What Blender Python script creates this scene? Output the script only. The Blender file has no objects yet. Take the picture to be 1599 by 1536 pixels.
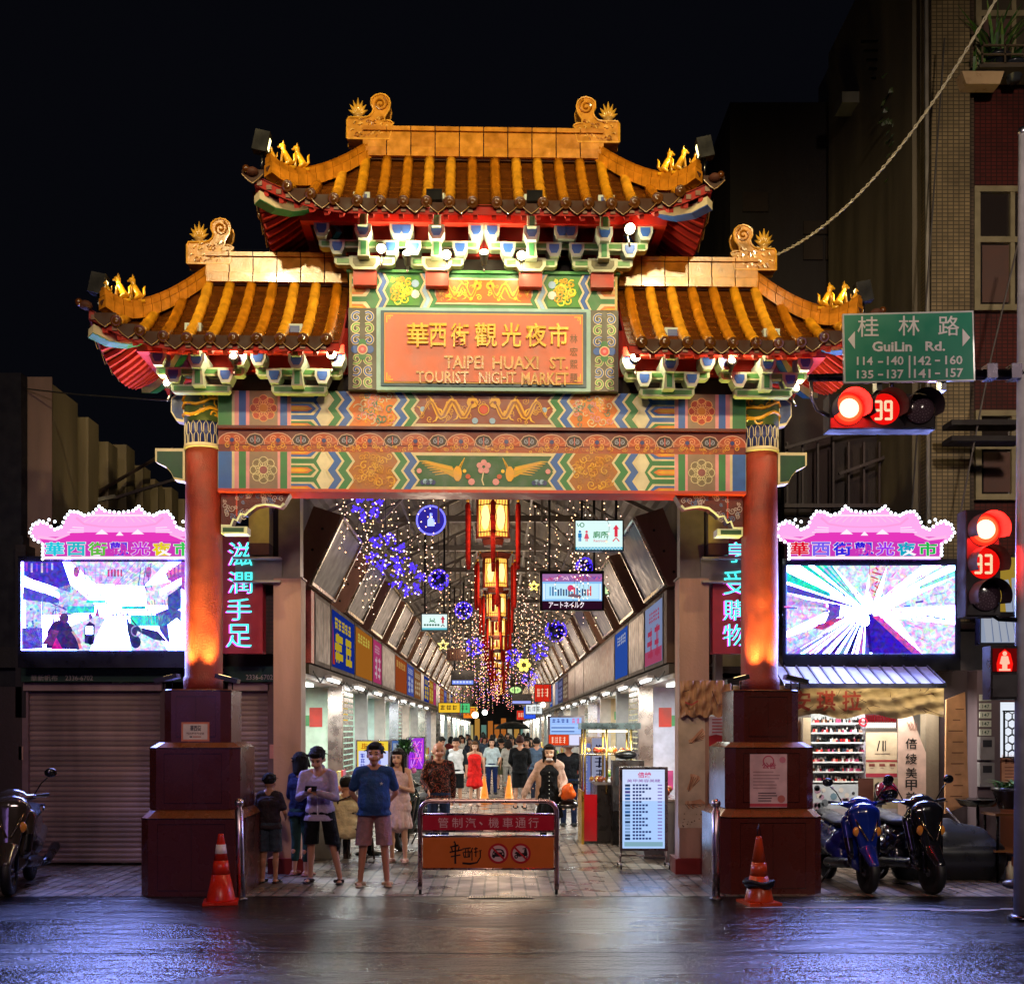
import bpy, math, random
from mathutils import Vector, Matrix
random.seed(7)
pi = math.pi
F, CX, CY, H = 1700.0, 778.0, 1138.0, 1.85      # pinhole of the photograph, in its own pixels; eye height
COL = bpy.context.scene.collection

def P(px, py, Y): return Vector(((px-CX)/F*Y, Y, H-(py-CY)/F*Y))
def GY(py): return H*F/(py-CY)
def hx(s, k=1.0):
    r = []
    for i in (0, 2, 4):
        c = int(s[i:i+2], 16)/255
        r.append(k*(c/12.92 if c <= .04045 else ((c+.055)/1.055)**2.4))
    return tuple(r)

# ---------------------------------------------------------------- materials
MATS = {}
def mat(name, rough=.5, metal=0., spec=.5, var=.15, vscale=6., bump=0., bscale=60., coat=0., emit=0., alpha=1., sample=True, trans=0., streak=False, tint=None, coatr=.05, bdist=.01):
    m = bpy.data.materials.new(name); m.use_nodes = True
    nt = m.node_tree; N = nt.nodes; L = nt.links; N.clear()
    out = N.new('ShaderNodeOutputMaterial')
    at = N.new('ShaderNodeAttribute'); at.attribute_name = 'Col'
    if emit:
        e = N.new('ShaderNodeEmission'); e.inputs['Strength'].default_value = emit
        L.new(at.outputs['Color'], e.inputs['Color']); L.new(e.outputs[0], out.inputs[0])
        if not sample: m.cycles.emission_sampling = 'NONE'
    else:
        b = N.new('ShaderNodeBsdfPrincipled')
        b.inputs['Roughness'].default_value = rough; b.inputs['Metallic'].default_value = metal
        b.inputs['Specular IOR Level'].default_value = spec
        b.inputs['Coat Weight'].default_value = coat; b.inputs['Coat Roughness'].default_value = coatr
        b.inputs['Alpha'].default_value = alpha; b.inputs['Transmission Weight'].default_value = trans
        tc = N.new('ShaderNodeTexCoord')
        if var:
            no = N.new('ShaderNodeTexNoise'); no.inputs['Scale'].default_value = vscale; no.inputs['Detail'].default_value = 6
            mp = N.new('ShaderNodeMapping'); mp.inputs['Scale'].default_value = (1, 1, .15 if streak else 1)
            L.new(tc.outputs['Object'], mp.inputs[0]); L.new(mp.outputs[0], no.inputs['Vector'])
            mr = N.new('ShaderNodeMapRange'); mr.inputs['From Min'].default_value = .3; mr.inputs['From Max'].default_value = .7
            mr.inputs['To Min'].default_value = 1-var; mr.inputs['To Max'].default_value = 1+var*.6
            L.new(no.outputs[0], mr.inputs[0])
            mx = N.new('ShaderNodeVectorMath'); mx.operation = 'SCALE'
            L.new(at.outputs['Color'], mx.inputs[0]); L.new(mr.outputs[0], mx.inputs['Scale'])
            L.new(mx.outputs[0], b.inputs['Base Color'])
            if rough > .08:
                m2 = N.new('ShaderNodeMapRange'); m2.inputs['From Min'].default_value = .3; m2.inputs['From Max'].default_value = .7
                m2.inputs['To Min'].default_value = rough*.8; m2.inputs['To Max'].default_value = min(1, rough*1.25)
                L.new(no.outputs[0], m2.inputs[0]); L.new(m2.outputs[0], b.inputs['Roughness'])
        else: L.new(at.outputs['Color'], b.inputs['Base Color'])
        if bump:
            n2 = N.new('ShaderNodeTexNoise'); n2.inputs['Scale'].default_value = bscale; n2.inputs['Detail'].default_value = 4
            L.new(tc.outputs['Object'], n2.inputs['Vector'])
            bp = N.new('ShaderNodeBump'); bp.inputs['Strength'].default_value = bump; bp.inputs['Distance'].default_value = bdist
            L.new(n2.outputs[0], bp.inputs['Height']); L.new(bp.outputs[0], b.inputs['Normal'])
        L.new(b.outputs[0], out.inputs[0])
    MATS[name] = m
    return m
mat('paint', .45, var=.22, bump=.08)
mat('gloss', .12, var=.1, coat=.6)
mat('matte', .75, var=.22, bump=.15)
mat('dirty', .7, var=.45, vscale=2.2, bump=.3, bscale=30, streak=True)
mat('glaze', .22, var=.35, vscale=9, coat=.5, bump=.12, bscale=50)
mat('carved', .4, var=.3, vscale=30, bump=.8, bscale=55)
mat('steel', .28, metal=1, var=.15)
mat('chrome', .12, metal=1, var=.05)
mat('rubber', .6, var=.2, bump=.1)
mat('cloth', .85, var=.25, vscale=10, bump=.9, bscale=11, spec=.2, bdist=.04)
mat('shaft', .5, var=.3, vscale=7, bump=.7, bscale=70, bdist=.012)
mat('skin', .5, var=.08, vscale=10, spec=.4)
mat('hair', .75, var=.4, vscale=40, bump=.6, bscale=90, spec=.25)
mat('leaf', .5, var=.4, vscale=14)
mat('plastic', .3, var=.1, bump=.05)
mat('carpaint', .16, var=.05, coat=1.0)
mat('glass', .05, var=0, spec=.8, coat=.5)
mat('e1', emit=1.0); mat('e2', emit=2.0); mat('e4', emit=4.0); mat('e8', emit=8.0, sample=False)
mat('lampglow', emit=30., sample=False)
mat('bulb', emit=4.5, sample=False)
mat('dim', emit=.45); mat('neon', emit=2.6)
mat('tiny', emit=1.0, sample=False)
def nodes_mat(name):
    m = bpy.data.materials.new(name); m.use_nodes = True; m.node_tree.nodes.clear(); MATS[name] = m
    N = m.node_tree.nodes; o = N.new('ShaderNodeOutputMaterial'); b = N.new('ShaderNodeBsdfPrincipled')
    m.node_tree.links.new(b.outputs[0], o.inputs[0])
    return m, N, m.node_tree.links, b

# ---------------------------------------------------------------- mesh builder
_tc = {}
def text_geo(s, bold=0., ext=0.):
    k = (s, bold, ext)
    if k not in _tc:
        cu = bpy.data.curves.new('t', 'FONT'); cu.body = s; cu.size = 1; cu.offset = bold; cu.extrude = ext
        cu.resolution_u = 2; cu.fill_mode = 'BOTH' if ext else 'FRONT'
        ob = bpy.data.objects.new('t', cu); COL.objects.link(ob)
        dg = bpy.context.evaluated_depsgraph_get()
        me = bpy.data.meshes.new_from_object(ob.evaluated_get(dg))
        v = [tuple(x.co) for x in me.vertices]; f = [tuple(p.vertices) for p in me.polygons]
        bpy.data.objects.remove(ob); bpy.data.curves.remove(cu); bpy.data.meshes.remove(me)
        if v:
            x0 = min(a[0] for a in v); x1 = max(a[0] for a in v); y0 = min(a[1] for a in v); y1 = max(a[1] for a in v)
        else: x0 = y0 = 0; x1 = y1 = 1
        _tc[k] = (v, f, x0, x1, y0, y1)
    return _tc[k]

class MB:
    def __init__(s): s.v=[]; s.f=[]; s.c=[]; s.m=[]; s.mats=[]; s.s=[]; s.T=None
    def add(s, vs, fs, col, mt='paint', smooth=False):
        n = len(s.v)
        if s.T is not None: vs = [s.T @ Vector(v) for v in vs]
        s.v += [tuple(v) for v in vs]
        if mt not in s.mats: s.mats.append(mt)
        k = s.mats.index(mt)
        for f in fs:
            s.f.append(tuple(i+n for i in f)); s.c.append(col); s.m.append(k); s.s.append(smooth)
        return s
    def box(s, x0, x1, y0, y1, z0, z1, col, mt='paint'):
        v = [(x0,y0,z0),(x1,y0,z0),(x1,y1,z0),(x0,y1,z0),(x0,y0,z1),(x1,y0,z1),(x1,y1,z1),(x0,y1,z1)]
        return s.add(v, [(0,3,2,1),(4,5,6,7),(0,1,5,4),(1,2,6,5),(2,3,7,6),(3,0,4,7)], col, mt)
    def obox(s, c, size, col, mt='paint', rot=(0,0,0), bev=0):
        from mathutils import Euler
        Mx = Matrix.Translation(c) @ Euler(rot).to_matrix().to_4x4()
        a, b, d = [q/2 for q in size]
        v = [(-a,-b,-d),(a,-b,-d),(a,b,-d),(-a,b,-d),(-a,-b,d),(a,-b,d),(a,b,d),(-a,b,d)]
        return s.add([Mx @ Vector(q) for q in v], [(0,3,2,1),(4,5,6,7),(0,1,5,4),(1,2,6,5),(2,3,7,6),(3,0,4,7)], col, mt)
    def quad(s, pts, col, mt='paint'): return s.add(pts, [tuple(range(len(pts)))], col, mt)
    def xz(s, pts, y0, y1, col, mt='paint', smooth=False):      # outline in x,z pushed from y0 (front) to y1
        n = len(pts)
        v = [(x,y0,z) for x,z in pts]+[(x,y1,z) for x,z in pts]
        f = [tuple(range(n)), tuple(range(2*n-1, n-1, -1))]+[(i,i+n,(i+1)%n+n,(i+1)%n) for i in range(n)]
        return s.add(v, f, col, mt, smooth)
    def yz(s, pts, x0, x1, col, mt='paint'):
        n = len(pts)
        v = [(x0,y,z) for y,z in pts]+[(x1,y,z) for y,z in pts]
        f = [tuple(range(n)), tuple(range(2*n-1, n-1, -1))]+[(i,i+n,(i+1)%n+n,(i+1)%n) for i in range(n)]
        return s.add(v, f, col, mt)
    def xy(s, pts, z0, z1, col, mt='paint'):
        n = len(pts)
        v = [(x,y,z0) for x,y in pts]+[(x,y,z1) for x,y in pts]
        f = [tuple(range(n-1,-1,-1)), tuple(range(n, 2*n))]+[(i,(i+1)%n,(i+1)%n+n,i+n) for i in range(n)]
        return s.add(v, f, col, mt)
    def tube(s, path, r, col, mt='paint', n=8, cap=True, up=None):
        path = [Vector(p) for p in path]; k = len(path)
        rs = r if isinstance(r, (list, tuple)) else [r]*k
        vs = []; prev = None
        for i, p in enumerate(path):
            d = (path[min(i+1,k-1)]-path[max(i-1,0)])
            if d.length < 1e-9: d = Vector((0,0,1))
            d.normalize()
            if prev is None: a = d.orthogonal().normalized()
            else:
                a = prev - d*prev.dot(d)
                a = a.normalized() if a.length > 1e-6 else d.orthogonal().normalized()
            prev = a; b = d.cross(a)
            for j in range(n):
                t = 2*pi*j/n
                vs.append(p + a*(rs[i]*math.cos(t)) + b*(rs[i]*math.sin(t)))
        fs = [(i*n+j, i*n+(j+1)%n, (i+1)*n+(j+1)%n, (i+1)*n+j) for i in range(k-1) for j in range(n)]
        if cap: fs += [tuple(range(n-1,-1,-1)), tuple(range((k-1)*n, k*n))]
        return s.add(vs, fs, col, mt, n > 5)
    def lathe(s, prof, c, col, mt='paint', n=16, smooth=True, sx=1, sy=1, ph=0):
        c = Vector(c); vs = []
        for r, z in prof:
            for j in range(n):
                t = 2*pi*j/n+ph
                vs.append(c+Vector((r*math.cos(t)*sx, r*math.sin(t)*sy, z)))
        k = len(prof)
        fs = [(i*n+j, i*n+(j+1)%n, (i+1)*n+(j+1)%n, (i+1)*n+j) for i in range(k-1) for j in range(n)]
        fs += [tuple(range(n-1,-1,-1)), tuple(range((k-1)*n, k*n))]
        return s.add(vs, fs, col, mt, smooth)
    def ball(s, c, r, col, mt='paint', n=10, sc=(1,1,1)):
        c = Vector(c); k = max(4, n//2+1); vs = []
        for i in range(1, k):
            a = pi*i/k
            for j in range(n):
                t = 2*pi*j/n
                vs.append(c+Vector((r*sc[0]*math.sin(a)*math.cos(t), r*sc[1]*math.sin(a)*math.sin(t), r*sc[2]*math.cos(a))))
        vs += [c+Vector((0,0,r*sc[2])), c-Vector((0,0,r*sc[2]))]
        T, B = len(vs)-2, len(vs)-1
        fs = [(i*n+j, (i+1)*n+j, (i+1)*n+(j+1)%n, i*n+(j+1)%n) for i in range(k-2) for j in range(n)]
        fs += [(T, j, (j+1)%n) for j in range(n)]+[(B, (k-2)*n+(j+1)%n, (k-2)*n+j) for j in range(n)]
        return s.add(vs, fs, col, mt, True)
    def octa(s, c, r, col, mt='bulb'):
        x, y, z = c
        return s.add([(x-r,y,z),(x,y-r,z),(x+r,y,z),(x,y+r,z),(x,y,z+r),(x,y,z-r)],
                     [(0,1,4),(1,2,4),(2,3,4),(3,0,4),(1,0,5),(2,1,5),(3,2,5),(0,3,5)], col, mt)
    def caps(s, p1, p2, r1, r2, col=(.5,.5,.5), mt='paint', sx=1., sy=1., side=(1,0,0), n=12):
        p1, p2 = Vector(p1), Vector(p2); d = p2-p1
        if d.length < 1e-6: d = Vector((0,0,1e-4))
        L = d.length; d = d/L
        a = Vector(side)-d*Vector(side).dot(d)
        a = a.normalized() if a.length > 1e-3 else d.orthogonal().normalized()
        b = d.cross(a); rings = []
        for q in (80, 50, 20): rings.append((-r1*math.sin(R(q)), r1*math.cos(R(q))))
        rings.append((0, r1)); rings.append((L, r2))
        for q in (20, 50, 80): rings.append((L+r2*math.sin(R(q)), r2*math.cos(R(q))))
        vs = []
        for z, r in rings:
            for j in range(n):
                t = 2*pi*j/n
                vs.append(p1+d*z+a*(r*sx*math.cos(t))+b*(r*sy*math.sin(t)))
        k = len(rings)
        fs = [(i*n+j, i*n+(j+1)%n, (i+1)*n+(j+1)%n, (i+1)*n+j) for i in range(k-1) for j in range(n)]
        fs += [tuple(range(n-1,-1,-1)), tuple(range((k-1)*n, k*n))]
        return s.add(vs, fs, col, mt, True)
    def text(s, st, o, u, v, w, h, col, mt='paint', bold=0., ext=0., keep=False):
        # fits the string in a box w x h centred on o; u = reading direction, v = up
        vs, fs, x0, x1, y0, y1 = text_geo(st, bold, ext)
        if not vs: return s
        o, u, v = Vector(o), Vector(u).normalized(), Vector(v).normalized(); n = u.cross(v)
        kx, ky = w/(x1-x0), h/(y1-y0)
        if keep: kx = ky = min(kx, ky)
        kz = min(kx, ky)
        return s.add([o+u*((a-(x0+x1)/2)*kx)+v*((b-(y0+y1)/2)*ky)+n*(c*kz) for a,b,c in vs], fs, col, mt)
    def build(s, name, parent=None, smooth_all=None):
        me = bpy.data.meshes.new(name); me.from_pydata(s.v, [], s.f)
        for k in s.mats: me.materials.append(MATS[k])
        me.polygons.foreach_set('material_index', s.m); me.polygons.foreach_set('use_smooth', s.s)
        at = me.attributes.new('Col', 'FLOAT_COLOR', 'FACE')
        fl = []
        for c in s.c: fl += [c[0], c[1], c[2], 1.]
        at.data.foreach_set('color', fl); me.update()
        ob = bpy.data.objects.new(name, me); COL.objects.link(ob)
        if parent is not None: ob.parent = parent
        return ob

R = math.radians
def tag(o, label=None, cat=None, group=None, kind=None):
    if label: o['label'] = label
    if cat: o['category'] = cat
    if group: o['group'] = group
    if kind: o['kind'] = kind
    return o
def thing(name, label, cat, loc=(0,0,0), rz=0., group=None):
    o = bpy.data.objects.new(name, None); COL.objects.link(o); o.location = loc; o.rotation_euler = (0,0,rz)
    o.empty_display_size = .1
    return tag(o, label, cat, group)
def solo(m, name, label, cat, group=None): return tag(m.build(name), label, cat, group)
def struct(m, name): return tag(m.build(name), kind='structure')
def kids(o): return [c for c in bpy.data.objects if c.parent == o]
def dup(o, loc=None, rz=None, label=None, group=None, parent=None, ks=None):
    c = o.copy(); COL.objects.link(c)
    if parent is not None: c.parent = parent
    if loc is not None: c.location = loc
    if rz is not None: c.rotation_euler = (0,0,rz)
    if label: c['label'] = label
    if group: c['group'] = group
    for ch in kids(o):
        if ch is not c: dup(ch, parent=c)
    return c
def light(kind, loc, energy, col=(1,1,1), size=.1, aim=None, spot=60, blend=.6, sy=None, name='lamp_light', parent=None, spread=None):
    l = bpy.data.lights.new(name, kind); l.energy = energy; l.color = col
    if kind == 'AREA':
        l.size = size
        if sy: l.shape = 'RECTANGLE'; l.size_y = sy
        if spread: l.spread = R(spread)
    else: l.shadow_soft_size = size
    if kind == 'SPOT': l.spot_size = R(spot); l.spot_blend = blend
    o = bpy.data.objects.new(name, l); COL.objects.link(o); o.location = loc
    if aim is not None:
        o.rotation_euler = (Vector(aim)-Vector(loc)).to_track_quat('-Z', 'Y').to_euler()
    if parent is not None: o.parent = parent
    return o

class CV:
    """flat drawing surface: fn(a, b, lay) gives the point; drawn straight on the real plane it belongs to"""
    def __init__(s, m, fn, mt='paint'): s.m, s.fn, s.mt = m, fn, mt
    def poly(s, pts, col, lay=1, mt=None):
        s.m.add([s.fn(a, b, lay) for a, b in pts], [tuple(range(len(pts)))], col, mt or s.mt)
    def rect(s, x0, y0, x1, y1, col, lay=1, mt=None): s.poly([(x0,y0),(x1,y0),(x1,y1),(x0,y1)], col, lay, mt)
    def frame(s, x0, y0, x1, y1, w, col, lay=1, mt=None):
        for q in ((x0,y0,x1,y0+w),(x0,y1-w,x1,y1),(x0,y0+w,x0+w,y1-w),(x1-w,y0+w,x1,y1-w)): s.rect(*q, col, lay, mt)
    def disc(s, x, y, r, col, lay=1, n=16, ry=None, mt=None):
        ry = ry or r
        s.poly([(x+r*math.cos(2*pi*i/n), y+ry*math.sin(2*pi*i/n)) for i in range(n)], col, lay, mt)
    def line(s, pts, w, col, lay=1, mt=None):
        n = len(pts); L, Rr = [], []
        for i in range(n):
            a = pts[max(i-1,0)]; b = pts[min(i+1,n-1)]
            dx, dy = b[0]-a[0], b[1]-a[1]; q = math.hypot(dx, dy) or 1
            ww = w[i] if isinstance(w, list) else w
            nx, ny = -dy/q*ww/2, dx/q*ww/2
            L.append((pts[i][0]+nx, pts[i][1]+ny)); Rr.append((pts[i][0]-nx, pts[i][1]-ny))
        V = [s.fn(a, b, lay) for a, b in L+Rr]
        s.m.add(V, [(i, i+1, n+i+1, n+i) for i in range(n-1)], col, mt or s.mt)
    def ring(s, x, y, r, w, col, lay=1, n=20, a0=0, a1=360, mt=None, ry=None):
        ry = ry or r
        s.line([(x+r*math.cos(R(a0+(a1-a0)*i/n)), y+ry*math.sin(R(a0+(a1-a0)*i/n))) for i in range(n+1)], w, col, lay, mt)
    def spiral(s, x, y, r, w, col, lay=1, turns=1.3, a0=0, flip=1, mt=None, n=12, r0=.15):
        s.line([(x+flip*r*(r0+(1-r0)*i/n)*math.cos(R(a0)+2*pi*turns*i/n), y+r*(r0+(1-r0)*i/n)*math.sin(R(a0)+2*pi*turns*i/n)) for i in range(n+1)], w, col, lay, mt)
    def text(s, st, x0, y0, x1, y1, col, lay=2, bold=.02, mt=None, ext=0., keep=False):
        a = Vector(s.fn(x0, y1, lay)); b = Vector(s.fn(x1, y1, lay)); c = Vector(s.fn(x0, y0, lay))
        u = b-a; v = c-a
        s.m.text(st, a+u/2+v/2, u, v, u.length, v.length, col, mt or s.mt, bold, ext, keep)
def plane_px(Y, step=.003, T=None):
    """photo pixel -> point on the plane y = Y (of the object's own space when T is given)"""
    Ti = T.inverted() if T is not None else Matrix()
    o = Ti @ Vector((0,0,H)); R3 = Ti.to_3x3()
    def fn(px, py, lay=0):
        d = R3 @ Vector(((px-CX)/F, 1, -(py-CY)/F))
        t = (Y-lay*step-o.y)/d.y
        return o+d*t
    return fn
def metres(Y, step=.003): return lambda x, z, lay=0: Vector((x, Y-lay*step, z))

def remesh(m, name, voxel, colf, mt, parent=None, smooth=3):
    ob = m.build('tmp_shape')
    r = ob.modifiers.new('r', 'REMESH'); r.mode = 'VOXEL'; r.voxel_size = voxel; r.use_smooth_shade = True
    if smooth:
        q = ob.modifiers.new('s', 'SMOOTH'); q.factor = .5; q.iterations = smooth
    dg = bpy.context.evaluated_depsgraph_get()
    me = bpy.data.meshes.new_from_object(ob.evaluated_get(dg))
    bpy.data.objects.remove(ob)
    me.name = name; me.materials.clear(); me.materials.append(MATS[mt])
    for a in list(me.attributes):
        if a.name == 'Col': me.attributes.remove(a)
    at = me.attributes.new('Col', 'FLOAT_COLOR', 'FACE'); fl = []
    if callable(colf):
        for p in me.polygons:
            c = colf(p.center); fl += [c[0], c[1], c[2], 1.]
    else: fl = [colf[0], colf[1], colf[2], 1.]*len(me.polygons)
    at.data.foreach_set('color', fl)
    me.polygons.foreach_set('use_smooth', [True]*len(me.polygons))
    me.polygons.foreach_set('material_index', [0]*len(me.polygons))
    ob = bpy.data.objects.new(name, me); COL.objects.link(ob)
    if parent is not None: ob.parent = parent
    return ob
# ================================================================ THE GATE
GX, GYY = -0.172, 12.7
GM = Matrix.Translation((GX, GYY, 0)) @ Matrix.Rotation(R(1.5), 4, 'Z')
gate = thing('memorial_gate', 'large ornate Chinese gate with golden tiled roofs and red columns over the street mouth', 'gate', (GX, GYY, 0), R(1.5))
def wp(p): return GM @ Vector(p)
RED=hx('a01f14'); DRED=hx('6a1510'); MAR=hx('4f1a18'); GOLD=hx('e0a21c'); CREAM=hx('d6c8a2'); GRN=hx('2f7a48'); DGRN=hx('1c4430')
BLU=hx('2c5fb4'); DBLU=hx('1c2f78'); ORG=hx('cf7426'); PNK=hx('d9909a'); AMB=hx('b8690f'); LBL=hx('8fb4dc'); BRN=hx('4a2410')

# ---- stepped octagonal plinths
def octa_pts(h, c): return [(-h+c,-h),(h-c,-h),(h,-h+c),(h,h-c),(h-c,h),(-h+c,h),(-h,h-c),(-h,-h+c)]
def tier(m, cx, h0, z0, z1, h1, z2, c=.11):
    a = octa_pts(h0, c); b = octa_pts(h1, c*.8)
    n = 8
    v = [(cx+x,y,z0) for x,y in a]+[(cx+x,y,z1) for x,y in a]+[(cx+x,y,z2) for x,y in b]
    f = [(i,(i+1)%n,(i+1)%n+n,i+n) for i in range(n)]
    m.add(v, f, hx('431917'), 'gloss')
    m.add(v, [(i+n,(i+1)%n+n,(i+1)%n+2*n,i+2*n) for i in range(n)], hx('5c2e14'), 'gloss')
    m.add(v, [tuple(range(2*n,3*n))], hx('431917'), 'gloss')
    for i in range(n):                       # dark joint under the coping
        pass
MATS['granite'] = None
m_, N, L, b = nodes_mat('granite')
at = N.new('ShaderNodeAttribute'); at.attribute_name = 'Col'
vo = N.new('ShaderNodeTexNoise'); vo.inputs['Scale'].default_value = 90; tcn = N.new('ShaderNodeTexCoord'); L.new(tcn.outputs['Object'], vo.inputs['Vector'])
n2 = N.new('ShaderNodeTexNoise'); n2.inputs['Scale'].default_value = 3; n2.inputs['Detail'].default_value = 5; L.new(tcn.outputs['Object'], n2.inputs['Vector'])
mt_ = N.new('ShaderNodeMath'); mt_.operation = 'MULTIPLY_ADD'; mt_.inputs[1].default_value = 1.4; mt_.inputs[2].default_value = .3; L.new(vo.outputs[0], mt_.inputs[0])
sc_ = N.new('ShaderNodeVectorMath'); sc_.operation = 'SCALE'; L.new(at.outputs['Color'], sc_.inputs[0]); L.new(mt_.outputs[0], sc_.inputs['Scale']); L.new(sc_.outputs[0], b.inputs['Base Color'])
mr_ = N.new('ShaderNodeMapRange'); mr_.inputs['To Min'].default_value = .12; mr_.inputs['To Max'].default_value = .42; L.new(n2.outputs[0], mr_.inputs[0]); L.new(mr_.outputs[0], b.inputs['Roughness'])
bp_ = N.new('ShaderNodeBump'); bp_.inputs['Strength'].default_value = .12; bp_.inputs['Distance'].default_value = .01; L.new(n2.outputs[0], bp_.inputs['Height']); L.new(bp_.outputs[0], b.inputs['Normal'])
for sx in (-1, 1):
    cx = 3.24*sx
    m = MB()
    for (h0,z0,z1,h1,z2) in ((.575,0,.86,.49,.955),(.505,.955,1.64,.42,1.70),(.375,1.70,2.285,.36,2.30)):
        a = octa_pts(h0, .10); bb = octa_pts(h1, .09); n = 8
        v = [(cx+x,y,z0) for x,y in a]+[(cx+x,y,z1) for x,y in a]+[(cx+x,y,z2) for x,y in bb]
        m.add(v, [(i,(i+1)%n,(i+1)%n+n,i+n) for i in range(n)], hx('502018'), 'granite')
        m.add(v, [(i+n,(i+1)%n+n,(i+1)%n+2*n,i+2*n) for i in range(n)], hx('7a4526'), 'granite')
        m.add(v, [tuple(range(2*n,3*n))], hx('502018'), 'granite')
        m.add([(cx+x*1.006, y*1.006, z1-.012) for x,y in a]+[(cx+x*1.006, y*1.006, z1+.004) for x,y in a], [(i,(i+1)%n,(i+1)%n+n,i+n) for i in range(n)], hx('2a0f0c'), 'granite')
    for (h0,z0,z1) in ((.575,.06,.80),(.505,1.02,1.58),(.375,1.76,2.22)):      # sunk panel outline and tile joints on each face
        for sg in (-1,1):
            y = sg*h0
            for (a,b_,c_,d) in ((-.75,.75,z0,z0+.008),(-.75,.75,z1-.008,z1),(-.75,-.742,z0,z1),(.742,.75,z0,z1),(-.004,.004,z0,z1)): m.box(cx+a*(h0-.08), cx+b_*(h0-.08), min(y,y+sg*.002), max(y,y+sg*.002), c_, d, hx('1c0807'), 'granite')
    pl = m.build('plinth', gate)
    m = MB()                                   # red shaft
    m.lathe([(.23,2.30),(.23,2.44),(.213,2.46),(.215,3.3),(.208,4.3),(.202,5.07)], (cx,0,0), hx('963626'), 'shaft', n=32)
    m.lathe([(.222,5.07),(.228,5.09),(.222,5.12)], (cx,0,0), CREAM, 'paint', n=32)
    m.build('column_shaft', gate)
    m = MB()                                   # scaled collar with feather tiles
    m.lathe([(.208,5.12),(.208,5.37)], (cx,0,0), DBLU, n=32)
    for row in range(2):
        for k in range(18):
            a = 2*pi*(k+.5*row)/18; r = .214
            pts = []
            for (da,dz) in ((-.13,.0),(-.11,.085),(0,.125),(.11,.085),(.13,0)):
                pts.append((a+da, 5.125+row*.12+dz))
            V = [(cx+r*math.cos(q), r*math.sin(q), z) for q,z in pts]
            m.tube(V, .006, CREAM, n=4, cap=False)
    m.build('column_collar', gate)
    m = MB()
    m.lathe([(.222,5.37),(.222,5.80)], (cx,0,0), hx('3a4a2c'), 'paint', n=32)
    rnd = random.Random(5+sx)
    for k in range(26):                        # golden coiled dragon relief
        a = rnd.uniform(0, 2*pi); z = rnd.uniform(5.42,5.74); rr = rnd.uniform(.03,.07); a0 = rnd.uniform(0,6)
        V = [(cx+.226*math.cos(a+rr/.22*math.cos(a0+t*.7)*(t/8)), .226*math.sin(a+rr/.22*math.cos(a0+t*.7)*(t/8)), z+rr*math.sin(a0+t*.7)*(t/8)) for t in range(9)]
        m.tube(V, .011, GOLD, 'glaze', n=5)
    for k in range(2):
        V = [(cx+.23*math.cos(t*.35+k*pi), .23*math.sin(t*.35+k*pi), 5.42+.012*t+.03*math.sin(t*1.3)) for t in range(26)]
        m.tube(V, .02, hx('e8a52a'), 'glaze', n=6)
    m.build('column_capital', gate)
    # outward painted wings
    def wing(name, pts, col, y=.07):
        m = MB(); m.xz([(sx*x, z) for x,z in pts], -y, y, CREAM)
        c0 = sum(p[0] for p in pts)/len(pts); c1 = sum(p[1] for p in pts)/len(pts)
        m.xz([(sx*(c0+(x-c0)*.86), c1+(z-c1)*.82) for x,z in pts], -y-.004, y+.004, col)
        m.build(name, gate)
    wing('beam_end', [(3.44,5.08),(3.78,5.08),(3.78,4.93),(3.72,4.90),(3.66,4.87),(3.60,4.80),(3.56,4.72),(3.44,4.70)], DGRN)
    wing('beam_end', [(3.45,5.72),(3.52,5.72),(3.60,5.66),(3.60,5.50),(3.54,5.40),(3.45,5.38)], hx('33487c'))
    # carved corner brackets below the lower beam
    m = MB()
    pts = [(3.02,4.59),(2.22,4.59),(2.30,4.45),(2.34,4.41),(2.42,4.43),(2.52,4.44),(2.62,4.42),(2.70,4.36),(2.74,4.32),(2.80,4.33),(2.84,4.25),(2.88,4.27),(2.91,4.19),(3.02,4.19)]
    m.xz([(sx*x, z) for x,z in pts], -.09, .09, hx('5a1310'), 'carved')
    m.tube([(sx*x, -.095, z) for x,z in pts[2:]], .014, hx('d8e0cc'), n=5)
    m.box(*sorted((sx*2.72, sx*3.02)), -.1, .1, 4.10, 4.18, hx('cfd8c0')); m.box(*sorted((sx*2.76, sx*3.0)), -.105, .105, 4.115, 4.165, DGRN)
    m.box(*sorted((sx*2.835, sx*2.85)), -.1, .1, 4.30, 4.59, hx('c04030'))
    cv = CV(m, metres(-.092)); rnd = random.Random(3)
    for k in range(34):
        x = rnd.uniform(2.32, 2.98); z = rnd.uniform(4.46,4.56) if x < 2.7 else rnd.uniform(4.28,4.56)
        cv.spiral(sx*x, z, rnd.uniform(.02,.045), .008, hx('b9a7b0') if k%3 else hx('5a78b0'), 1+k%3, a0=rnd.uniform(0,360), flip=rnd.choice((-1,1)))
    m.build('carved_bracket', gate)
    for q in (-1, 1):
        pass

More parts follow.
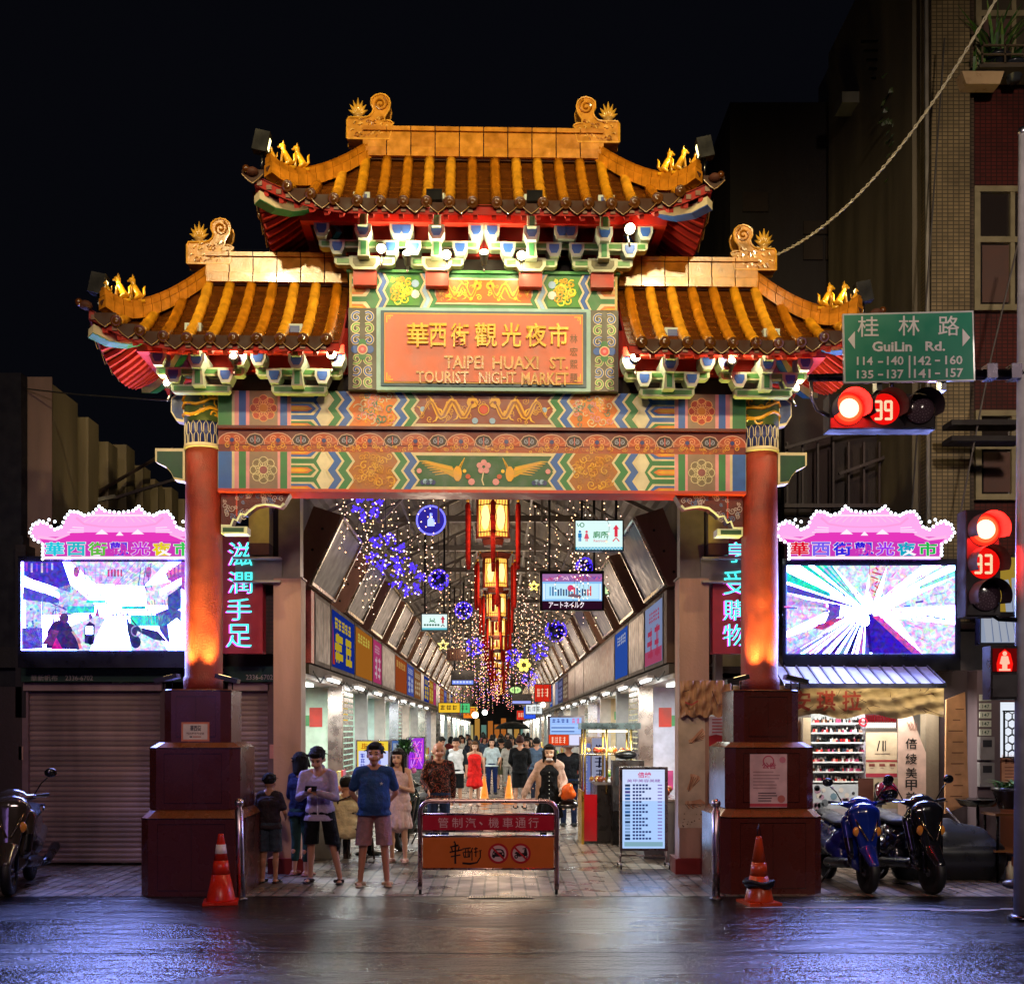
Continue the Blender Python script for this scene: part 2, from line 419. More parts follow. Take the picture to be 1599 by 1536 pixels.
# ---- painted beams
def zigband(cv, xc, w, a, z0, z1, col, s, lay=2, n=4):
    zs = [z0+(z1-z0)*i/n for i in range(n+1)]; of = [0 if i%2 == 0 else -a for i in range(n+1)]
    Lp = [(s*(xc+of[i]-w/2), zs[i]) for i in range(n+1)]; Rp = [(s*(xc+of[i]+w/2), zs[i]) for i in range(n+1)]
    for i in range(n): cv.poly([Lp[i], Lp[i+1], Rp[i+1], Rp[i]], col, lay)
def scrolls(cv, x0, x1, z0, z1, n, col, w, rnd, lay=3, rmax=.07):
    for k in range(n):
        r = rnd.uniform(.45,1)*rmax
        x = rnd.uniform(x0+r*.9, x1-r*.9); z = rnd.uniform(z0+r*.9, z1-r*.9)
        cv.spiral(x, z, r, w, col[k%len(col)] if isinstance(col, list) else col, lay+k%4, turns=rnd.uniform(.8,1.5), a0=rnd.uniform(0,360), flip=rnd.choice((-1,1)), n=9)
def dragon(cv, s, xc, z0, z1, L_, lay=4):
    zc = (z0+z1)/2; h = (z1-z0)
    pts = [(s*(xc+L_*(t/22-.5)), zc+h*.27*math.sin(t*.75+.6)) for t in range(23)]
    cv.line(pts, [h*.06+h*.16*math.sin(pi*min(1,t/20)) for t in range(23)], GOLD, lay+1)
    cv.line(pts, [h*.02+h*.06*math.sin(pi*min(1,t/20)) for t in range(23)], hx('9a5a10'), lay+2)
    x, z = pts[2]; cv.disc(s*(abs(x)+.0), z, h*.2, GOLD, lay+2, 8); cv.disc(x, z, h*.06, hx('7a2010'), lay+3, 6)
    for t in range(1,22,2):
        x, z = pts[t]; d = 1 if t%4 == 1 else -1
        cv.line([(x,z),(x+s*.03, z+d*h*.2),(x+s*.07, z+d*h*.26)], [h*.09,h*.05,.004], hx('f0b830'), lay)
def rosette(cv, x, z, r, c1, c2, c3, lay=3):
    for k in range(8):
        a = 2*pi*k/8; cv.disc(x+r*.62*math.cos(a), z+r*.62*math.sin(a), r*.34, c1, lay, 10)
        cv.ring(x+r*.62*math.cos(a), z+r*.62*math.sin(a), r*.31, .009, c2, lay+1, 10)
    cv.disc(x, z, r*.62, c1, lay+2)
    for k in range(8):
        a = 2*pi*(k+.5)/8; cv.spiral(x+r*.42*math.cos(a), z+r*.42*math.sin(a), r*.18, .009, c2, lay+3, a0=k*45)
    cv.disc(x, z, r*.32, c3, lay+4); cv.ring(x, z, r*.3, .008, c2, lay+5, 12)
def painted_beam(name, z0, z1, first, second, rosA, panel, scroll, center, cdraw, yf=-.17, lip=None):
    m = MB(); m.box(-3.04, 3.04, yf, .17, z0, z1, hx('b8a878'))
    cv = CV(m, metres(yf, .0015)); zc = (z0+z1)/2; hh = z1-z0; rnd = random.Random(11)
    for s in (-1, 1):
        def bar(a, b_, col, lay=2): cv.rect(s*a, z0, s*b_, z1, col, lay)
        bar(3.035, 2.88, second if second != first else first); bar(2.88, 2.85, CREAM); bar(2.85, 2.80, PNK); bar(2.80,2.72,first); bar(2.72,2.68,PNK)
        bar(2.68,2.36,hx('8a7260')); bar(2.36,2.33,PNK); bar(2.33,2.25,first); bar(2.25,2.21,PNK)
        rosette(cv, s*2.52, zc, min(.165,hh*.43), rosA[0], rosA[1], rosA[2])
        bar(2.21, 1.70, hx('d9d0b4'), 1)
        for q in range(3):                          # nested lotus-petal bars
            zz = z0+hh*q/2
            for (hw, cc, xe, ly) in ((.16,first,1.86,2),(.115,CREAM,1.89,3),(.085,second if q != 1 else first,1.92,4),(.05,ORG,1.96,5),(.028,GOLD,2.0,6)):
                a_, b_ = max(z0, zz-hw*hh*1.6), min(z1, zz+hw*hh*1.6)
                cv.poly([(s*2.205,a_),(s*(xe+.06),a_),(s*(xe),zz if z0 < zz < z1 else (z0 if q == 0 else z1)),(s*(xe+.06),b_),(s*2.205,b_)], cc, ly)
        for (xc, w_, cc) in ((1.80,.03,CREAM),(1.745,.085,second),(1.685,.03,CREAM),(1.625,.09,first),(1.565,.03,CREAM)): zigband(cv, xc, w_, .075, z0, z1, cc, s, 7)
        cv.poly([(s*1.55,z0),(s*1.475,z0+hh/4),(s*1.55,zc),(s*1.475,z0+hh*.75),(s*1.55,z1),(s*1.03,z1),(s*.955,z0+hh*.75),(s*1.03,zc),(s*.955,z0+hh/4),(s*1.03,z0)], panel, 6)
        scrolls(cv, s*1.5 if s < 0 else 1.0, s*1.0 if s < 0 else 1.5, z0, z1, 46, scroll, .012, rnd, 8)
        for (xc, w_, cc) in ((1.045,.03,CREAM),(.99,.08,first),(.935,.03,CREAM),(.88,.085,second),(.825,.03,CREAM)): zigband(cv, xc, w_, .075, z0, z1, cc, s, 10)
    cv.poly([(-.81,z0),(-.885,z0+hh/4),(-.81,zc),(-.885,z0+hh*.75),(-.81,z1),(.81,z1),(.885,z0+hh*.75),(.81,zc),(.885,z0+hh/4),(.81,z0)], CREAM, 6)
    cv.poly([(-.80,z0+.035),(-.86,z0+hh/4),(-.79,zc),(-.86,z0+hh*.75),(-.80,z1-.035),(.80,z1-.035),(.86,z0+hh*.75),(.79,zc),(.86,z0+hh/4),(.80,z0+.035)], center, 7)
    cdraw(cv, z0+.03, z1-.03, rnd)
    return m
def c_drag(cv, a, b_, rnd):
    scrolls(cv, -.76, .76, a, b_, 40, [hx('c8881c'), hx('e0a030')], .01, rnd, 8, .05)
    dragon(cv, -1, .40, a, b_, .66, 12); dragon(cv, 1, .40, a, b_, .66, 12)
    cv.disc(0, (a+b_)/2, .05, hx('d04018'), 13); cv.ring(0,(a+b_)/2,.06,.012,GOLD,14)
    for s in (-1,1): cv.disc(s*.1, a+.04, .035, LBL, 13); cv.disc(s*.7,(a+b_)/2,.03,LBL,13)
m = painted_beam('upper', 5.32, 5.72, BLU, GRN, (hx('a5341c'), hx('e0a060'), hx('c8781c')), ORG, [CREAM, hx('3f7f6a'), PNK, GOLD, hx('e87838')], hx('8a3a24'), c_drag)
m.build('painted_beam', gate)
def c_phx(cv, a, b_, rnd):
    for s in (-1, 1):
        for k in range(7):
            cv.line([(s*(.30+.01*k), a+.10+.02*k),(s*(.42+.04*k), a+.16+.022*k),(s*(.56+.03*k), a+.14+.026*k)], [.03,.022,.006], GOLD if k%2 else hx('c8a020'), 8+k%3)
        for k in range(6): cv.line([(s*.3,(a+b_)/2-.04),(s*(.22+.01*k), b_-.03-.015*k)], [.02,.008], hx('f0b828'), 11)
        cv.disc(s*.3,(a+b_)/2-.03,.05,GOLD,12,10,ry=.09); cv.disc(s*.22,(a+b_)/2,.022,hx('f0c040'),13,8)
        for k in range(5): cv.disc(s*(.58+.03*k), a+.05+.012*(k%2), .03, LBL if k%2 else DBLU, 12, 8)
        cv.disc(s*.14, a+.06, .04, PNK, 12, 8); cv.disc(s*.18, a+.12, .03, hx('c05030'), 13, 8); cv.disc(s*.74,(a+b_)/2,.03,PNK,12,8)
    for k in range(5): cv.disc(.05*math.cos(k*1.257+.3), (a+b_)/2+.05+.05*math.sin(k*1.257+.3), .035, PNK, 13, 10)
    cv.line([(0,a+.02),(-.02,a+.08),(0,(a+b_)/2)], .015, CREAM, 12)
m = painted_beam('lower', 4.60, 5.025, GRN, BLU, (hx('7a6a50'), CREAM, hx('8a4a50')), hx('a5631a'), [hx('c88a20'), hx('e0a830'), hx('b87418')], hx('1f5a34'), c_phx)
m.box(-3.04, 3.04, -.185, .185, 4.565, 4.60, hx('b83424')); m.build('painted_beam', gate)
# red carved band between the beams
m = MB(); m.box(-3.04, 3.04, -.15, .15, 5.025, 5.32, DRED); cv = CV(m, metres(-.15, .0015))
m.box(-3.04, 3.04, -.2, -.15, 5.285, 5.318, hx('5a0f0c')); cv.rect(-2.9, 5.03, 2.9, 5.10, hx('a04418'), 1)
rnd = random.Random(2)
for i in range(-11, 12):
    x = i*.262
    if i%2 == 0:
        pts = [(x-.1,5.17),(x-.08,5.12),(x,5.085),(x+.08,5.12),(x+.1,5.17),(x+.06,5.22),(x,5.235),(x-.06,5.22)]
        cv.poly(pts, hx('2a1018'), 4); cv.line(pts+[pts[0]], .011, hx('c8a08c'), 5)
        for s in (-1,1): cv.spiral(x+s*.03, 5.16, .03, .009, hx('9aa0c0'), 5, flip=s)
        cv.line([(x,5.12),(x,5.21)], .012, hx('c06060'), 6)
        for s in (-1,1): cv.line([(x+s*.10,5.16),(x+s*.16,5.13),(x+s*.2,5.16)], .02, hx('c87048'), 4)
    else:
        pts = [(x+.16*math.cos(R(a)), 5.13+.115*math.sin(R(a))) for a in range(-10, 191, 20)]
        cv.poly(pts, hx('b0461c'), 2); cv.line(pts, .012, hx('d09a88'), 3)
        for s in (-1,1): cv.spiral(x+s*.055, 5.17, .045, .011, hx('e09a70'), 4, flip=s, turns=1.4); cv.spiral(x+s*.05, 5.10, .035, .01, hx('e0a030'), 4, flip=s)
        cv.disc(x, 5.16, .026, DBLU, 5, 8); cv.disc(x, 5.12, .018, hx('802020'), 6, 8)
scrolls(cv, -2.9, 2.9, 5.025, 5.12, 150, [hx('d08a20'), hx('e0a030'), hx('c06a20')], .009, rnd, 3, .035)
m.build('carved_frieze', gate)

# ---- name board block
m = MB(); m.box(-1.52, 1.52, -.22, .22, 5.72, 7.04, hx('3a3428'))
m.build('board_backing', gate)
def top_center(cv, a, b_, rnd): pass
m = MB(); z0, z1, yf = 6.64, 7.04, -.27; m.box(-1.53, 1.53, yf, .27, z0, z1, GRN); m.box(-1.56, 1.56, yf-.03, .3, 7.04, 7.07, hx('4a9a50'))
cv = CV(m, metres(yf, .0015)); hh = z1-z0; zc = (z0+z1)/2
for s in (-1,1):
    cv.rect(s*1.53, z0, s*1.38, z1, hx('c8b058'), 1)
    for q in range(3):
        zz = z0+hh*q/2
        for (hw, cc, xe, ly) in ((.16,GRN,1.26,2),(.11,CREAM,1.29,3),(.07,ORG,1.33,4),(.03,GOLD,1.36,5)):
            cv.poly([(s*1.5,max(z0,zz-hw*hh*1.6)),(s*(xe+.05),max(z0,zz-hw*hh*1.6)),(s*xe,min(max(zz,z0),z1)),(s*(xe+.05),min(z1,zz+hw*hh*1.6)),(s*1.5,min(z1,zz+hw*hh*1.6))], cc, ly)
    for (xc,w_,cc) in ((1.22,.025,CREAM),(1.18,.05,BLU),(1.14,.025,CREAM)): zigband(cv, xc, w_, .05, z0, z1, cc, s, 6)
    cv.poly([(s*1.12,z0+.03),(s*.74,z0+.03),(s*.70,zc),(s*.74,z1-.03),(s*1.12,z1-.03),(s*1.07,zc)], hx('3f8a30'), 5)
    rnd = random.Random(6); scrolls(cv, *sorted((s*1.08, s*.78)), z0+.03, z1-.03, 26, [hx('e8d020'), GOLD, hx('f0e040')], .016, rnd, 7, .06)
    cv.disc(s*.78, zc+.08, .045, LBL, 9, 8); cv.disc(s*.78, zc-.04, .05, hx('e8e4e0'), 9, 8)
    for (xc,w_,cc) in ((.72,.025,CREAM),(.68,.05,LBL),(.64,.025,CREAM),(.60,.04,GRN)): zigband(cv, xc, w_, .05, z0, z1, cc, s, 10)
cv.rect(-.56, z0+.05, .56, z1-.05, CREAM, 5); cv.rect(-.545, z0+.07, .545, z1-.07, hx('c8601c'), 6)
dragon(cv, -1, .27, z0+.07, z1-.07, .48, 8); dragon(cv, 1, .27, z0+.07, z1-.07, .48, 8); scrolls(cv, -.5, .5, z0+.08, z1-.08, 36, [GOLD, hx('f0d030')], .01, random.Random(4), 7, .04)
m.build('painted_beam', gate)
m = MB(); m.box(-1.22, 1.22, -.30, -.22, 5.70, 6.64, hx('8fb8b8'))          # frame
m.box(-1.17,1.17,-.315,-.30,5.745,6.60,hx('33556a')); m.box(-1.13, 1.13, -.325, -.315, 5.775, 6.57, hx('c89a30')); m.box(-1.12, 1.12, -.332, -.325, 5.79, 6.555, hx('cc6a50'), 'paint')
cv = CV(m, metres(-.332, .001))
for sx in (-1,1):
    for sz, zz in ((1,5.80),(-1,6.545)):
        cv.line([(sx*1.10,zz+sz*.09),(sx*1.10,zz+sz*.01),(sx*1.03,zz+sz*.01)], .012, hx('e8b83c'), 1); cv.spiral(sx*1.075, zz+sz*.035, .02, .006, hx('e8b83c'), 2)
m.build('name_board', gate)
m = MB(); t = '華西街觀光夜市'; xs = [663,707,749,796,838,880,917]; xs = [675,717,752,793,835,877,899]
xs = [658,684,716,756,800,841,872]
fn = plane_px(-.335, .002, GM)
cxs = [(637+668)/2, (671+697)/2, (705+731)/2, (742+775)/2, (783+814)/2, (821+853)/2, (857+887)/2]
ws = [33, 26, 28, 34, 30, 32, 30]
GLT = hx('f2c02c')
for ch, x, w_ in zip(t, cxs, ws):
    a = fn(x, 524, 0); s_ = 134.5
    m.text(ch, a, (1,0,0), (0,0,1), w_/s_, .27, GLT, 'glaze', .012, .10)
m.build('gold_lettering', gate)
m = MB()
def board_line(st, x0, x1, y0, y1):
    a = fn(x0, y1, 0); b2 = fn(x1, y0, 0)
    m.text(st, (a+b2)/2, (1,0,0), (0,0,1), b2.x-a.x, b2.z-a.z, hx('c8983c'), 'glaze', .02, .08)
board_line('TAIPEI', 694, 755, 556, 576); board_line('HUAXI', 769, 841, 557, 577); board_line('ST.', 858, 887, 558, 577)
board_line('TOURIST', 650, 732, 580, 598); board_line('NIGHT', 748, 806, 581, 599); board_line('MARKET', 814, 888, 582, 601)
m.build('gold_lettering', gate)
m = MB()
for ch, yy in zip('林宏熙題', (529, 549, 569, 590)):
    a = fn(896, yy, 0); m.text(ch, a, (1,0,0), (0,0,1), .085, .1, hx('6a4a20'), 'paint', .0, .02)
m.build('signature_lettering', gate)
for s in (-1, 1):                                  # scroll panels beside the board
    m = MB(); m.box(*sorted((s*1.22, s*1.54)), -.28, -.2, 5.71, 6.635, hx('4c4c44')); cv = CV(m, metres(-.28, .0015)); xc = s*1.38
    for i, zz in enumerate((6.53, 6.40, 6.27, 6.06, 5.93, 5.80)):
        for q in (-1, 1):
            cc = LBL if i%2 == 0 else hx('c8c060')
            cv.spiral(xc+q*.07, zz, .065, .034, CREAM, 2, turns=1.1, a0=90 if i < 3 else -90, flip=q)
            cv.spiral(xc+q*.07, zz, .065, .018, BLU if i%2 == 0 else hx('5f9a4a'), 3, turns=1.1, a0=90 if i < 3 else -90, flip=q)
    for q in ((0,.075,GRN),(0,-.075,GRN),(-.085,0,BLU),(.085,0,BLU)): cv.disc(xc+q[0], 6.165+q[1], .045, q[2], 4, 10)
    cv.disc(xc, 6.165, .06, CREAM, 5); cv.disc(xc, 6.165, .048, hx('c8505a'), 6); cv.disc(xc, 6.165, .02, PNK, 7)
    m.build('scroll_panel', gate)

# ---- roofs
def clamp(x, a=0., b=1.): return max(a, min(b, x))
class Roof:
    def __init__(s, sg, zr, drop, xin, xr, xe, yd, lift): s.sg, s.zr, s.drop, s.xin, s.xr, s.xe, s.yd, s.lift = sg, zr, drop, xin, xr, xe, yd, lift
    def ts(s, u): return max(0., (u-s.xr)/(s.xe-s.xr))
    def z(s, u, y):
        t = abs(y)/s.yd; q = s.ts(u); T = clamp(max(t, q), 0, 1.08)
        return s.zr - s.drop*(1.35*T-.35*T*T) + s.lift*clamp(min(q, 1.05))**2*clamp(t, 0, 1.05)**2
    def p(s, u, y, dz=0): return Vector((s.sg*u, y, s.z(u, y)+dz))
    def build(s):
        # pan tiles: stepped sheet
        m = MB(); nu, nv = 40, 44
        us = [s.xin+(s.xe-s.xin)*i/nu for i in range(nu+1)]; vs = [-s.yd+2*s.yd*j/nv for j in range(nv+1)]
        V = []
        for u in us:
            for y in vs:
                T = max(abs(y)/s.yd, s.ts(u)); V.append(s.p(u, y, .028*((T*11)%1)-.03))
        n = nv+1; fs = [(i*n+j, (i+1)*n+j, (i+1)*n+j+1, i*n+j+1) for i in range(nu) for j in range(nv)]
        m.add(V, fs, hx('5c300a'), 'glaze'); m.build('pan_tiles', gate)
        m = MB()                                                          # soffit, following the roof 12 cm below
        V = [s.p(u, y, -.13) for u in us for y in vs]; m.add(V, fs, hx('8c1c14'), 'matte'); m.build('soffit', gate)
        m = MB()                                                          # eave board
        ed = [s.p(s.xin+(s.xe-s.xin)*i/24, -s.yd*.985) for i in range(25)]+[s.p(s.xe-.01, -s.yd+2*s.yd*i/16) for i in range(1,17)]+[s.p(s.xe-(s.xe-s.xin)*i/24, s.yd*.985) for i in range(1,25)]
        k = len(ed); V = [p+Vector((0,0,-.02)) for p in ed]+[p+Vector((0,0,-.135)) for p in ed]
        m.add(V, [(i, i+1, k+i+1, k+i) for i in range(k-1)], hx('9c2016'), 'matte')
        for i in range(1, 24):
            p = (ed[i]+ed[i+1])/2; m.obox((p.x, p.y-.008, p.z-.085), (.055,.012,.05), hx('6a3a1c'), rot=(0,0,pi/4*0))
        m.build('eave_board', gate)
        # round cover tiles in rows
        m = caps = dr = MB(); sp = .247
        rows = int((s.xe-.10-s.xin-.1)/sp)+1; r0 = .057
        TC = [hx('dc981c'), hx('c47c16'), hx('e8a428'), hx('b06a10')]; rnd = random.Random(9)
        def row(path, col):
            k = len(path); rr = [r0*(1.12 if i%2 == 0 else .98) for i in range(k)]
            m.tube(path, rr, col, 'glaze', 10)
        def endcap(p, d):
            q = p+d*.012; a = Matrix.Translation(q) @ d.to_track_quat('Z','Y').to_matrix().to_4x4()
            caps.T = a; caps.lathe([(.058,-.02),(.064,0),(.054,.012),(.044,.004),(.028,.018),(.0,.022)], (0,0,0), hx('5c340c'), 'glaze', 12); caps.T = None
        def drip(p, ax, d):
            w_ = .115; V = [p+ax*(-w_)+Vector((0,0,.03)), p+ax*w_+Vector((0,0,.03)), p+ax*w_+Vector((0,0,-.025)), p+ax*(w_*.5)+Vector((0,0,-.085)), p+Vector((0,0,-.125)), p-ax*(w_*.5)+Vector((0,0,-.085)), p-ax*w_+Vector((0,0,-.025))]
            V2 = [v+d*.015 for v in V]; n_ = 7
            dr.add(V+V2, [tuple(range(n_)), tuple(range(2*n_-1,n_-1,-1))]+[(i,(i+1)%n_,(i+1)%n_+n_,i+n_) for i in range(n_)], hx('3c1e0a'), 'matte')
            dr.tube([v+d*.017 for v in V2[2:]], .0045, hx('a88450'), 'glaze', 4)
        for sgn in (-1, 1):
            for k in range(rows):
                u = s.xin+.13+k*sp; t0 = max(s.ts(u)+.03, .04)
                if t0 > .93: continue
                nn = max(3, int((1.03-t0)*16)); col = rnd.choice(TC)
                path = [s.p(u, sgn*s.yd*(t0+(1.03-t0)*i/nn), .012) for i in range(nn+1)]
                row(path, col); endcap(path[-1], Vector((0,sgn,-.35)).normalized())
                if k: drip(s.p(u-sp/2, sgn*s.yd*1.0), Vector((1,0,0)), Vector((0,sgn,0)))
            if s.xe-(s.xin+.13+(rows-1)*sp) > .1: drip(s.p(s.xin+.13+(rows-.5)*sp, sgn*s.yd), Vector((1,0,0)), Vector((0,sgn,0)))
        for k in range(-3, 4):
            y = k*sp; q0 = max(abs(y)/s.yd+.03, .05); nn = max(3, int((1.03-q0)*12))
            path = [s.p(s.xr+(s.xe-s.xr)*(q0+(1.03-q0)*i/nn), y, .012) for i in range(nn+1)]
            row(path, rnd.choice(TC)); endcap(path[-1], Vector((s.sg,0,-.35)).normalized())
            drip(s.p(s.xe, y+sp/2), Vector((0,1,0)), Vector((s.sg,0,0)))
        m.build("cover_tiles", gate)
        # rafters under the eaves
        m = MB()
        for sgn in (-1, 1):
            u = s.xin+.1
            while u < s.xe-.05:
                t0 = max(.3, s.ts(u)*.9+.1)
                if t0 < .92:
                    for i in range(4):
                        a = s.p(u, sgn*s.yd*(t0+(.97-t0)*i/4), -.16); b_ = s.p(u, sgn*s.yd*(t0+(.97-t0)*(i+1)/4), -.16)
                        m.tube([a, b_], .034, hx('b0281c'), 'matte', 4)
                u += .16
        for k in range(-7, 8):
            y0 = k*.13; y1 = y0*1.02; q0 = max(.12, abs(y0)/s.yd*.9+.08)
            if q0 < .93:
                pts = [s.p(s.xr+(s.xe-s.xr)*(q0+(.98-q0)*i/4), y0+(y1-y0)*i/4, -.165) for i in range(5)]
                m.tube(pts, .032, hx('c23024'), 'matte', 4)
        m.build('rafters', gate)
        for sgn in (-1, 1):                                              # painted hip beams and golden hips
            m = MB(); pts = [s.p(s.xr+(s.xe-s.xr)*q, sgn*s.yd*q, -.25) for q in (.35,.5,.7,.85,.98)]
            m.tube(pts, .075, CREAM, 'paint', 4); m.tube([p+Vector((0,0,-.012)) for p in pts], .07, BLU if s.sg > 0 else GRN, 'paint', 4); m.build('hip_rafter', gate)
            m = MB(); N_ = 12
            pts = [s.p(s.xr-.05+(s.xe-s.xr)*(q*.93), sgn*s.yd*q*.93, .04) for q in [i/N_ for i in range(N_+1)]]
            pts = [p+Vector((0,0,.07*max(0,(i-8)/4)**2)) for i, p in enumerate(pts)]
            dirv = Vector((s.sg*(s.xe-s.xr), sgn*s.yd, 0)).normalized(); sd = Vector((-dirv.y, dirv.x, 0))
            for i in range(N_):
                for (w_, za, zb, col) in ((.075,-.05,.075,hx('cf8420')),(.055,.08,.15,hx('c27a1a')),(.03,.152,.175,hx('a8640f'))):
                    a = pts[i]+(pts[i+1]-pts[i])*.03; b_ = pts[i]+(pts[i+1]-pts[i])*.97
                    V = [a-sd*w_+Vector((0,0,za)), b_-sd*w_+Vector((0,0,za)), b_+sd*w_+Vector((0,0,za)), a+sd*w_+Vector((0,0,za)),
                         a-sd*w_+Vector((0,0,zb)), b_-sd*w_+Vector((0,0,zb)), b_+sd*w_+Vector((0,0,zb)), a+sd*w_+Vector((0,0,zb))]
                    m.add(V, [(0,3,2,1),(4,5,6,7),(0,1,5,4),(1,2,6,5),(2,3,7,6),(3,0,4,7)], col, 'glaze')
            m.tube([p+Vector((0,0,.03)) for p in pts], .045, hx('4a2408'), 'matte', 4)
            m.build('hip_ridge', gate)
            if sgn < 0:
                for kx, q in enumerate((.70, .83, .95)):
                    i = int(q*N_); f_ = q*N_-i; p = pts[i]+(pts[min(i+1,N_)]-pts[i])*f_+Vector((0,0,.16))
                    roof_beast(p, s.sg, .27 if kx < 2 else .13)
        p = s.p(s.xe+.02, -s.yd*1.02, -.01); m = MB()                      # corner tile cluster
        m.ball(p, .07, hx('4a200c'), 'matte', 10, (1,1,.7)); m.ball(p+Vector((s.sg*.06,-.03,.02)), .04, hx('5a300c'), 'glaze'); m.build('corner_tile', gate)
def roof_beast(p, sg, h):
    m = MB(); k = h/.27; f = Vector((sg, 0, 0)); c = hx('e8a820')
    def q(a, b_, z): return p+f*(a*k)+Vector((0, b_*k, z*k))
    m.caps(q(-.03,0,.05), q(.02,0,.15), .042*k, .032*k, c, 'glaze')           # sitting body
    m.caps(q(.03,0,.17), q(.035,0,.20), .025*k, .028*k, c, 'glaze'); m.ball(q(.045,0,.222), .032*k, c, 'glaze', 10, (1.2,.9,1))
    m.caps(q(.06,0,.218), q(.085,0,.212), .017*k, .012*k, c, 'glaze')
    for b_ in (-1,1):
        m.caps(q(.035,b_*.012,.245), q(.03,b_*.02,.275), .010*k, .003*k, c, 'glaze', n=6)
        m.caps(q(.04,b_*.022,.14), q(.06,b_*.022,.0), .014*k, .012*k, c, 'glaze', n=8)
        m.caps(q(-.04,b_*.03,.05), q(.0,b_*.035,.012), .03*k, .018*k, c, 'glaze', n=8)
    m.tube([q(-.06,0,.03), q(-.09,0,.07), q(-.085,0,.13), q(-.10,0,.16)], [.012*k,.016*k,.013*k,.004*k], c, 'glaze', 6)
    m.tube([q(-.1,0,-.005),q(.1,0,-.005)], .02*k, c, 'glaze', 6)
    m.build('roof_figure', gate)
upR = [Roof(s, 8.50, 1.00, 0., 1.36, 2.46, 1.0, .30) for s in (-1,1)]
loR = [Roof(s, 7.04, 1.02, 1.56, 3.22, 4.22, 1.0, .34) for s in (-1,1)]
for r in upR+loR: r.build()
def ridge(xa, xb, zb, name, bevel=0):
    m = MB(); G1, G2 = hx('d08a22'), hx('c27c1a')
    m.box(xa+.02, xb-.02, -.07, .07, zb-.02, zb+.36, hx('4a2408'), 'matte')
    for (za, zz, yy, w_, off) in ((zb, zb+.105, .12, .28, 0),(zb+.115, zb+.285, .10, .275, .14),(zb+.292, zb+.34, .125, .275, .05)):
        n = max(1, round((xb-xa)/w_)); w2 = (xb-xa)/n
        for i in range(n):
            m.box(xa+i*w2+.006, xa+(i+1)*w2-.006, -yy, yy, za, zz, G1 if (i+int(off*10))%3 else G2, 'glaze')
    m.build(name, gate)
ridge(-1.40, 1.40, 8.46, 'main_ridge')
for s in (-1, 1): ridge(*sorted((s*1.56, s*3.20)), 6.99, 'side_ridge')
OUT = [(680,345),(680,230),(690,213),(790,213),(815,205),(835,185),(843,160),(828,130),(830,95),(855,74),(885,66),(915,72),(938,92),(946,120),(940,160),(925,185),(912,205),(912,232),(928,228),(950,234),(966,245),(958,258),(942,270),(952,300),(940,345)]
def ornament(xo, zt, s, k=1.):
    # xo = outer |x| edge, zt = top
    def T(a, b): return (s*(xo-(a-680)/4/134*k), zt-(b-66)/4/134*k)
    pts = [T(a,b) for a,b in OUT]; m = MB()
    m.xz(pts if s < 0 else pts[::-1], -.09, .09, hx('d08c20'), 'glaze')
    m.tube([(x,-.095,z) for x,z in pts]+[(pts[0][0],-.095,pts[0][1])], .012, hx('e8a838'), 'glaze', 5)
    m.tube([(x,.095,z) for x,z in pts]+[(pts[0][0],.095,pts[0][1])], .012, hx('e8a838'), 'glaze', 5)
    rnd = random.Random(8)
    for yy in (-.097, .097):
        x, z = T(885,125)
        m.tube([(x+s*.085*(1-.8*i/16)*math.cos(i*.62+2), yy, z+.085*(1-.8*i/16)*math.sin(i*.62+2)) for i in range(17)], .011, hx('a8660f'), 'glaze', 5)
        for _ in range(46):
            a = rnd.uniform(700,925); b_ = rnd.uniform(225,335) if a < 820 else rnd.uniform(180,335)
            if a > 900 and b_ < 240: continue
            q = rnd.uniform(-.9,-.3); l = rnd.uniform(14,26)
            m.tube([(T(a,b_)[0],yy,T(a,b_)[1]), (T(a+l*.5,b_+l*q)[0],yy*1.02,T(a+l*.5,b_+l*q)[1]), (T(a+l,b_+l*q*.6)[0],yy,T(a+l,b_+l*q*.6)[1])], [.012,.009,.003], rnd.choice((hx('b06c12'),hx('e8b04a'))), 'glaze', 4)
    m.build('ridge_ornament', gate)
    m = MB(); x, z = T(742, 208)
    m.lathe([(.05,0),(.055,.02),(.035,.035),(.05,.05),(.06,.075),(.03,.08)], (x,0,z), hx('d0a050'), 'glaze', 10)
    for a in (-62,-38,-18,0,18,38,62):
        L_ = .20-.0012*abs(a)*1.0; d = Vector((math.sin(R(a)),0,math.cos(R(a)))); b0 = Vector((x,0,z+.06))
        m.tube([b0, b0+d*L_*.5+Vector((0,0,.01)), b0+d*L_+Vector((0,0,.012))], [.016,.026,.003], hx('d8a43c'), 'glaze', 6)
    for a in (-75,75): 
        d = Vector((math.sin(R(a)),0,math.cos(R(a)))); b0 = Vector((x,0,z+.02)); m.tube([b0,b0+d*.05,b0+d*.09+Vector((0,0,.02))],[.014,.014,.002], hx('d8c08c'),'glaze',5)
    m.build('leaf_finial', gate)
for s in (-1,1): ornament(1.575, 9.18, s); ornament(3.41, 7.72, s)

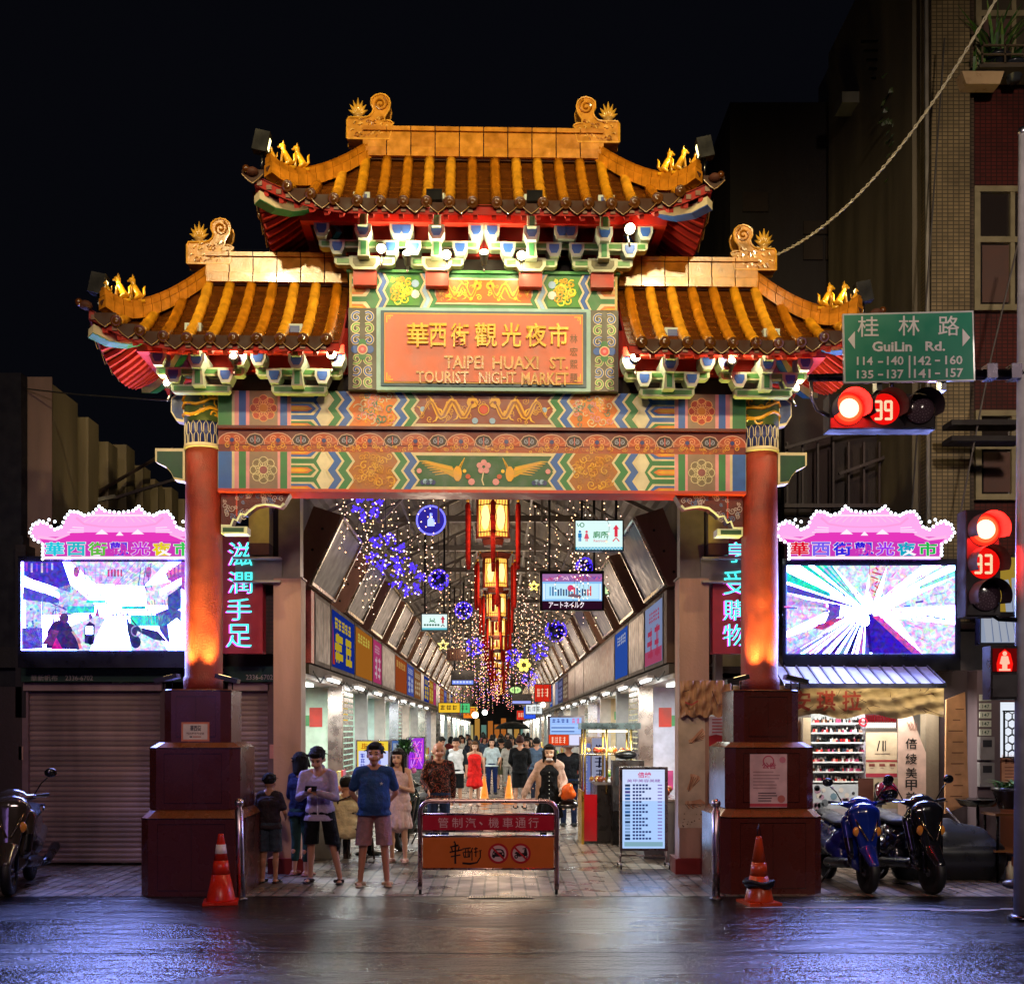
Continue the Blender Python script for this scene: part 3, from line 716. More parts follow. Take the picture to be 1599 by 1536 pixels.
# ---- bracket sets (blue cups, green arms, pale borders)
def cup(m, x, z, w=.17, h=.15, y0=-.6, y1=-.35, c=BLU):
    h2 = h/2; P_ = [(-w/2,h2),(w/2,h2),(w/2,0),(w*.28,-h2),(-w*.28,-h2),(-w/2,0)]
    m.xz([(x+a,z+b_) for a,b_ in P_][::-1], y0, y1, hx('b4c4bc')); m.xz([(x+a*.66,z+b_*.62+.008) for a,b_ in P_][::-1], y0-.004, y1, c)
def arm(m, x0, x1, z, h=.085, y0=-.5, y1=-.38):
    m.xz([(x0,z-h/2+.025),(x0+.03,z-h/2),(x1-.03,z-h/2),(x1,z-h/2+.025),(x1,z+h/2),(x0,z+h/2)], y0, y1, hx('b4c4a4')); m.box(x0+.03, x1-.03, y0-.004, y1, z-h/2+.02, z+h/2-.02, hx('4a8a4c'))
def bracket_set(x, zt, yf=-.62, wide=(.45,.27), post=True):
    m = MB()
    cup(m, x, zt-.07, .18, .16, yf-.12, -.2, hx('26408c')); m.box(x-.05,x+.05,yf-.04,-.2,zt-.31,zt-.15,hx('acbca4')); m.box(x-.028,x+.028,yf-.045,-.2,zt-.30,zt-.16,GRN)
    cup(m, x, zt-.35, .18, .16, yf+.02, -.2); m.xz([(x-.05,zt-.43),(x-.065,zt-.60),(x+.065,zt-.60),(x+.05,zt-.43)][::-1], yf+.08, -.2, hx('acbca4')); m.box(x-.03,x+.03,yf+.076,-.2,zt-.585,zt-.44,GRN)
    if post:
        m.xz([(x-.17,zt-.55),(x+.17,zt-.55),(x+.17,zt-.64),(x+.12,zt-.70),(x-.12,zt-.70),(x-.17,zt-.64)][::-1], -.42, .42, hx('a8b094')); m.xz([(x-.13,zt-.575),(x+.13,zt-.575),(x+.13,zt-.63),(x+.10,zt-.67),(x-.10,zt-.67),(x-.13,zt-.63)][::-1], -.424, .424, hx('5a5a3c'))
        m.box(x-.13, x+.13, -.38, .38, zt-.86, zt-.70, hx('a83424'))
    a, b_ = wide
    for s in (-1, 1):
        cup(m, x+s*a, zt-.29, .17, .16, -.5, -.28); cup(m, x+s*b_, zt-.47, .17, .16, -.46, -.28)
    arm(m, x-a-.04, x+a+.04, zt-.415, .09, -.42, -.3); arm(m, x-b_-.04, x+b_+.04, zt-.60, .09, -.40, -.3)
    m.build('bracket_set', gate)
for x in (-1.345,-.53,.53,1.345): bracket_set(x, 7.72, wide=(.44,.26) if abs(x) < 1 else (.47,.30))
for s in (-1,1):
    bracket_set(s*3.18, 6.27, wide=(.45,.29), post=False); bracket_set(s*2.08, 6.27, wide=(.44,.27), post=False)
m = MB()
m.box(-1.50,1.50,-.18,.18,7.28,8.0,hx('a82014'),'matte'); m.box(-1.42,1.42,-.1,.1,7.07,7.28,hx('1a100c'),'matte')
m.box(-2.05,2.05,-.54,-.44,7.50,7.62,hx('c83022'),'paint'); m.box(-2.05,2.05,.44,.54,7.50,7.62,hx('c83022'),'paint')
for s in (-1,1): m.box(*sorted((s*1.95,s*2.05)),-.44,.44,7.5,7.62,hx('a82014')); m.box(*sorted((s*1.28,s*1.40)),-.22,-.18,7.1,7.62,hx('c03020'))
for x in (-.9, 0, .9): m.box(x-.012,x+.012,-.195,-.18,7.3,7.6,hx('6a100c'))
m.build('bracket_backboard', gate)
for s in (-1,1):
    m = MB(); m.box(*sorted((s*1.56,s*3.25)),-.16,.16,5.92,6.45,hx('9a1a12'),'matte'); m.box(*sorted((s*1.56,s*3.25)),-.10,.10,5.72,5.92,hx('1a100c'),'matte')
    for yy in (-.54,.44): m.box(*sorted((s*1.56,s*3.85)),yy,yy+.1,6.03,6.13,hx('c83022'),'paint')
    m.box(*sorted((s*3.75,s*3.85)),-.44,.44,6.03,6.13,hx('a82014'))
    for q in (2.6,3.2): m.box(*sorted((s*(q-.05),s*(q+.05))),-.2,-.16,5.95,6.1,hx('c03020'))
    m.build('bracket_backboard', gate)
# paper notices on the plinths
m = MB(); cv = CV(m, plane_px(-.382, .002, GM)); cv.rect(283,1127,327,1157,hx('e08060'),0); cv.rect(286,1130,324,1154,hx('ecd8cc'),1)
cv.text('華西街',297,1132,314,1141,hx('30303a'),2); cv.text('觀光夜市歡迎您',291,1143,319,1147,hx('a08078'),2); cv.rect(296,1149,300,1151,hx('303030'),2); cv.rect(301,1149,314,1151,hx('c08878'),2)
solo_n = m; m.T = None
o = m.build('notice_plate'); o.parent = None; o.matrix_world = GM; tag(o, 'small orange bordered notice plate on the left gate plinth', 'notice')
m = MB(); cv = CV(m, plane_px(-.512, .002, GM)); cv.rect(1171,1177,1229,1260,hx('d8b4b4'),0); cv.rect(1171,1254,1229,1259,hx('c04050'),1)
cv.ring(1200,1188,8,2,hx('c05068'),1); cv.text('公告',1190,1190,1212,1200,hx('b0405a'),2); cv.disc(1222,1186,5,hx('d08090'),1); cv.disc(1220,1247,6,hx('c06a60'),1)
rnd = random.Random(1)
for k in range(6):
    cv.rect(1176, 1204+k*5, 1176+rnd.uniform(30,44), 1206+k*5, hx('b08a8c'), 1)
for k in range(4): cv.rect(1184, 1237+k*4, 1184+rnd.uniform(20,32), 1238.6+k*4, hx('5a4448'), 1)
o = m.build('notice_poster'); o.matrix_world = GM; tag(o, 'pink paper poster in plastic taped to the right gate plinth', 'poster')

# ---- flood lamps
def floodlamp(x, y, z, aimv, e, label, k=1., glow=.04, col=(1,.80,.44), housing=True, pl=True, par=True):
    p = wp((x,y,z)); t = thing('flood_lamp', label, 'lamp', p)
    m = MB(); d = Vector(aimv).normalized(); q = d.to_track_quat('Z','Y').to_matrix().to_4x4()
    m.T = q
    m.lathe([(.02,-.13),(.035,-.12),(.04,-.06),(.06,-.01),(.062,.0)], (0,0,0), hx('2a2a2c'), 'plastic', 12)
    m.T = None; m.tube([Vector((0,0,0))-d*.12, Vector((0,0,-.12))-d*.06, Vector((0,0,-.2))], .012, hx('888888'), 'steel', 6); m.build('lamp_housing', t)
    m = MB(); m.T = q; m.ball((0,0,.01), glow*k, col, 'lampglow', 10, (1,1,.6)); m.build('bulb', t)
    if pl: light('POINT', p+Vector(aimv).normalized()*.1, e*2.1, col, .05)
for i, (x,z,e,lb) in enumerate(((-1.15,7.22,5,'first lamp from the left above the painted beam of the name board'),(-.86,7.16,9,'lamp between the first two bracket sets above the name board'),
        (-.42,7.16,8,'lamp beside the second bracket set above the name board'),(.0,7.18,8,'middle lamp on a bent stalk above the name board'),(.42,7.16,8,'lamp left of the third bracket set above the name board'))):
    floodlamp(x, -.5, z, (0,-.5,.6) if i%2 else (0,-.8,-.5), e, 'small bright flood '+lb, glow=.05)
floodlamp(1.62,-.62,7.42,(.2,-.6,-.5),4,'bright flood lamp under the right end of the upper roof',glow=.06)
for sx, lb in ((-1,'left'),(1,'right')):
    floodlamp(sx*2.78,-.55,5.98,(0,-.6,.4),9,'bright flood lamp among the brackets of the %s lower roof' % lb)
    floodlamp(sx*1.70,-.52,6.02,(0,-.7,.2),9,'bright flood lamp between the name board and the %s lower roof brackets' % lb, glow=.055)
    floodlamp(sx*3.58,-.3,5.76,(sx*.2,-.8,.1),7,'round flood lamp at the top of the %s column' % lb)
# two box floods shining on the name board
for sx, lb in ((-1,'left'),(1,'right')):
    p = wp((sx*.54,-.95,7.55)); t = thing('box_floodlight', 'black box floodlight on the %s middle bracket set, shining on the name board' % lb, 'floodlight', p)
    m = MB(); m.obox((0,0,0),(.17,.16,.15),hx('1a1a1c'),'plastic',(R(-20),0,0)); m.tube([(0,.1,.05),(0,.35,.05)],.02,hx('303030'),'steel',6); m.build('housing', t)
    m = MB(); m.obox((0,.0,-.09),(.14,.12,.03),(1,.9,.7),'lampglow',(R(-20),0,0)); m.build('lens', t)
    light('SPOT', p+Vector((0,0,-.12)), 330, (1,.84,.50), .06, aim=wp((sx*.25,-.3,6.35)), spot=68, blend=.8)
# corner floods that light the roof figures
for sx in (-1,1):
    for (u,y,z,lb,e) in ((2.42,-.80,8.22,'upper',40),(4.18,-.80,6.66,'lower',60)):
        side = 'left' if sx < 0 else 'right'
        p = wp((sx*u,y,z)); t = thing('corner_floodlight', 'tilted black floodlight on the %s tip of the %s roof' % (side, lb), 'floodlight', p)
        m = MB(); m.obox((0,0,0),(.16,.12,.22),hx('0c0c0e'),'matte',(0,R(-sx*12),0)); m.tube([(0,0,-.1),(0,0,-.3)],.014,hx('606060'),'steel',6); m.build('housing', t)
        m = MB(); m.obox((-sx*.078,.01,-.02),(.008,.06,.12),(1,.85,.35),'e4',(0,R(-sx*12),0)); m.build('lens', t)
        light('SPOT', p+Vector((-sx*.1,-.12,.05)), e*.5, (1,.82,.30), .04, aim=wp((sx*(u-.6),-.72,z-.12)), spot=56)
# up-lights at the foot of each shaft
for sx, side in ((-1,'left'),(1,'right')):
    for q, sd in ((-1,'left'),(1,'right')):
        p = wp((sx*3.24+q*.34,-.30,2.42)); t = thing('uplight', 'flat black uplight on the %s side of the %s column foot' % (sd, side), 'uplight', p)
        m = MB(); m.obox((0,0,0),(.26,.16,.05),hx('18181a'),'plastic',(0,R(q*14),0))
        for k in (-.05,.05): m.tube([(k,.02,-.02),(k,.02,-.12)],.008,hx('303030'),'steel',6)
        m.build('housing', t); m = MB(); m.obox((-q*.03,-.01,.03),(.12,.1,.012),(1,.7,.3),'e4',(0,R(q*14),0)); m.build('lens', t)
        light('SPOT', wp((sx*3.24+q*.20,-.34,2.47)), 300, (1,.78,.16), .04, aim=wp((sx*3.24+q*.03,-.1,3.6)), spot=80, blend=.9)
# ================================================================ GROUND
m_, N, L, b = nodes_mat('wet_road')
tc = N.new('ShaderNodeTexCoord')
def noise(scale, detail=5, mapscale=None, src=None):
    n = N.new('ShaderNodeTexNoise'); n.inputs['Scale'].default_value = scale; n.inputs['Detail'].default_value = detail
    if mapscale:
        mp = N.new('ShaderNodeMapping'); mp.inputs['Scale'].default_value = mapscale; L.new(tc.outputs['Object'], mp.inputs[0]); L.new(mp.outputs[0], n.inputs['Vector'])
    else: L.new(tc.outputs['Object'], n.inputs['Vector'])
    return n.outputs[0]
def mapr(src, a, b_, c, d):
    q = N.new('ShaderNodeMapRange'); q.inputs['From Min'].default_value = a; q.inputs['From Max'].default_value = b_; q.inputs['To Min'].default_value = c; q.inputs['To Max'].default_value = d
    L.new(src, q.inputs[0]); return q.outputs[0]
def ramp(src, stops):
    q = N.new('ShaderNodeValToRGB'); e = q.color_ramp.elements
    e[0].position, e[0].color = stops[0][0], (*stops[0][1],1); e[1].position, e[1].color = stops[-1][0], (*stops[-1][1],1)
    for p_, c_ in stops[1:-1]: k = e.new(p_); k.color = (*c_,1)
    L.new(src, q.inputs[0]); return q.outputs[0]
def bump(h, strength, dist, nrm=None):
    q = N.new('ShaderNodeBump'); q.inputs['Strength'].default_value = strength; q.inputs['Distance'].default_value = dist; L.new(h, q.inputs['Height'])
    if nrm is not None: L.new(nrm, q.inputs['Normal'])
    return q.outputs[0]
big = noise(.9, 6, (.35,1,1)); fine = noise(32, 3, (.45,1,1)); mid = noise(8.5, 4, (.2,1,1)); grain = noise(60, 2, (.6,1,1)); wave = noise(2.2, 3, (.35,1,1))
L.new(ramp(noise(1.3, 6), [(.3,(.006,.0055,.006)),(.7,(.020,.018,.019))]), b.inputs['Base Color'])
L.new(mapr(big, .40, .60, .13, .34), b.inputs['Roughness'])
b.inputs['Specular IOR Level'].default_value = .42; b.inputs['Coat Weight'].default_value = .28; b.inputs['Coat Roughness'].default_value = .15
nb = bump(fine, 1., .010, bump(mid, 1., .030, bump(grain, 1., .009, bump(wave, 1., .05)))); L.new(nb, b.inputs['Normal']); L.new(nb, b.inputs['Coat Normal'])
m_, N, L, b = nodes_mat('wet_paving')
tc = N.new('ShaderNodeTexCoord')
mp = N.new('ShaderNodeMapping'); mp.inputs['Rotation'].default_value = (0,0,R(90)); L.new(tc.outputs['Object'], mp.inputs[0])
br = N.new('ShaderNodeTexBrick'); br.inputs['Scale'].default_value = 1; br.inputs['Brick Width'].default_value = .31; br.inputs['Row Height'].default_value = .158
br.inputs['Mortar Size'].default_value = .014; br.inputs['Mortar Smooth'].default_value = .3; br.inputs['Bias'].default_value = 0
br.inputs['Color1'].default_value = (.16,.12,.095,1); br.inputs['Color2'].default_value = (.27,.21,.17,1); br.inputs['Mortar'].default_value = (.02,.018,.018,1)
L.new(mp.outputs[0], br.inputs['Vector'])
mixn = N.new('ShaderNodeVectorMath'); mixn.operation = 'SCALE'; L.new(br.outputs[0], mixn.inputs[0]); L.new(mapr(noise(2.2, 7), .3, .7, .55, 1.15), mixn.inputs['Scale']); L.new(mixn.outputs[0], b.inputs['Base Color'])
L.new(mapr(noise(1.7, 6), .38, .62, .20, .50), b.inputs['Roughness'])
inv = N.new('ShaderNodeMath'); inv.operation = 'SUBTRACT'; inv.inputs[0].default_value = 1; L.new(br.outputs['Fac'], inv.inputs[1])
cell = N.new('ShaderNodeTexNoise'); cell.inputs['Scale'].default_value = 2.4; cell.inputs['Detail'].default_value = 1; L.new(tc.outputs['Object'], cell.inputs['Vector'])
L.new(bump(inv.outputs[0], 1., .012, bump(noise(14, 5), .35, .01)), b.inputs['Normal']); b.inputs['Specular IOR Level'].default_value = .7
def sheet(name, x0, x1, y0, y1, z, mt):
    m = MB(); m.quad([(x0,y0,z),(x1,y0,z),(x1,y1,z),(x0,y1,z)], (.05,.05,.05), mt); return struct(m, name)
sheet('ground', -260, 260, -60, 420, -.012, 'matte')
sheet('road', -60, 60, -14, 12.06, -.004, 'wet_road')
sheet('paving', -60, 60, 12.06, 130, 0, 'wet_paving')
m = MB(); rnd = random.Random(4)                       # worn white paint and a tar seam on the road
def road_patch(pts, col, z, mt='dirty'): m.quad([(*p, z) for p in pts], col, mt)
for k in range(9):
    x = 2.6+k*.62+rnd.uniform(-.1,.1); y = 11.35-.06*k+rnd.uniform(-.1,.12)
    road_patch([(x,y),(x+rnd.uniform(.5,.9),y-.03),(x+rnd.uniform(.5,.8),y+.10),(x+.05,y+.07)], (.30,.28,.28), .0005)
m.build('road_marking')['kind'] = 'structure'
m = MB(); pts = [(-14+i*1.0, 9.02+.035*math.sin(i*1.7)) for i in range(29)]
CV(m, lambda a, b_, l: Vector((a, b_, .0003)), 'matte').line(pts, .018, (.006,.006,.006)); struct(m, 'road_seam')
m = MB(); g = P(735,1402,12); x0, x1 = -.31, .36                # drain grate
for i in range(24):
    x = x0+(x1-x0)*i/23; m.box(x-.008, x+.008, 11.93, 12.03, .0005, .006, (.05,.05,.05), 'steel')
m.box(x0-.02,x1+.02,11.92,11.93,.0005,.006,(.08,.08,.08),'steel'); m.box(x0-.02,x1+.02,12.03,12.04,.0005,.006,(.08,.08,.08),'steel'); m.box(x0,x1,11.93,12.03,-.002,.0008,(.003,.003,.003),'matte')
solo(m, 'drain_grate', 'narrow dark drain grate in the ground in front of the barrier', 'drain grate')

# ================================================================ COVERED ARCADE STREET
XL, XR = -2.62, 2.36; Y0 = 15.0; UN = 3.4; NU = 26
WOOD = hx('946c58')
mat('panel',.45,var=.4,spec=.15,vscale=5)
# roof
m = MB(); nC = 60
Y1 = Y0+UN*NU
for s in (-1,1):
    V = []; k = 40
    for i in range(k+1):
        x = s*3.1*(1-i/k)-.13; z = 5.25+1.55*i/k+.02*(i%2)
        V += [(x,13.9,z),(x,Y1,z)]
    m.add(V, [(2*i,2*i+1,2*i+3,2*i+2) for i in range(k)], hx('6e6a68'), 'dirty')
    m.box(-.13+s*2.9-.1, -.13+s*2.9+.1, 13.9, Y1, 5.05, 5.25, hx('50484a'), 'dirty')
arcade = thing('arcade_roof', 'long grey corrugated roof on steel trusses covering the market street', 'roof', (0,0,0))
m.build('roof_sheet', arcade)
for k in range(NU):
    y = 14.3+k*UN; m = MB()
    m.box(-2.95,2.72,y-.06,y+.06,5.86,5.98,hx('7a746c'),'paint')
    for s in (-1,1):
        m.tube([(s*2.8-.13,y,5.3),(-.13,y,6.6)],.045,hx('7a746c'),'paint',4)
        for q in (.35,.7): m.tube([(s*2.8*(1-q)-.13,y,5.2),(s*2.8*(1-q)-.13,y,5.3+1.35*q)],.025,hx('7a746c'),'paint',4)
        m.tube([(s*1.8-.13,y,5.2),(s*.84-.13,y,6.2)],.022,hx('7a746c'),'paint',4)
        m.tube([(s*.5-.13,y+.1,6.1),(s*2.2-.13,y+1.7,5.6)],.016,hx('5a5450'),'paint',4)
    for q in (-1.6,-.5,.6,1.5): m.box(q-.02,q+.02,y,y+UN-.1,5.30+(.9-abs(q)*.4),5.36+(.9-abs(q)*.4),hx('5a5652'),'paint')
    m.build('truss', arcade)
# portal posts and steel brackets at the arcade mouth
def portal(s, x0, x1, red, side):
    t = thing('portal_pillar', 'pink beige pillar with a red foot and steel beams on the %s side of the arcade mouth' % side, 'pillar', (0,0,0))
    m = MB(); m.box(x0,x1,13.95,14.3,.20,3.78,hx('c89c88'),'dirty'); m.build('shaft', t)
    m = MB(); m.box(x0-.06,x1+.06,13.88,14.36,0,.20,hx('7a1410'),'paint'); m.build('foot', t)
    m = MB(); xa, xb = (x0+.05, x1-.02) if s < 0 else (x0+.02, x1-.05)
    m.box(xa, xb, 14.02, 14.24, 3.78, 5.3, hx('8a8070'), 'paint')
    m.box(xa-.04, xb+.04, 13.96, 14.3, 3.78, 3.80, hx('8a8070'), 'paint'); m.build('steel_post', t)
    m = MB(); xo = x0-.30 if s < 0 else x1-.02
    m.box(xo, xo+.26, 13.88, 14.12, 4.22, 5.05, hx('c8b878'), 'paint'); m.box(xo, xo+.26, 13.878, 14.12, 4.07, 4.22, hx('6a4a44'), 'paint'); m.build('box_post', t)
    m = MB(); a, b_ = (x0-.5, x0+.1) if s < 0 else (x1-.1, x1+.5)
    for z in (3.72, 4.02): m.box(a, b_, 13.86, 14.14, z, z+.025, hx('b8b0a0'), 'paint')
    m.box(a, b_, 13.985, 14.01, 3.745, 4.02, hx('8a8478'), 'paint')
    m.tube([(a+.05 if s < 0 else b_-.05,14.05,3.95),(xa+.1,14.1,5.05)], .03, hx('807868'), 'paint', 4); m.build('steel_bracket', t)
    return t
portal(-1, -2.88, -2.53, 0, 'left'); tR = portal(1, 2.32, 2.70, 0, 'right')
m = MB(); cv = CV(m, plane_px(13.945, .002))                              # hand pictures on the right pillar
cv.rect(1059,1120,1101,1292,hx('c8b4a0'),0)
rnd = random.Random(12)
SK = [hx('d8a888'), hx('c89070'), hx('e0b898')]
for (yy, a0) in ((1150,20),(1225,70),(1245,-60)):
    for f_ in range(5):
        a = R(a0+f_*14-30); L_ = 17
        x, y = 1080+math.cos(a)*6+f_*1.5-4, yy
        cv.line([(x-6,y+8),(x+math.cos(a)*L_*.5,y-math.sin(a)*L_*.5),(x+math.cos(a)*L_,y-math.sin(a)*L_)], [6,5,3.4], SK[f_%3], 1+f_)
        cv.line([(x-6,y+10),(x+math.cos(a)*L_*.9,y-math.sin(a)*L_*.9+2.5)], .8, hx('6a4434'), 2+f_)
for _ in range(14): cv.disc(rnd.uniform(1064,1098), rnd.uniform(1270,1290), rnd.uniform(.6,1.4), hx('503428'), 2, 6)
o = solo(m, 'nail_poster', 'tall pasted poster with hands and painted nails on the right arcade pillar', 'poster')

# sign fascia, tilted light boxes, shops
def glyphs(cv, x0, y0, x1, y1, n, col, rnd, lay=3, vertical=False):
    """rows of blurred, unreadable strokes as in the photograph"""
    for i in range(n):
        if vertical: cx0, cx1 = x0, x1; cy0 = y0+(y1-y0)*i/n; cy1 = y0+(y1-y0)*(i+.85)/n
        else: cy0, cy1 = y0, y1; cx0 = x0+(x1-x0)*i/n; cx1 = x0+(x1-x0)*(i+.85)/n
        w_ = abs(cx1-cx0)*.12
        for k in range(3):
            y = cy0+(cy1-cy0)*(k+.5)/3+rnd.uniform(-.05,.05)*(cy1-cy0); cv.line([(cx0+rnd.uniform(0,.2)*(cx1-cx0),y),(cx1-rnd.uniform(0,.2)*(cx1-cx0),y)], w_, col, lay)
        for k in range(2):
            x = cx0+(cx1-cx0)*rnd.uniform(.2,.8); cv.line([(x,cy0),(x+rnd.uniform(-.1,.1)*(cx1-cx0),cy1)], w_, col, lay)
SIGNC = {-1: [('2a1c18','5a4438'),('1e3aa8','f0d030'),('d0802c','f8e060'),('e04a88','ffe0e8'),('1c1a18','50483c'),('c05a2c','e8b060'),('5a6ac8','d0d8ff'),('a86a3c','f0d0a0')],
         1: [('a8b8e8','d84a70'),('3c2c20','7a5a3c'),('3a68d8','e0e8ff'),('4a2c2c','c0703c'),('4a2c2c','b85a90'),('6a4a44','b08a70'),('8c6a5c','d8c0a0'),('5a5a80','a0a0d8')]}
SIGND = {-1: ['dark unlit sign','blue sign with yellow strokes','orange sign with yellow strokes','pink glowing sign','black empty sign','rust red sign','violet sign','brown sign'],
         1: ['pale blue sign with a pink foot','brown unlit sign','bright blue sign','ribbed maroon sign','maroon sign with purple glow','dusty brown sign','tan sign','slate blue sign']}
ORD = ['first','second','third','fourth','fifth','sixth','seventh','eighth','ninth','tenth','eleventh','twelfth','thirteenth','fourteenth','fifteenth','sixteenth','seventeenth','eighteenth','nineteenth','twentieth','twenty-first','twenty-second','twenty-third','twenty-fourth','twenty-fifth','twenty-sixth','twenty-seventh']
rnd = random.Random(21)
panel_proto = {}
for s, X, side in ((-1, XL, 'left'), (1, XR, 'right')):
    y = Y0+.6
    # tilted boxes leaning over the street
    for k in range(NU):
        yk = 15.1+k*UN+rnd.uniform(-.15,.15)
        if k == 0:
            t = thing('tilted_light_box', 'brown box with a grey glass face leaning over the street, %s side, nearest the gate' % side, 'light box', (X, yk, 3.84), 0, 'tilted boxes along the %s side' % side)
            m = MB(); a = -s*.46; h = .96; d = s*.34          # leans towards the aisle
            pr = [(0,0),(d,0),(d+a*.9,h+.12),(a,h)]
            V = [(x,0,z) for x,z in pr]+[(x,2.25,z) for x,z in pr]
            m.add(V, [(0,1,2,3),(7,6,5,4),(0,4,5,1),(1,5,6,2),(2,6,7,3),(3,7,4,0)], WOOD, 'dirty')
            for q in (.2,.5,.8): m.ball((d*.5+a*q, -.005, h*q), .02, hx('1a1412'), 'matte', 6, (1,.3,1))
            m.build('box_body', t)
            m = MB(); e = -s*.012
            def pp(u, v): return (a*v+e, 2.25*u, h*v)
            m.quad([pp(.06,.06),pp(.94,.06),pp(.94,.94),pp(.06,.94)], hx('2c2e34') if s < 0 else hx('3c4058'), 'panel'); m.build('glass_face', t)
            m = MB()
            for (p_, q_) in (((.03,.03),(.97,.03)),((.97,.03),(.97,.97)),((.97,.97),(.03,.97)),((.03,.97),(.03,.03))): m.tube([pp(*p_), pp(*q_)], .035, hx('b0a898'), 'steel', 4)
            m.build('face_frame', t); panel_proto[s] = t
        else: dup(panel_proto[s], (X, yk, 3.84), label='brown box with a glass face leaning over the street, %s side, %s from the gate' % (side, ORD[k]))
    # fascia signs
    k = 0; y = Y0+.55
    while y < Y1-3 and k < 27:
        w_ = [1.5,2.85,2.8,1.8,3.1,3.6,2.6,3.0][k%8] if s < 0 else [2.0,2.2,2.3,8.0,3.4,3.2,3.0,3.3][k%8]
        c1, c2 = SIGNC[s][k%8]
        t = thing('shop_sign', '%s on the %s fascia, %s from the gate' % (SIGND[s][k%8], side, ORD[k]), 'sign', (X, y, 2.78), 0, 'shop signs on the %s fascia' % side)
        m = MB(); m.box(*sorted((0, s*.28)), .02, w_-.05, 0, 1.02, hx('3a302c'), 'dirty'); m.build('sign_box', t)
        lit = c1 not in ('1c1a18','3c2c20','4a2c2c','6a4a44','2a1c18'); m = MB()
        cv = CV(m, lambda a, b_, l: Vector((-s*(.006+.003*l), a, b_)), 'dim' if lit else 'paint')
        cv.rect(.08,.06,w_-.12,.96,hx(c1) if lit else hx(c1,.45),0)
        if lit:
            if k%3 != 2: glyphs(cv, .25 if s > 0 else .3, .15, w_-.3, .62, 2 if w_ < 3 else 3, hx(c2), rnd)
            glyphs(cv, .3, .68, w_-.6, .86, 5, hx(c2), rnd)
            if s < 0 and k == 1: cv.poly([(.1,.1),(.35,.1),(.2,.5),(.1,.8)], hx('d04030'), 2)
            if s > 0 and k == 0: cv.rect(.08,.06,w_-.12,.28,hx('d86088'),2)
        else:
            q = .2
            while q < w_-.2: cv.rect(q,.1,q+.03,.92,hx(c2),2); q += .28
        m.build('sign_face', t); y += w_; k += 1
    m = MB(); m.box(*sorted((X+s*.02, X+s*.5)), Y0+.2, Y1, 2.62, 2.76, hx('4a423e'), 'dirty'); m.box(*sorted((X+s*.3, X+s*.6)), Y0, Y1, 2.76, 5.3, hx('3a322e'), 'dirty')
    if s < 0: m.box(X-.3, X, Y0+.25, Y0+.5, 2.78, 3.80, hx('a83c3c'), 'carved')
    else: m.box(X, X+.3, Y0+.25, Y0+.5, 2.78, 3.80, hx('5a4034'), 'dirty')
    for q in range(40):                                      # cables slung along the fascia
        yy = Y0+.3+q*1.1; m.tube([(X-s*.02,yy,2.66),(X-s*.04,yy+.5,2.60-rnd.uniform(0,.09)),(X-s*.02,yy+1.1,2.66)], .012, hx('1c1a1a'), 'rubber', 4, cap=False)
    solo(m, 'fascia_wall', 'dark wall carrying the signs and slung cables above the %s shops' % side, 'wall')
    # shops
    WC = [hx('cfe8d0'), hx('d8d4e8'), hx('bfe6da'), hx('e8e0b8'), hx('c8d8d0'), hx('d8b890')]
    for k in range(NU):
        y = Y0+k*UN; t = thing('shop', 'open lit shop front under the %s signs, %s from the gate' % (side, ORD[k]), 'shop', (X, y, 0), 0, 'shops along the %s side' % side)
        wc = WC[(k*2+(s > 0))%6]; lamp = [(.92,1,.9),(1,.95,.8),(.8,1,.95),(.9,.9,1)][k%4]
        m = MB()
        m.box(*sorted((s*.0, s*2.6)), UN-.12, UN, 0, 2.62, wc, 'paint'); m.box(*sorted((s*2.6, s*2.7)), 0, UN, 0, 2.62, wc, 'paint'); m.box(*sorted((s*.05, s*2.6)), 0, UN-.12, 2.55, 2.62, hx('c8c4c0'), 'paint')
        m.build('wall', t)
        m = MB(); m.box(*sorted((s*-.02, s*.22)), UN-.26, UN-.121, 0, 2.6, hx('9a9a9c') if k%2 else hx('b8a8a0'), 'steel' if k%3 == 0 else 'paint'); m.build('pilaster', t)
        if k%3 == 1:
            m = MB(); 
            for q in range(26): m.box(*sorted((s*.03, s*.06)), .3, 1.5, .1*q+.02, .1*q+.095, hx('8a8480'), 'steel')
            m.build('half_shutter', t)
        if k < 14:
            m = MB(); r2 = random.Random(k*7+s)
            for zz in (.45,.95,1.45,1.9):
                m.box(*sorted((s*.9, s*1.3)), .25, UN-.3, zz, zz+.03, hx('b8b4b0'), 'steel')
                q = .3
                while q < UN-.5:
                    w2 = r2.uniform(.08,.2); c_ = hx(r2.choice(['c83c30','e8c040','3c6cc0','e8e4dc','5a9a5c','d88040','8a4aa0','2a2a2a'])); m.box(*sorted((s*.92, s*1.2)), q, q+w2, zz+.032, zz+.032+r2.uniform(.1,.3), c_, 'plastic'); q += w2+r2.uniform(.02,.1)
            m.box(*sorted((s*.9, s*1.32)), .2, .23, 0, 2.1, hx('a0a0a0'), 'steel'); m.build('display_shelf', t)
        if k < 12:
            r2 = random.Random(k*13+s); m = MB(); cv = CV(m, lambda a,b_,l: Vector((s*a, UN-.122-.002*l, b_)))      # bills stuck on the side wall
            for q in range(7):
                a = r2.uniform(.3,1.5); z = r2.uniform(.8,2.1); w2 = r2.uniform(.12,.34); cc = hx(r2.choice(['d84030','f0c848','e8e4dc','3c70c8','58a868','e88838','c84888','f4f0e0'])); cv.rect(a,z,a+w2,z+r2.uniform(.15,.4),cc,1+q)
            cv.rect(.26,.0,2.5,.5,hx(r2.choice(['8a4a3c','4a6a60','70706c','a08050'])),1); m.build('wall_bills', t)
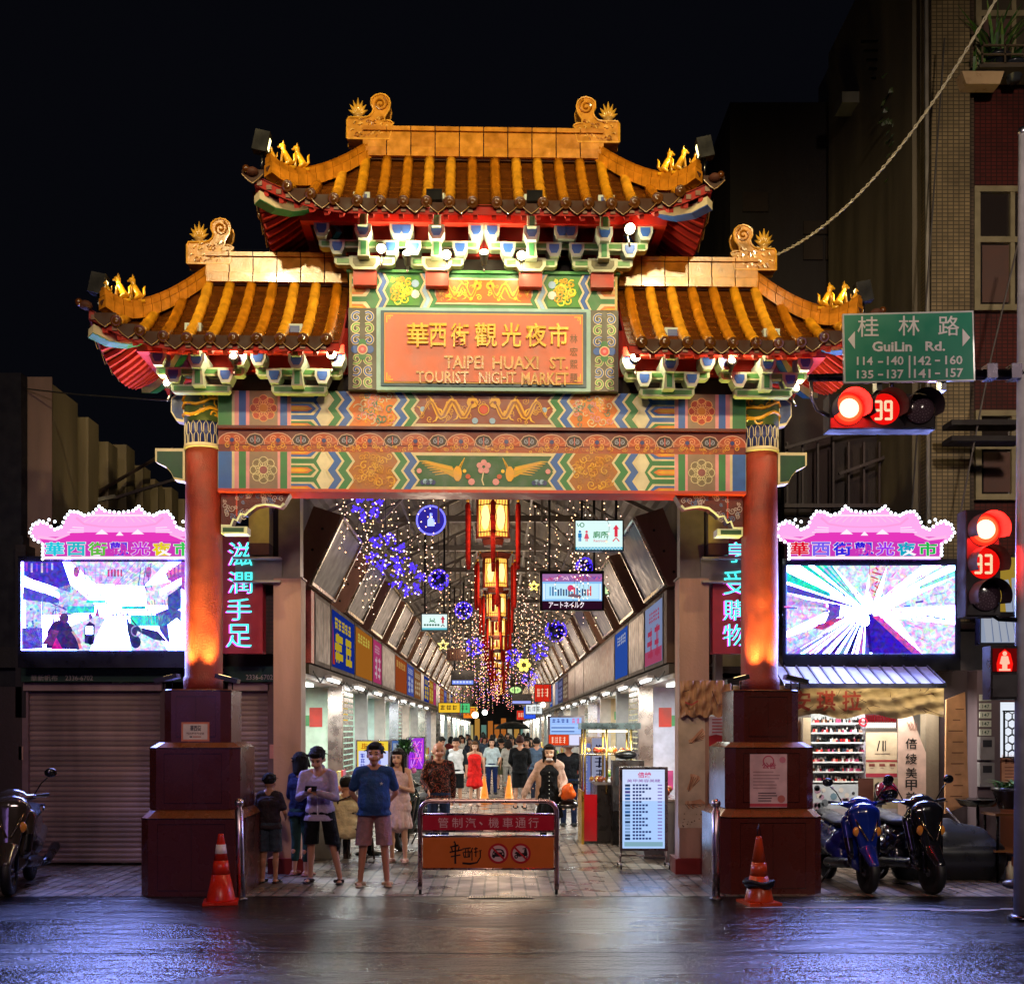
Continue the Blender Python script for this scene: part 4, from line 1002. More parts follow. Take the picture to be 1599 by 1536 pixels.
            if k%3 != 1:
                m = MB(); yy = r2.uniform(.3,.9); xx = -.28
                m.box(*sorted((s*xx, s*.25)), yy, yy+1.5, 0, .82, hx(r2.choice(['8c8c90','6a5040','50605c','903028'])), 'steel' if k%2 else 'paint'); m.box(*sorted((s*(xx-.03), s*.28)), yy-.03, yy+1.53, .82, .85, hx('b8b8b8'), 'steel'); m.build('counter', t)
                m = MB()
                for q in range(16):
                    c_ = hx(r2.choice(['d83c28','f0b838','68a040','e8e0d0','c86028','8c4020','f0e088'])); m.ball((s*r2.uniform(xx+.05,.2), yy+r2.uniform(.1,1.4), .85+r2.uniform(.03,.10)), r2.uniform(.04,.08), c_, 'plastic', 7)
                for q in range(3): m.box(*sorted((s*(xx+.04), s*(xx+.06))), yy+.1+q*.5, yy+.45+q*.5, 1.0, 1.22, hx(r2.choice(['f0e060','e8e8e8','e03828'])), 'plastic')
                m.build('goods', t)
        m = MB(); m.box(*sorted((s*.25, s*.33)), .5, 1.9, 2.50, 2.545, lamp, 'e4' if k < 8 else 'e8'); m.build('ceiling_tube', t)
        if k < 9: light('AREA', (X+s*.9, y+1.4, 2.5), 80 if k < 4 else 120, lamp, 1.2, sy=.8, aim=(X+s*.9, y+1.4, 0), name='shop_light')
        elif k%2 == 0: light('AREA', (X+s*.9, y+3.2, 2.5), 480, lamp, 2.4, sy=1, aim=(X+s*.9, y+3.2, 0), name='shop_light')
    for k in range(8):                                        # tubes outside, under the signs
        y = Y0+1.0+k*UN*.9; t = thing('tube_lamp', 'white tube lamp under the %s signs, %s from the gate' % (side, ORD[k]), 'lamp', (X-s*.12, y, 2.58), 0, 'tube lamps under the %s signs' % side)
        m = MB(); m.box(-.05,.05,0,1.1,.02,.06,hx('d8d8d8'),'paint'); m.tube([(0,.3,.05),(0,.3,.1)],.01,hx('808080'),'steel',4); m.build('holder', t)
        m = MB(); m.tube([(0,.03,0),(0,1.07,0)],.02,(.95,1,.98),'e8',8); m.build('tube', t)
        if k < 5: light('AREA', (X-s*.12, y+.5, 2.55), 70, (.95,1,.95), .1, sy=1.1, aim=(X-s*.7, y+.5, 0), name='tube_light')
m = MB(); m.box(-9,9,Y1+6,Y1+7,0,9,hx('2a2830'),'dirty'); 
cv = CV(m, metres(Y1+5.98,.01),'dim'); rr = random.Random(9)
for k in range(16): cv.rect(-5+k*.66, .3, -5+k*.66+.5, rr.uniform(1.9,3.0), hx(rr.choice(['f0b050','e8e0c0','d05838','f0d890','80b0a0','e88838'])), 1)  # warm glowing panels added to lift the black far end
solo(m, 'end_building', 'dark building with warm shop windows closing the far end of the covered street', 'building')

for k in range(10): light('POINT', (-.1+(.9 if k%2 else -.9), 17+k*6.5, 4.0), 85+9*k, (1,.74,.54), .5, name='bulb_glow')
rr = random.Random(8)
for k in range(8):                                          # invented lit boards, added to brighten the arcade further in
    s = -1 if k%2 else 1; y = 40+k*6.3; x = (-2.0 if s < 0 else 1.75)*(1 if k < 12 else .55)+rr.uniform(-.2,.2); z = 2.35+rr.uniform(0,.5); cn, cc = [('red','d02818'),('yellow','f0c030'),('white','e8f0f0'),('green','50c878'),('blue','3058e8'),('orange','f08020')][k%6]
    t = thing('added_lit_board','small %s lit blade sign over the %s shops, %s from the gate' % (cn, 'left' if s < 0 else 'right', ORD[k]),'sign',(x,y,z),0,'lit blade signs deep in the arcade'); m = MB(); w_ = rr.uniform(.3,.5); h = rr.uniform(.4,.8); m.box(-w_,w_,0,.12,0,h,hx('202024'),'plastic'); m.tube([(0,.06,h),(0,.06,h+.5)],.015,hx('303030'),'steel',4); m.build('case',t)
    m = MB(); cv = CV(m, metres(-.002,.003),'e1'); cv.rect(-w_+.03,.03,w_-.03,h-.03,hx(cc),0); glyphs(cv,-w_+.1,h*.3,w_-.1,h*.75,3,hx('301818' if cn != 'red' else 'ffe8c0'),rr,1); m.build('lit_face',t)
for k,(px,py,Y,r) in enumerate(((742,1116,30,.09),(757,1112,33,.08),(848,1100,36,.09),(858,1120,29,.07),(722,1128,26,.06),(838,1128,40,.09))):
    p = P(px,py,Y); m = MB(); m.ball((0,0,0),r,(1,.86,.5) if k%2 == 0 else (.95,1,.95),'e8',12); m.tube([(0,0,r),(0,0,r+.8)],.01,hx('202020'),'rubber',4); o = solo(m,'globe_lamp',['warm round lamp above the young man in the tank top','second warm round lamp just right of the first','white round lamp above the man in slate blue','small white lamp beside the blue notice board','small warm lamp above the left shop','pale round lamp farthest down the right side'][k],'lamp'); o.location = p
# ================================================================ LANTERNS, STRINGS OF LIGHTS, HANGING SIGNS
mat('lanternpaper', emit=1.9)
def make_lantern():
    t = thing('palace_lantern', 'large six-sided palace lantern with glowing paper and red tassels, nearest the gate', 'lantern', (0,0,0), 0, 'palace lanterns along the middle of the arcade')
    r = .31
    fr = MB(); hexp = lambda rr, z: [(rr*math.cos(pi*i/3+pi/6), rr*math.sin(pi*i/3+pi/6), z) for i in range(6)]
    for (ra, za, rb, zb) in ((r*1.18,.36,r*1.18,.33),(r*1.35,.45,r*1.2,.36),(r*.6,.52,r*1.35,.45),(r*1.12,-.33,r*1.12,-.36),(r*.7,-.36,r*.6,-.46)):
        V = hexp(ra, za)+hexp(rb, zb); fr.add(V, [(i,(i+1)%6,(i+1)%6+6,i+6) for i in range(6)]+[tuple(range(6)), tuple(range(11,5,-1))], hx('5a1c10'), 'paint')
    for i in range(6):
        a = Vector(hexp(r,0)[i]); fr.tube([a+Vector((0,0,-.34)), a+Vector((0,0,.34))], .022, hx('6a2012'), 'paint', 6)
        b_ = Vector(hexp(r*1.35,.45)[i]); fr.tube([b_*1.0, b_*1.12+Vector((0,0,.03))], [.02,.006], hx('c89030'), 'glaze', 5)
        c = Vector(hexp(r,0)[(i+1)%6])
        for z in (-.25,.22): fr.tube([a+Vector((0,0,z)), c+Vector((0,0,z))], .010, hx('3a140c'), 'paint', 4)
    fr.tube([(0,0,.5),(0,0,1.05)], .012, hx('404040'), 'steel', 6); fr.build('lantern_frame', t)
    for i in range(6):
        p = MB(); a = Vector(hexp(r*.97,0)[i]); c = Vector(hexp(r*.97,0)[(i+1)%6]); u = (c-a).normalized(); n = (a+c).normalized()
        cv = CV(p, lambda x, z, l, a=a, c=c, n=n: a+(c-a)*x+Vector((0,0,z))+n*(.002*l), 'lanternpaper')
        cv.rect(.06,-.32,.94,.32,(.95,.45,.07),0); cv.poly([(.5+.3*math.cos(q*.52),.22*math.sin(q*.52)) for q in range(12)], (1,.72,.25), 1)
        for x in (.2,.8): cv.line([(x,-.3),(x-.06,-.15),(x+.04,0),(x-.06,.15),(x,.3)], .05, hx('7a3c08'), 2, 'paint')
        for k in range(4): cv.spiral(.2+.2*k, -.285, .05, .02, hx('6a3008'), 2, mt='paint'); cv.spiral(.2+.2*k, .26, .05, .02, hx('6a3008'), 2, mt='paint')
        p.build('paper_panel', t)
    for i in range(6):
        p = MB(); b_ = Vector(hexp(r*1.62,.45)[i])
        p.tube([b_, b_+Vector((0,0,-.16))], .006, hx('c02018'), 'cloth', 5); p.ball(b_+Vector((0,0,-.17)), .03, hx('d8a030'), 'glaze', 8)
        p.lathe([(.022,0),(.045,-.05),(.04,-1.0),(.034,-1.08)], b_+Vector((0,0,-.2)), hx('9a120c'), 'cloth', 9); p.build('tassel', t)
    p = MB(); p.lathe([(.02,0),(.035,-.06),(.035,-.22),(.03,-.25)], (0,0,-.48), hx('9a120c'), 'cloth', 10); p.build('tassel', t)
    return t
lan = make_lantern()
for k in range(14):
    Y = 19.0+k*6.6; z = 5.50
    lb = 'six-sided palace lantern with glowing paper and red tassels, %s from the gate' % ORD[k]
    if k == 0: lan.location = (-.09, Y, z)
    else: dup(lan, (-.08+.01*k, Y, z), rz=.1*k, label=lb)
    if k < 4: light('POINT', (-.09, Y-.5, z-.3), 45, (1,.7,.35), .3, name='lantern_light')

# strings of small bulbs
WARM = [(1,.62,.30),(1,.52,.26),(1,.78,.52),(1,.56,.42)]; MIX = [(1,.45,.28),(1,.25,.25),(.45,.3,1),(1,.6,.18),(1,.72,.4),(.8,.35,.9)]
def string_mesh(name, n, gap, r, pal, seed):
    rr = random.Random(seed); m = MB(); x = y = 0; pts = [(0,0,0)]
    for i in range(n):
        x = .035*math.sin(i*1.3+seed)+rr.uniform(-.02,.02); y = rr.uniform(-.03,.03); z = -gap*(i+1)+rr.uniform(-.02,.02); pts.append((x,y,z))
        m.octa((x,y,z), r*rr.uniform(.75,1.15), rr.choice(pal))
    m.tube(pts, .003, hx('2a2620'), 'rubber', 3, cap=False)
    return m.build(name)
near = [string_mesh('light_string', n, .115, .012, WARM, i) for i, n in enumerate((7,10,13,16))]
midl = [string_mesh('light_string', n, .15, .0155, WARM+MIX[:1], i+9) for i, n in enumerate((4,6,9))]
far = [string_mesh('light_string', n, .17, .023, MIX+WARM[:1], i+19) for i, n in enumerate((4,7))]
protos = near+midl+far
for o in protos:
    tag(o, 'string of small warm bulbs hanging from the arcade roof near the gate' if o in near else ('string of small bulbs hanging from the roof halfway down the arcade' if o in midl else 'string of red and violet bulbs far down the arcade'), 'string lights',
        'near strings of bulbs' if o in near else ('middle strings of bulbs' if o in midl else 'far strings of bulbs'))
used = set(); rnd = random.Random(77)
def hang(o, x, y, z):
    if o.name in used: o = o.copy(); COL.objects.link(o)
    used.add(o.name); o.location = (x, y, z); o.rotation_euler = (0,0,rnd.uniform(0,6))
for i in range(20): hang(rnd.choice(near[:3]), rnd.uniform(-2.5,-1.55), rnd.uniform(15,17.5), rnd.uniform(5.25,5.6))
for i in range(30): hang(rnd.choice(near), rnd.choice((-1,1))*rnd.uniform(.5,2.1), rnd.uniform(15,21), rnd.uniform(5.3,5.75))
for i in range(112): hang(rnd.choice(midl), rnd.choice((-1,1))*(.42+abs(rnd.gauss(0,.9))), rnd.uniform(22,42), rnd.uniform(4.5,5.9))
for i in range(128): hang(rnd.choice(far), rnd.gauss(0,1.25), rnd.uniform(40,85), rnd.uniform(4.0,5.9))
# blue stars, balls and a round neon
BL = (.05,.02,.72)
def blue_star(px, py, Y, r, label, kind):
    c = P(px,py,Y); m = MB(); rr = random.Random(int(px))
    if kind == 'star':
        for k in range(6):
            a = k*pi/3+.3; ax = Vector((math.cos(a),0,math.sin(a)))
            for j in range(16):
                q = Vector((rr.gauss(0,.16),rr.gauss(0,.12),rr.gauss(0,.16)))*r; m.octa(tuple(ax*r*.68+q), .022, BL if rr.random() < .9 else (.8,.6,1), 'neon')
            m.tube([ax*r*.35, ax*r*.95], .018, BL, 'neon', 5)
    else:
        for j in range(110):
            d = Vector((rr.gauss(0,1),rr.gauss(0,1),rr.gauss(0,1))).normalized(); m.octa(tuple(d*r*.95), .02, BL if rr.random() < .9 else (.7,.4,1), 'neon')
        m.ball((0,0,0), r*.8, hx('101040'), 'plastic', 12)
    m.tube([(0,0,r*.8),(0,0,r*.8+.7)], .006, hx('303030'), 'rubber', 4)
    o = solo(m, 'star_light' if kind == 'star' else 'light_ball', label, 'decoration', 'blue hanging decorations'); o.location = c
for q in ((602,862,17.5,.34,'big blue star of bulbs left of the lanterns, nearest','star'),(638,905,21,.36,'blue star of bulbs above the small green arrow sign','star'),
          (572,790,17.2,.26,'violet star of bulbs under the beam by the left boxes','star'),(685,905,22,.21,'blue ball of bulbs right of the second blue star','ball'),
          (724,953,27,.22,'blue ball of bulbs left of the third lantern','ball'),(741,1010,33,.3,'violet star of bulbs low beside the lanterns','star'),
          (868,985,29,.3,'violet ball of bulbs right of the lanterns','ball'),(842,1015,34,.3,'blue star of bulbs lower right of the lanterns','star'),
          (802,1025,40,.32,'violet star of bulbs far behind the lanterns','star'),(828,1060,50,.4,'blue violet star of bulbs farthest right','star'),
          (914,885,23,.2,'violet ball of bulbs behind the pictured television','ball')): blue_star(*q)
c = P(673,812,18.5)
m = MB(); m.tube([(.24*math.cos(i*pi/16),0,.24*math.sin(i*pi/16)) for i in range(33)], .014, (.12,.12,1.0), 'neon', 6)
m.xz([(.225*math.cos(i*pi/14),.225*math.sin(i*pi/14)) for i in range(28)][::-1], .01, .03, (.03,.02,.32), 'e1')
m.xz([(-.06,-.1),(.06,-.1),(.06,.0),(.02,.05),(.02,.12),(-.02,.12),(-.02,.05),(-.06,0)][::-1], .0, .009, (.25,.3,1), 'neon'); m.tube([(0,.02,.24),(0,.02,1)], .006, hx('303030'), 'rubber', 4)
o = solo(m, 'round_neon', 'round blue neon disc with a bottle shape hanging under the beam', 'neon sign'); o.location = c
def wire_star(px, py, Y, r, col, lb):
    m = MB(); pts = [(r*(1 if i%2 == 0 else .42)*math.sin(i*pi/5), 0, r*(1 if i%2 == 0 else .42)*math.cos(i*pi/5)) for i in range(11)]
    m.tube(pts, .02, col, 'neon', 4); m.tube([(0,0,r),(0,0,r+.6)], .005, hx('303030'), 'rubber', 3); o = solo(m, 'wire_star', lb, 'decoration'); o.location = P(px,py,Y)
wire_star(692,1007,30,.15,(1,.8,.2),'yellow outlined star light low on the left of the lanterns')
wire_star(834,915,24,.11,(1,.75,.15),'small yellow outlined star just left of the pictured television')
m = MB()
for k in range(6): m.ball((.16*math.cos(k*pi/3),0,.16*math.sin(k*pi/3)), .08, (1,.8,.1), 'neon', 8, (1,.4,1))
m.ball((0,-.03,0), .07, hx('40300c'), 'paint', 8); m.tube([(0,0,.2),(0,0,1.2)], .006, hx('303030'), 'rubber', 3)
o = solo(m, 'flower_light', 'yellow flower shaped light hanging right of the lanterns', 'decoration'); o.location = P(818,1038,38)

def hanging(name, label, cat, Y, x0, y0, x1, y1, draw, body='1c1c20', deep=.12, rods=True, bez=2):
    a = P(x0,y1,Y); b_ = P(x1,y0,Y); t = thing(name, label, cat, ((a.x+b_.x)/2, Y, a.z))
    m = MB(); w_ = (b_.x-a.x)/2; h = b_.z-a.z; m.box(-w_,w_,0,deep,0,h,hx(body),'plastic'); m.build('case', t)
    if rods:
        for s in (-.7,.7): m = MB(); m.tube([(w_*s,deep/2,h),(w_*s,deep/2,5.9-a.z)], .022, hx('24242a'), 'paint', 6); m.build('hanger', t)
    m = MB(); f0 = plane_px(Y, .003); loc = Vector(t.location)
    cv = CV(m, lambda px, py, l: f0(px,py,l+1)-loc, 'e1'); draw(cv); m.build('lit_face', t)
    return t
def d_toilet(cv):
    cv.rect(899,813,972,858,(.75,1,.97),0); cv.rect(899,854,972,858,hx('48b8d8'),1)
    for k in range(14): cv.line([(901+k*5,858),(903+k*5,854.5),(906+k*5,858)], .8, (.9,1,1), 2)
    for x, c_ in ((905.5,hx('1c7cc0')),(916,hx('e0506a'))):
        cv.disc(x,830,2,c_,2,10)
        if x < 910: cv.rect(x-2.8,832.5,x+2.8,839,c_,2); cv.rect(x-2,839,x-.3,845,c_,2); cv.rect(x+.3,839,x+2,845,c_,2)
        else: cv.poly([(x-1.5,832.5),(x+1.5,832.5),(x+4,841),(x-4,841)],c_,2); cv.rect(x-1.6,841,x-.4,845,c_,2); cv.rect(x+.4,841,x+1.6,845,c_,2)
    cv.text('廁所',926,829,950,840,hx('2a8a4a'),3,.02,'e1'); cv.text('Restroom',927,842,948,846,hx('e07080'),3,.01,'e1')
    cv.poly([(957,826),(962,819),(967,826),(964.5,826),(964.5,838),(959.5,838),(959.5,826)],hx('e0304a'),3); cv.line([(957,845),(962,839.5),(967,845)],2,hx('e0304a'),3)
    cv.line([(901,817),(903,822),(906,818)],1.2,hx('2a8a5a'),3); cv.ring(909,819.5,3,1.2,hx('2a8a5a'),3)
hanging('toilet_sign','bright white toilet sign with blue and red figures and a red arrow','sign',16.3,897,811,974,860,d_toilet,'101418')
def d_tv(cv):
    cv.rect(847,896,940,938,(.25,.55,.95),0); cv.rect(847,896,940,908,hx('a06aa8'),1); cv.rect(847,938,940,951,hx('2a0c20'),1); cv.rect(852,911,935,935,(.55,.85,1),2)
    r = random.Random(5)
    for k in range(30): cv.line([(849+k*3,898+r.uniform(0,8)),(853+k*3,899+r.uniform(0,8))],1.6,hx(r.choice(['e05a9a','f0c0e0','7050b0','c04070'])),3)
    for k in range(16): x = 858+k*4.2; cv.rect(x,914+r.uniform(0,6),x+2.4,930,hx(r.choice(['2a5a9a','203870','60a8d8','e04a50','3c4a60'])),3)
    cv.disc(891,918,5,hx('e04070'),4); cv.poly([(886,931),(893,926),(908,930),(906,934)],hx('806070'),4); cv.rect(848,911,851,936,(.8,.95,1),3); cv.rect(936,911,939,936,(.8,.95,1),3)
    cv.text('アートネイルク',857,939,912,949,(1,.85,.95),4,.02,'e1')
hanging('advert_screen','dark framed television with a blue shop picture and white kana beneath it','screen',18.0,843,891,943,953,d_tv,'0c0c10')
def d_grn(cv): cv.rect(945,912,989,927,(.75,1,.5),0); cv.text('出口',958,914,972,919,hx('2a9a3a'),2,.02,'e1'); cv.rect(950,920,984,925,hx('e8d860'),1)
def d_grn(cv):
    cv.rect(945,912,989,927,(.7,1,.5),0); r = random.Random(3)
    for k in range(7): cv.rect(951+k*5,915,954+k*5,918,hx('3aa83a'),1)
    cv.rect(950,920.5,984,925,hx('f0e8a0'),1)
hanging('green_light_sign','narrow green and yellow lit sign behind the pictured television','sign',20.5,943,910,991,929,d_grn,'404040',rods=False)
def d_arr(cv):
    cv.rect(659,959,698,983,(.80,1,.97),0); cv.rect(659,980,698,983,hx('60c0d0'),1)
    cv.ring(675,967,3.2,1.3,hx('2a8a5a'),2,a0=-40,a1=220); cv.line([(670,971),(675,968),(680,972)],1.3,hx('2a8a5a'),2)
    for k in range(6): cv.rect(662+k*4.2,974,665+k*4.2,977,hx('406a60'),2)
    cv.poly([(688,967),(691.5,961),(695,967),(693,967),(693,973),(690,973),(690,967)],hx('c83048'),2); cv.line([(689,978),(691.5,974.5),(694,978)],1.4,hx('303030'),2)
hanging('arrow_sign','small white sign with a green swirl and red arrow under a lit arch','sign',22,657,957,700,985,d_arr,'304040')
def d_bl(cv):
    cv.rect(706,1062,739,1068,(.2,.3,1),0)
    for k in range(6): cv.rect(708+k*5,1063,711+k*5,1066,(.7,.8,1),2)
hanging('dark_hanging_box','black hanging box with a blue glowing lower edge left of the lanterns','sign',31,704,1046,741,1070,d_bl,'101014')
def d_wd(cv): glyphs(cv,702,1016,724,1028,5,hx('8a5a40'),random.Random(4),1)
hanging('wooden_sign','small dark wooden board sign hanging low on the left of the lanterns','sign',30,698,1013,728,1031,d_wd,'3a241c')
def d_gr2(cv): cv.disc(805,1077,9,(.65,1,.35),0,16,5); glyphs(cv,799,1075,811,1079,3,hx('2a8a3a'),random.Random(8),2)
hanging('oval_sign','green oval lit sign far down on the right of the lanterns','sign',46,794,1071,816,1083,d_gr2,'304030',rods=False)
def d_bl2(cv): cv.rect(800,1094,829,1098,(.35,.4,1),0)
hanging('dark_hanging_box','dark hanging box with a thin blue edge far down on the right','sign',42,799,1083,831,1100,d_bl2,'14141c')
# ================================================================ LEFT SHOP, RIGHT SHOP, LED SCREENS, SIGNS
m_, N, L, b = nodes_mat('mosaic')
tc = N.new('ShaderNodeTexCoord'); at = N.new('ShaderNodeAttribute'); at.attribute_name = 'Col'
sp_ = N.new('ShaderNodeSeparateXYZ'); L.new(tc.outputs['Object'], sp_.inputs[0]); ad = N.new('ShaderNodeMath'); ad.operation = 'ADD'; L.new(sp_.outputs[0], ad.inputs[0]); L.new(sp_.outputs[1], ad.inputs[1])
cb = N.new('ShaderNodeCombineXYZ'); L.new(ad.outputs[0], cb.inputs[0]); L.new(sp_.outputs[2], cb.inputs[1])
br = N.new('ShaderNodeTexBrick'); br.inputs['Scale'].default_value = 1; br.inputs['Brick Width'].default_value = .075; br.inputs['Row Height'].default_value = .052; br.inputs['Mortar Size'].default_value = .007; br.offset = 0
br.inputs['Color1'].default_value = (.8,.8,.8,1); br.inputs['Color2'].default_value = (1.1,1.1,1.1,1); br.inputs['Mortar'].default_value = (.25,.25,.25,1); L.new(cb.outputs[0], br.inputs['Vector'])
no = N.new('ShaderNodeTexNoise'); no.inputs['Scale'].default_value = 1.5; no.inputs['Detail'].default_value = 6; L.new(tc.outputs['Object'], no.inputs['Vector'])
v1 = N.new('ShaderNodeVectorMath'); v1.operation = 'MULTIPLY'; L.new(br.outputs[0], v1.inputs[0]); L.new(at.outputs['Color'], v1.inputs[1])
mq = N.new('ShaderNodeMapRange'); mq.inputs['From Min'].default_value = .3; mq.inputs['From Max'].default_value = .7; mq.inputs['To Min'].default_value = .55; mq.inputs['To Max'].default_value = 1.1; L.new(no.outputs[0], mq.inputs[0])
v2 = N.new('ShaderNodeVectorMath'); v2.operation = 'SCALE'; L.new(v1.outputs[0], v2.inputs[0]); L.new(mq.outputs[0], v2.inputs['Scale']); L.new(v2.outputs[0], b.inputs['Base Color']); b.inputs['Roughness'].default_value = .4

YS = 14.7
def bx(m, x0, y0, x1, y1, Y, d, col, mt='paint'):           # box whose front face fills photo rect (x0,y0)-(x1,y1) at depth Y
    a = P(x0,y1,Y); b_ = P(x1,y0,Y); m.box(a.x, b_.x, Y, Y+d, max(a.z, 0), b_.z, col, mt)
# left shuttered shop
t = thing('shuttered_shop', 'closed shop with two brown roller shutters behind the left gate column', 'shop', (0,0,0))
m = MB(); bx(m,-260,1072,34,1360,YS-.02,.4,hx('3a2a2c'),'dirty'); bx(m,418,1060,436,1360,YS-.06,.3,hx('6a4f4c'),'paint'); bx(m,250,1075,358,1360,YS,.3,hx('5a4042'),'dirty'); bx(m,-260,1010,437,1042,YS+.0,.6,hx('1c1618'),'dirty'); m.box(-12,-2.95,15.6,15.9,0,3.9,hx('2a2224'),'dirty'); m.build('wall', t)
def shutter(x0, x1, lab=None):
    m = MB(); a = P(x0,1350,YS); b_ = P(x1,1078,YS); z = .04; n = 34; dz = (b_.z-z)/n; V = []
    for i in range(n):
        for (q, d) in ((0,0),(.35,-.018),(.65,-.018),(.92,.0)): V.append((a.x, YS+.06+d, z+(i+q)*dz)); V.append((b_.x, YS+.06+d, z+(i+q)*dz))
    k = len(V)//2; rq = random.Random(int(x0))
    for i in range(k-1):
        if i%4 == 0: tint = rq.uniform(.72,1.12)
        m.add(V[2*i:2*i+4], [(0,1,3,2)], hx('8c7474',tint), 'dirty')
    o = m.build('roller_shutter', t); return o
shutter(44, 250); shutter(358, 420)
m = MB(); bx(m,34,1078,44,1355,YS-.01,.1,hx('7c6268'),'paint'); bx(m,36,1066,252,1078,YS-.06,.2,hx('8a7074'),'dirty'); bx(m,356,1066,420,1078,YS-.06,.2,hx('8a7074'),'dirty')
bx(m,29,1165,36,1186,YS-.02,.02,hx('c8a090')); m.build('shutter_rail', t)
m = MB(); bx(m,33,1040,436,1064,YS-.16,.12,hx('16352c'),'dirty'); cv = CV(m, plane_px(YS-.16,.002)); cv.text('華新帆布',48,1053,90,1063,hx('9a9088'),1,.01); cv.text('2336-6702',102,1054,145,1062,hx('9a9088'),1,.01); cv.text('2336-6702',384,1053,426,1061,hx('9a9088'),1,.01)
m.build('name_strip', t)
m = MB(); bx(m,421,1162,427,1184,YS-.065,.01,hx('d08878')); m.build('house_plate', t)
m = MB(); bx(m,-90,582,33,836,YS+.1,2.2,hx('0c0c1c'),'matte'); bx(m,-90,836,36,1072,YS+.1,.6,hx('10101c'),'matte'); solo(m,'dark_building','dark navy building block at the left edge of the picture','building')
m = MB(); bx(m,24,850,40,1120,YS-.02,.3,hx('241c22'),'dirty'); m.build('wall_pier', t)
# ribbed concrete wall running back, above the left shop
t = thing('concrete_wall', 'stained ribbed concrete party wall running back above the left screen', 'wall', (0,0,0)); m = MB(); X = -6.5; y = 15.0; k = 0; rnd = random.Random(5)
a = P(47,590,15); m.box(X-.3, X+.35, 15.0, 15.02, 3.2, 6.7, hx('8a7064'), 'dirty')
while y < 26:
    w_ = 1.05 if k == 0 else .42; top = 6.72-(.12 if k%3 == 1 else 0)-rnd.uniform(0,.12)-(y-15)*.04; m.box(X-.3, X+(.30 if k%2 == 0 else .12), y+.001, y+w_, 4.55 if k > 0 else 4.75, top, hx('86765c') if k%2 else hx('94866a'), 'dirty'); y += w_; k += 1
m.build('ribs', t); m = MB(); m.box(X-.35, X+.1, 15.05, 26, 3.0, 4.54, hx('4a2f34'), 'dirty'); m.build('lower_wall', t)
m = MB(); m.tube([P(33,606,15),P(120,616,14.5),P(272,626,13)], .010, hx('3a3834'), 'rubber', 5); solo(m,'power_cable','thin cable from the concrete wall to the left end of the gate','cable')
for (x0,y0,x1,y1) in ((195,765,290,740),): 
    m = MB(); m.tube([P(150,770,17),P(270,700,19)],.03,hx('4a3c38'),'paint',4); m.tube([P(178,778,17),P(285,745,17)],.03,hx('4a3c38'),'paint',4); m.tube([P(60,800,16.5),P(180,775,17)],.04,hx('3a3434'),'paint',4); m.box(-5.2,-2.9,16.9,17.1,3.1,3.7,hx('2a2426'),'dirty'); solo(m,'steel_strut','dark steel struts and a low wall behind the left neon sign','frame')

# LED screens
def led(name, label, x0, y0, x1, y1, Y, draw, box):
    t = thing('led_screen', label, 'screen', (0,0,0)); m = MB(); bx(m, *box, Y+.02, .4, hx('0c0c12'), 'plastic')
    for q in (box,): pass
    m.build('cabinet', t); m = MB(); cv = CV(m, plane_px(Y, .0006), 'led'); draw(cv); m.build('display', t); return t
mat('led', emit=45)
_n = MATS['led'].node_tree; _g = _n.nodes.new('ShaderNodeGamma'); _g.inputs[1].default_value = 2.4
def ledhx(s): return tuple((x*1.1/45)**(1/2.4) for x in hx0(s))
hx0 = hx
_e = [q for q in _n.nodes if q.type == 'EMISSION'][0]; _a = [q for q in _n.nodes if q.type == 'ATTRIBUTE'][0]
_t = _n.nodes.new('ShaderNodeTexCoord'); _q = _n.nodes.new('ShaderNodeTexNoise'); _q.inputs['Scale'].default_value = 16; _q.inputs['Detail'].default_value = 7; _q.inputs['Distortion'].default_value = .8
_r = _n.nodes.new('ShaderNodeVectorMath'); _r.operation = 'MULTIPLY_ADD'; _r.inputs[1].default_value = (1.5,1.5,1.1); _r.inputs[2].default_value = (.22,.22,.45); _m = _n.nodes.new('ShaderNodeVectorMath'); _m.operation = 'MULTIPLY'
_n.links.new(_t.outputs['Object'], _q.inputs['Vector']); _n.links.new(_q.outputs['Color'], _r.inputs[0]); _n.links.new(_r.outputs[0], _m.inputs[0]); _n.links.new(_a.outputs['Color'], _m.inputs[1])
_n.links.new(_m.outputs[0], _g.inputs[0]); _n.links.new(_g.outputs[0], _e.inputs['Color'])
def clampc(v, a, b_): return max(a, min(b_, v))
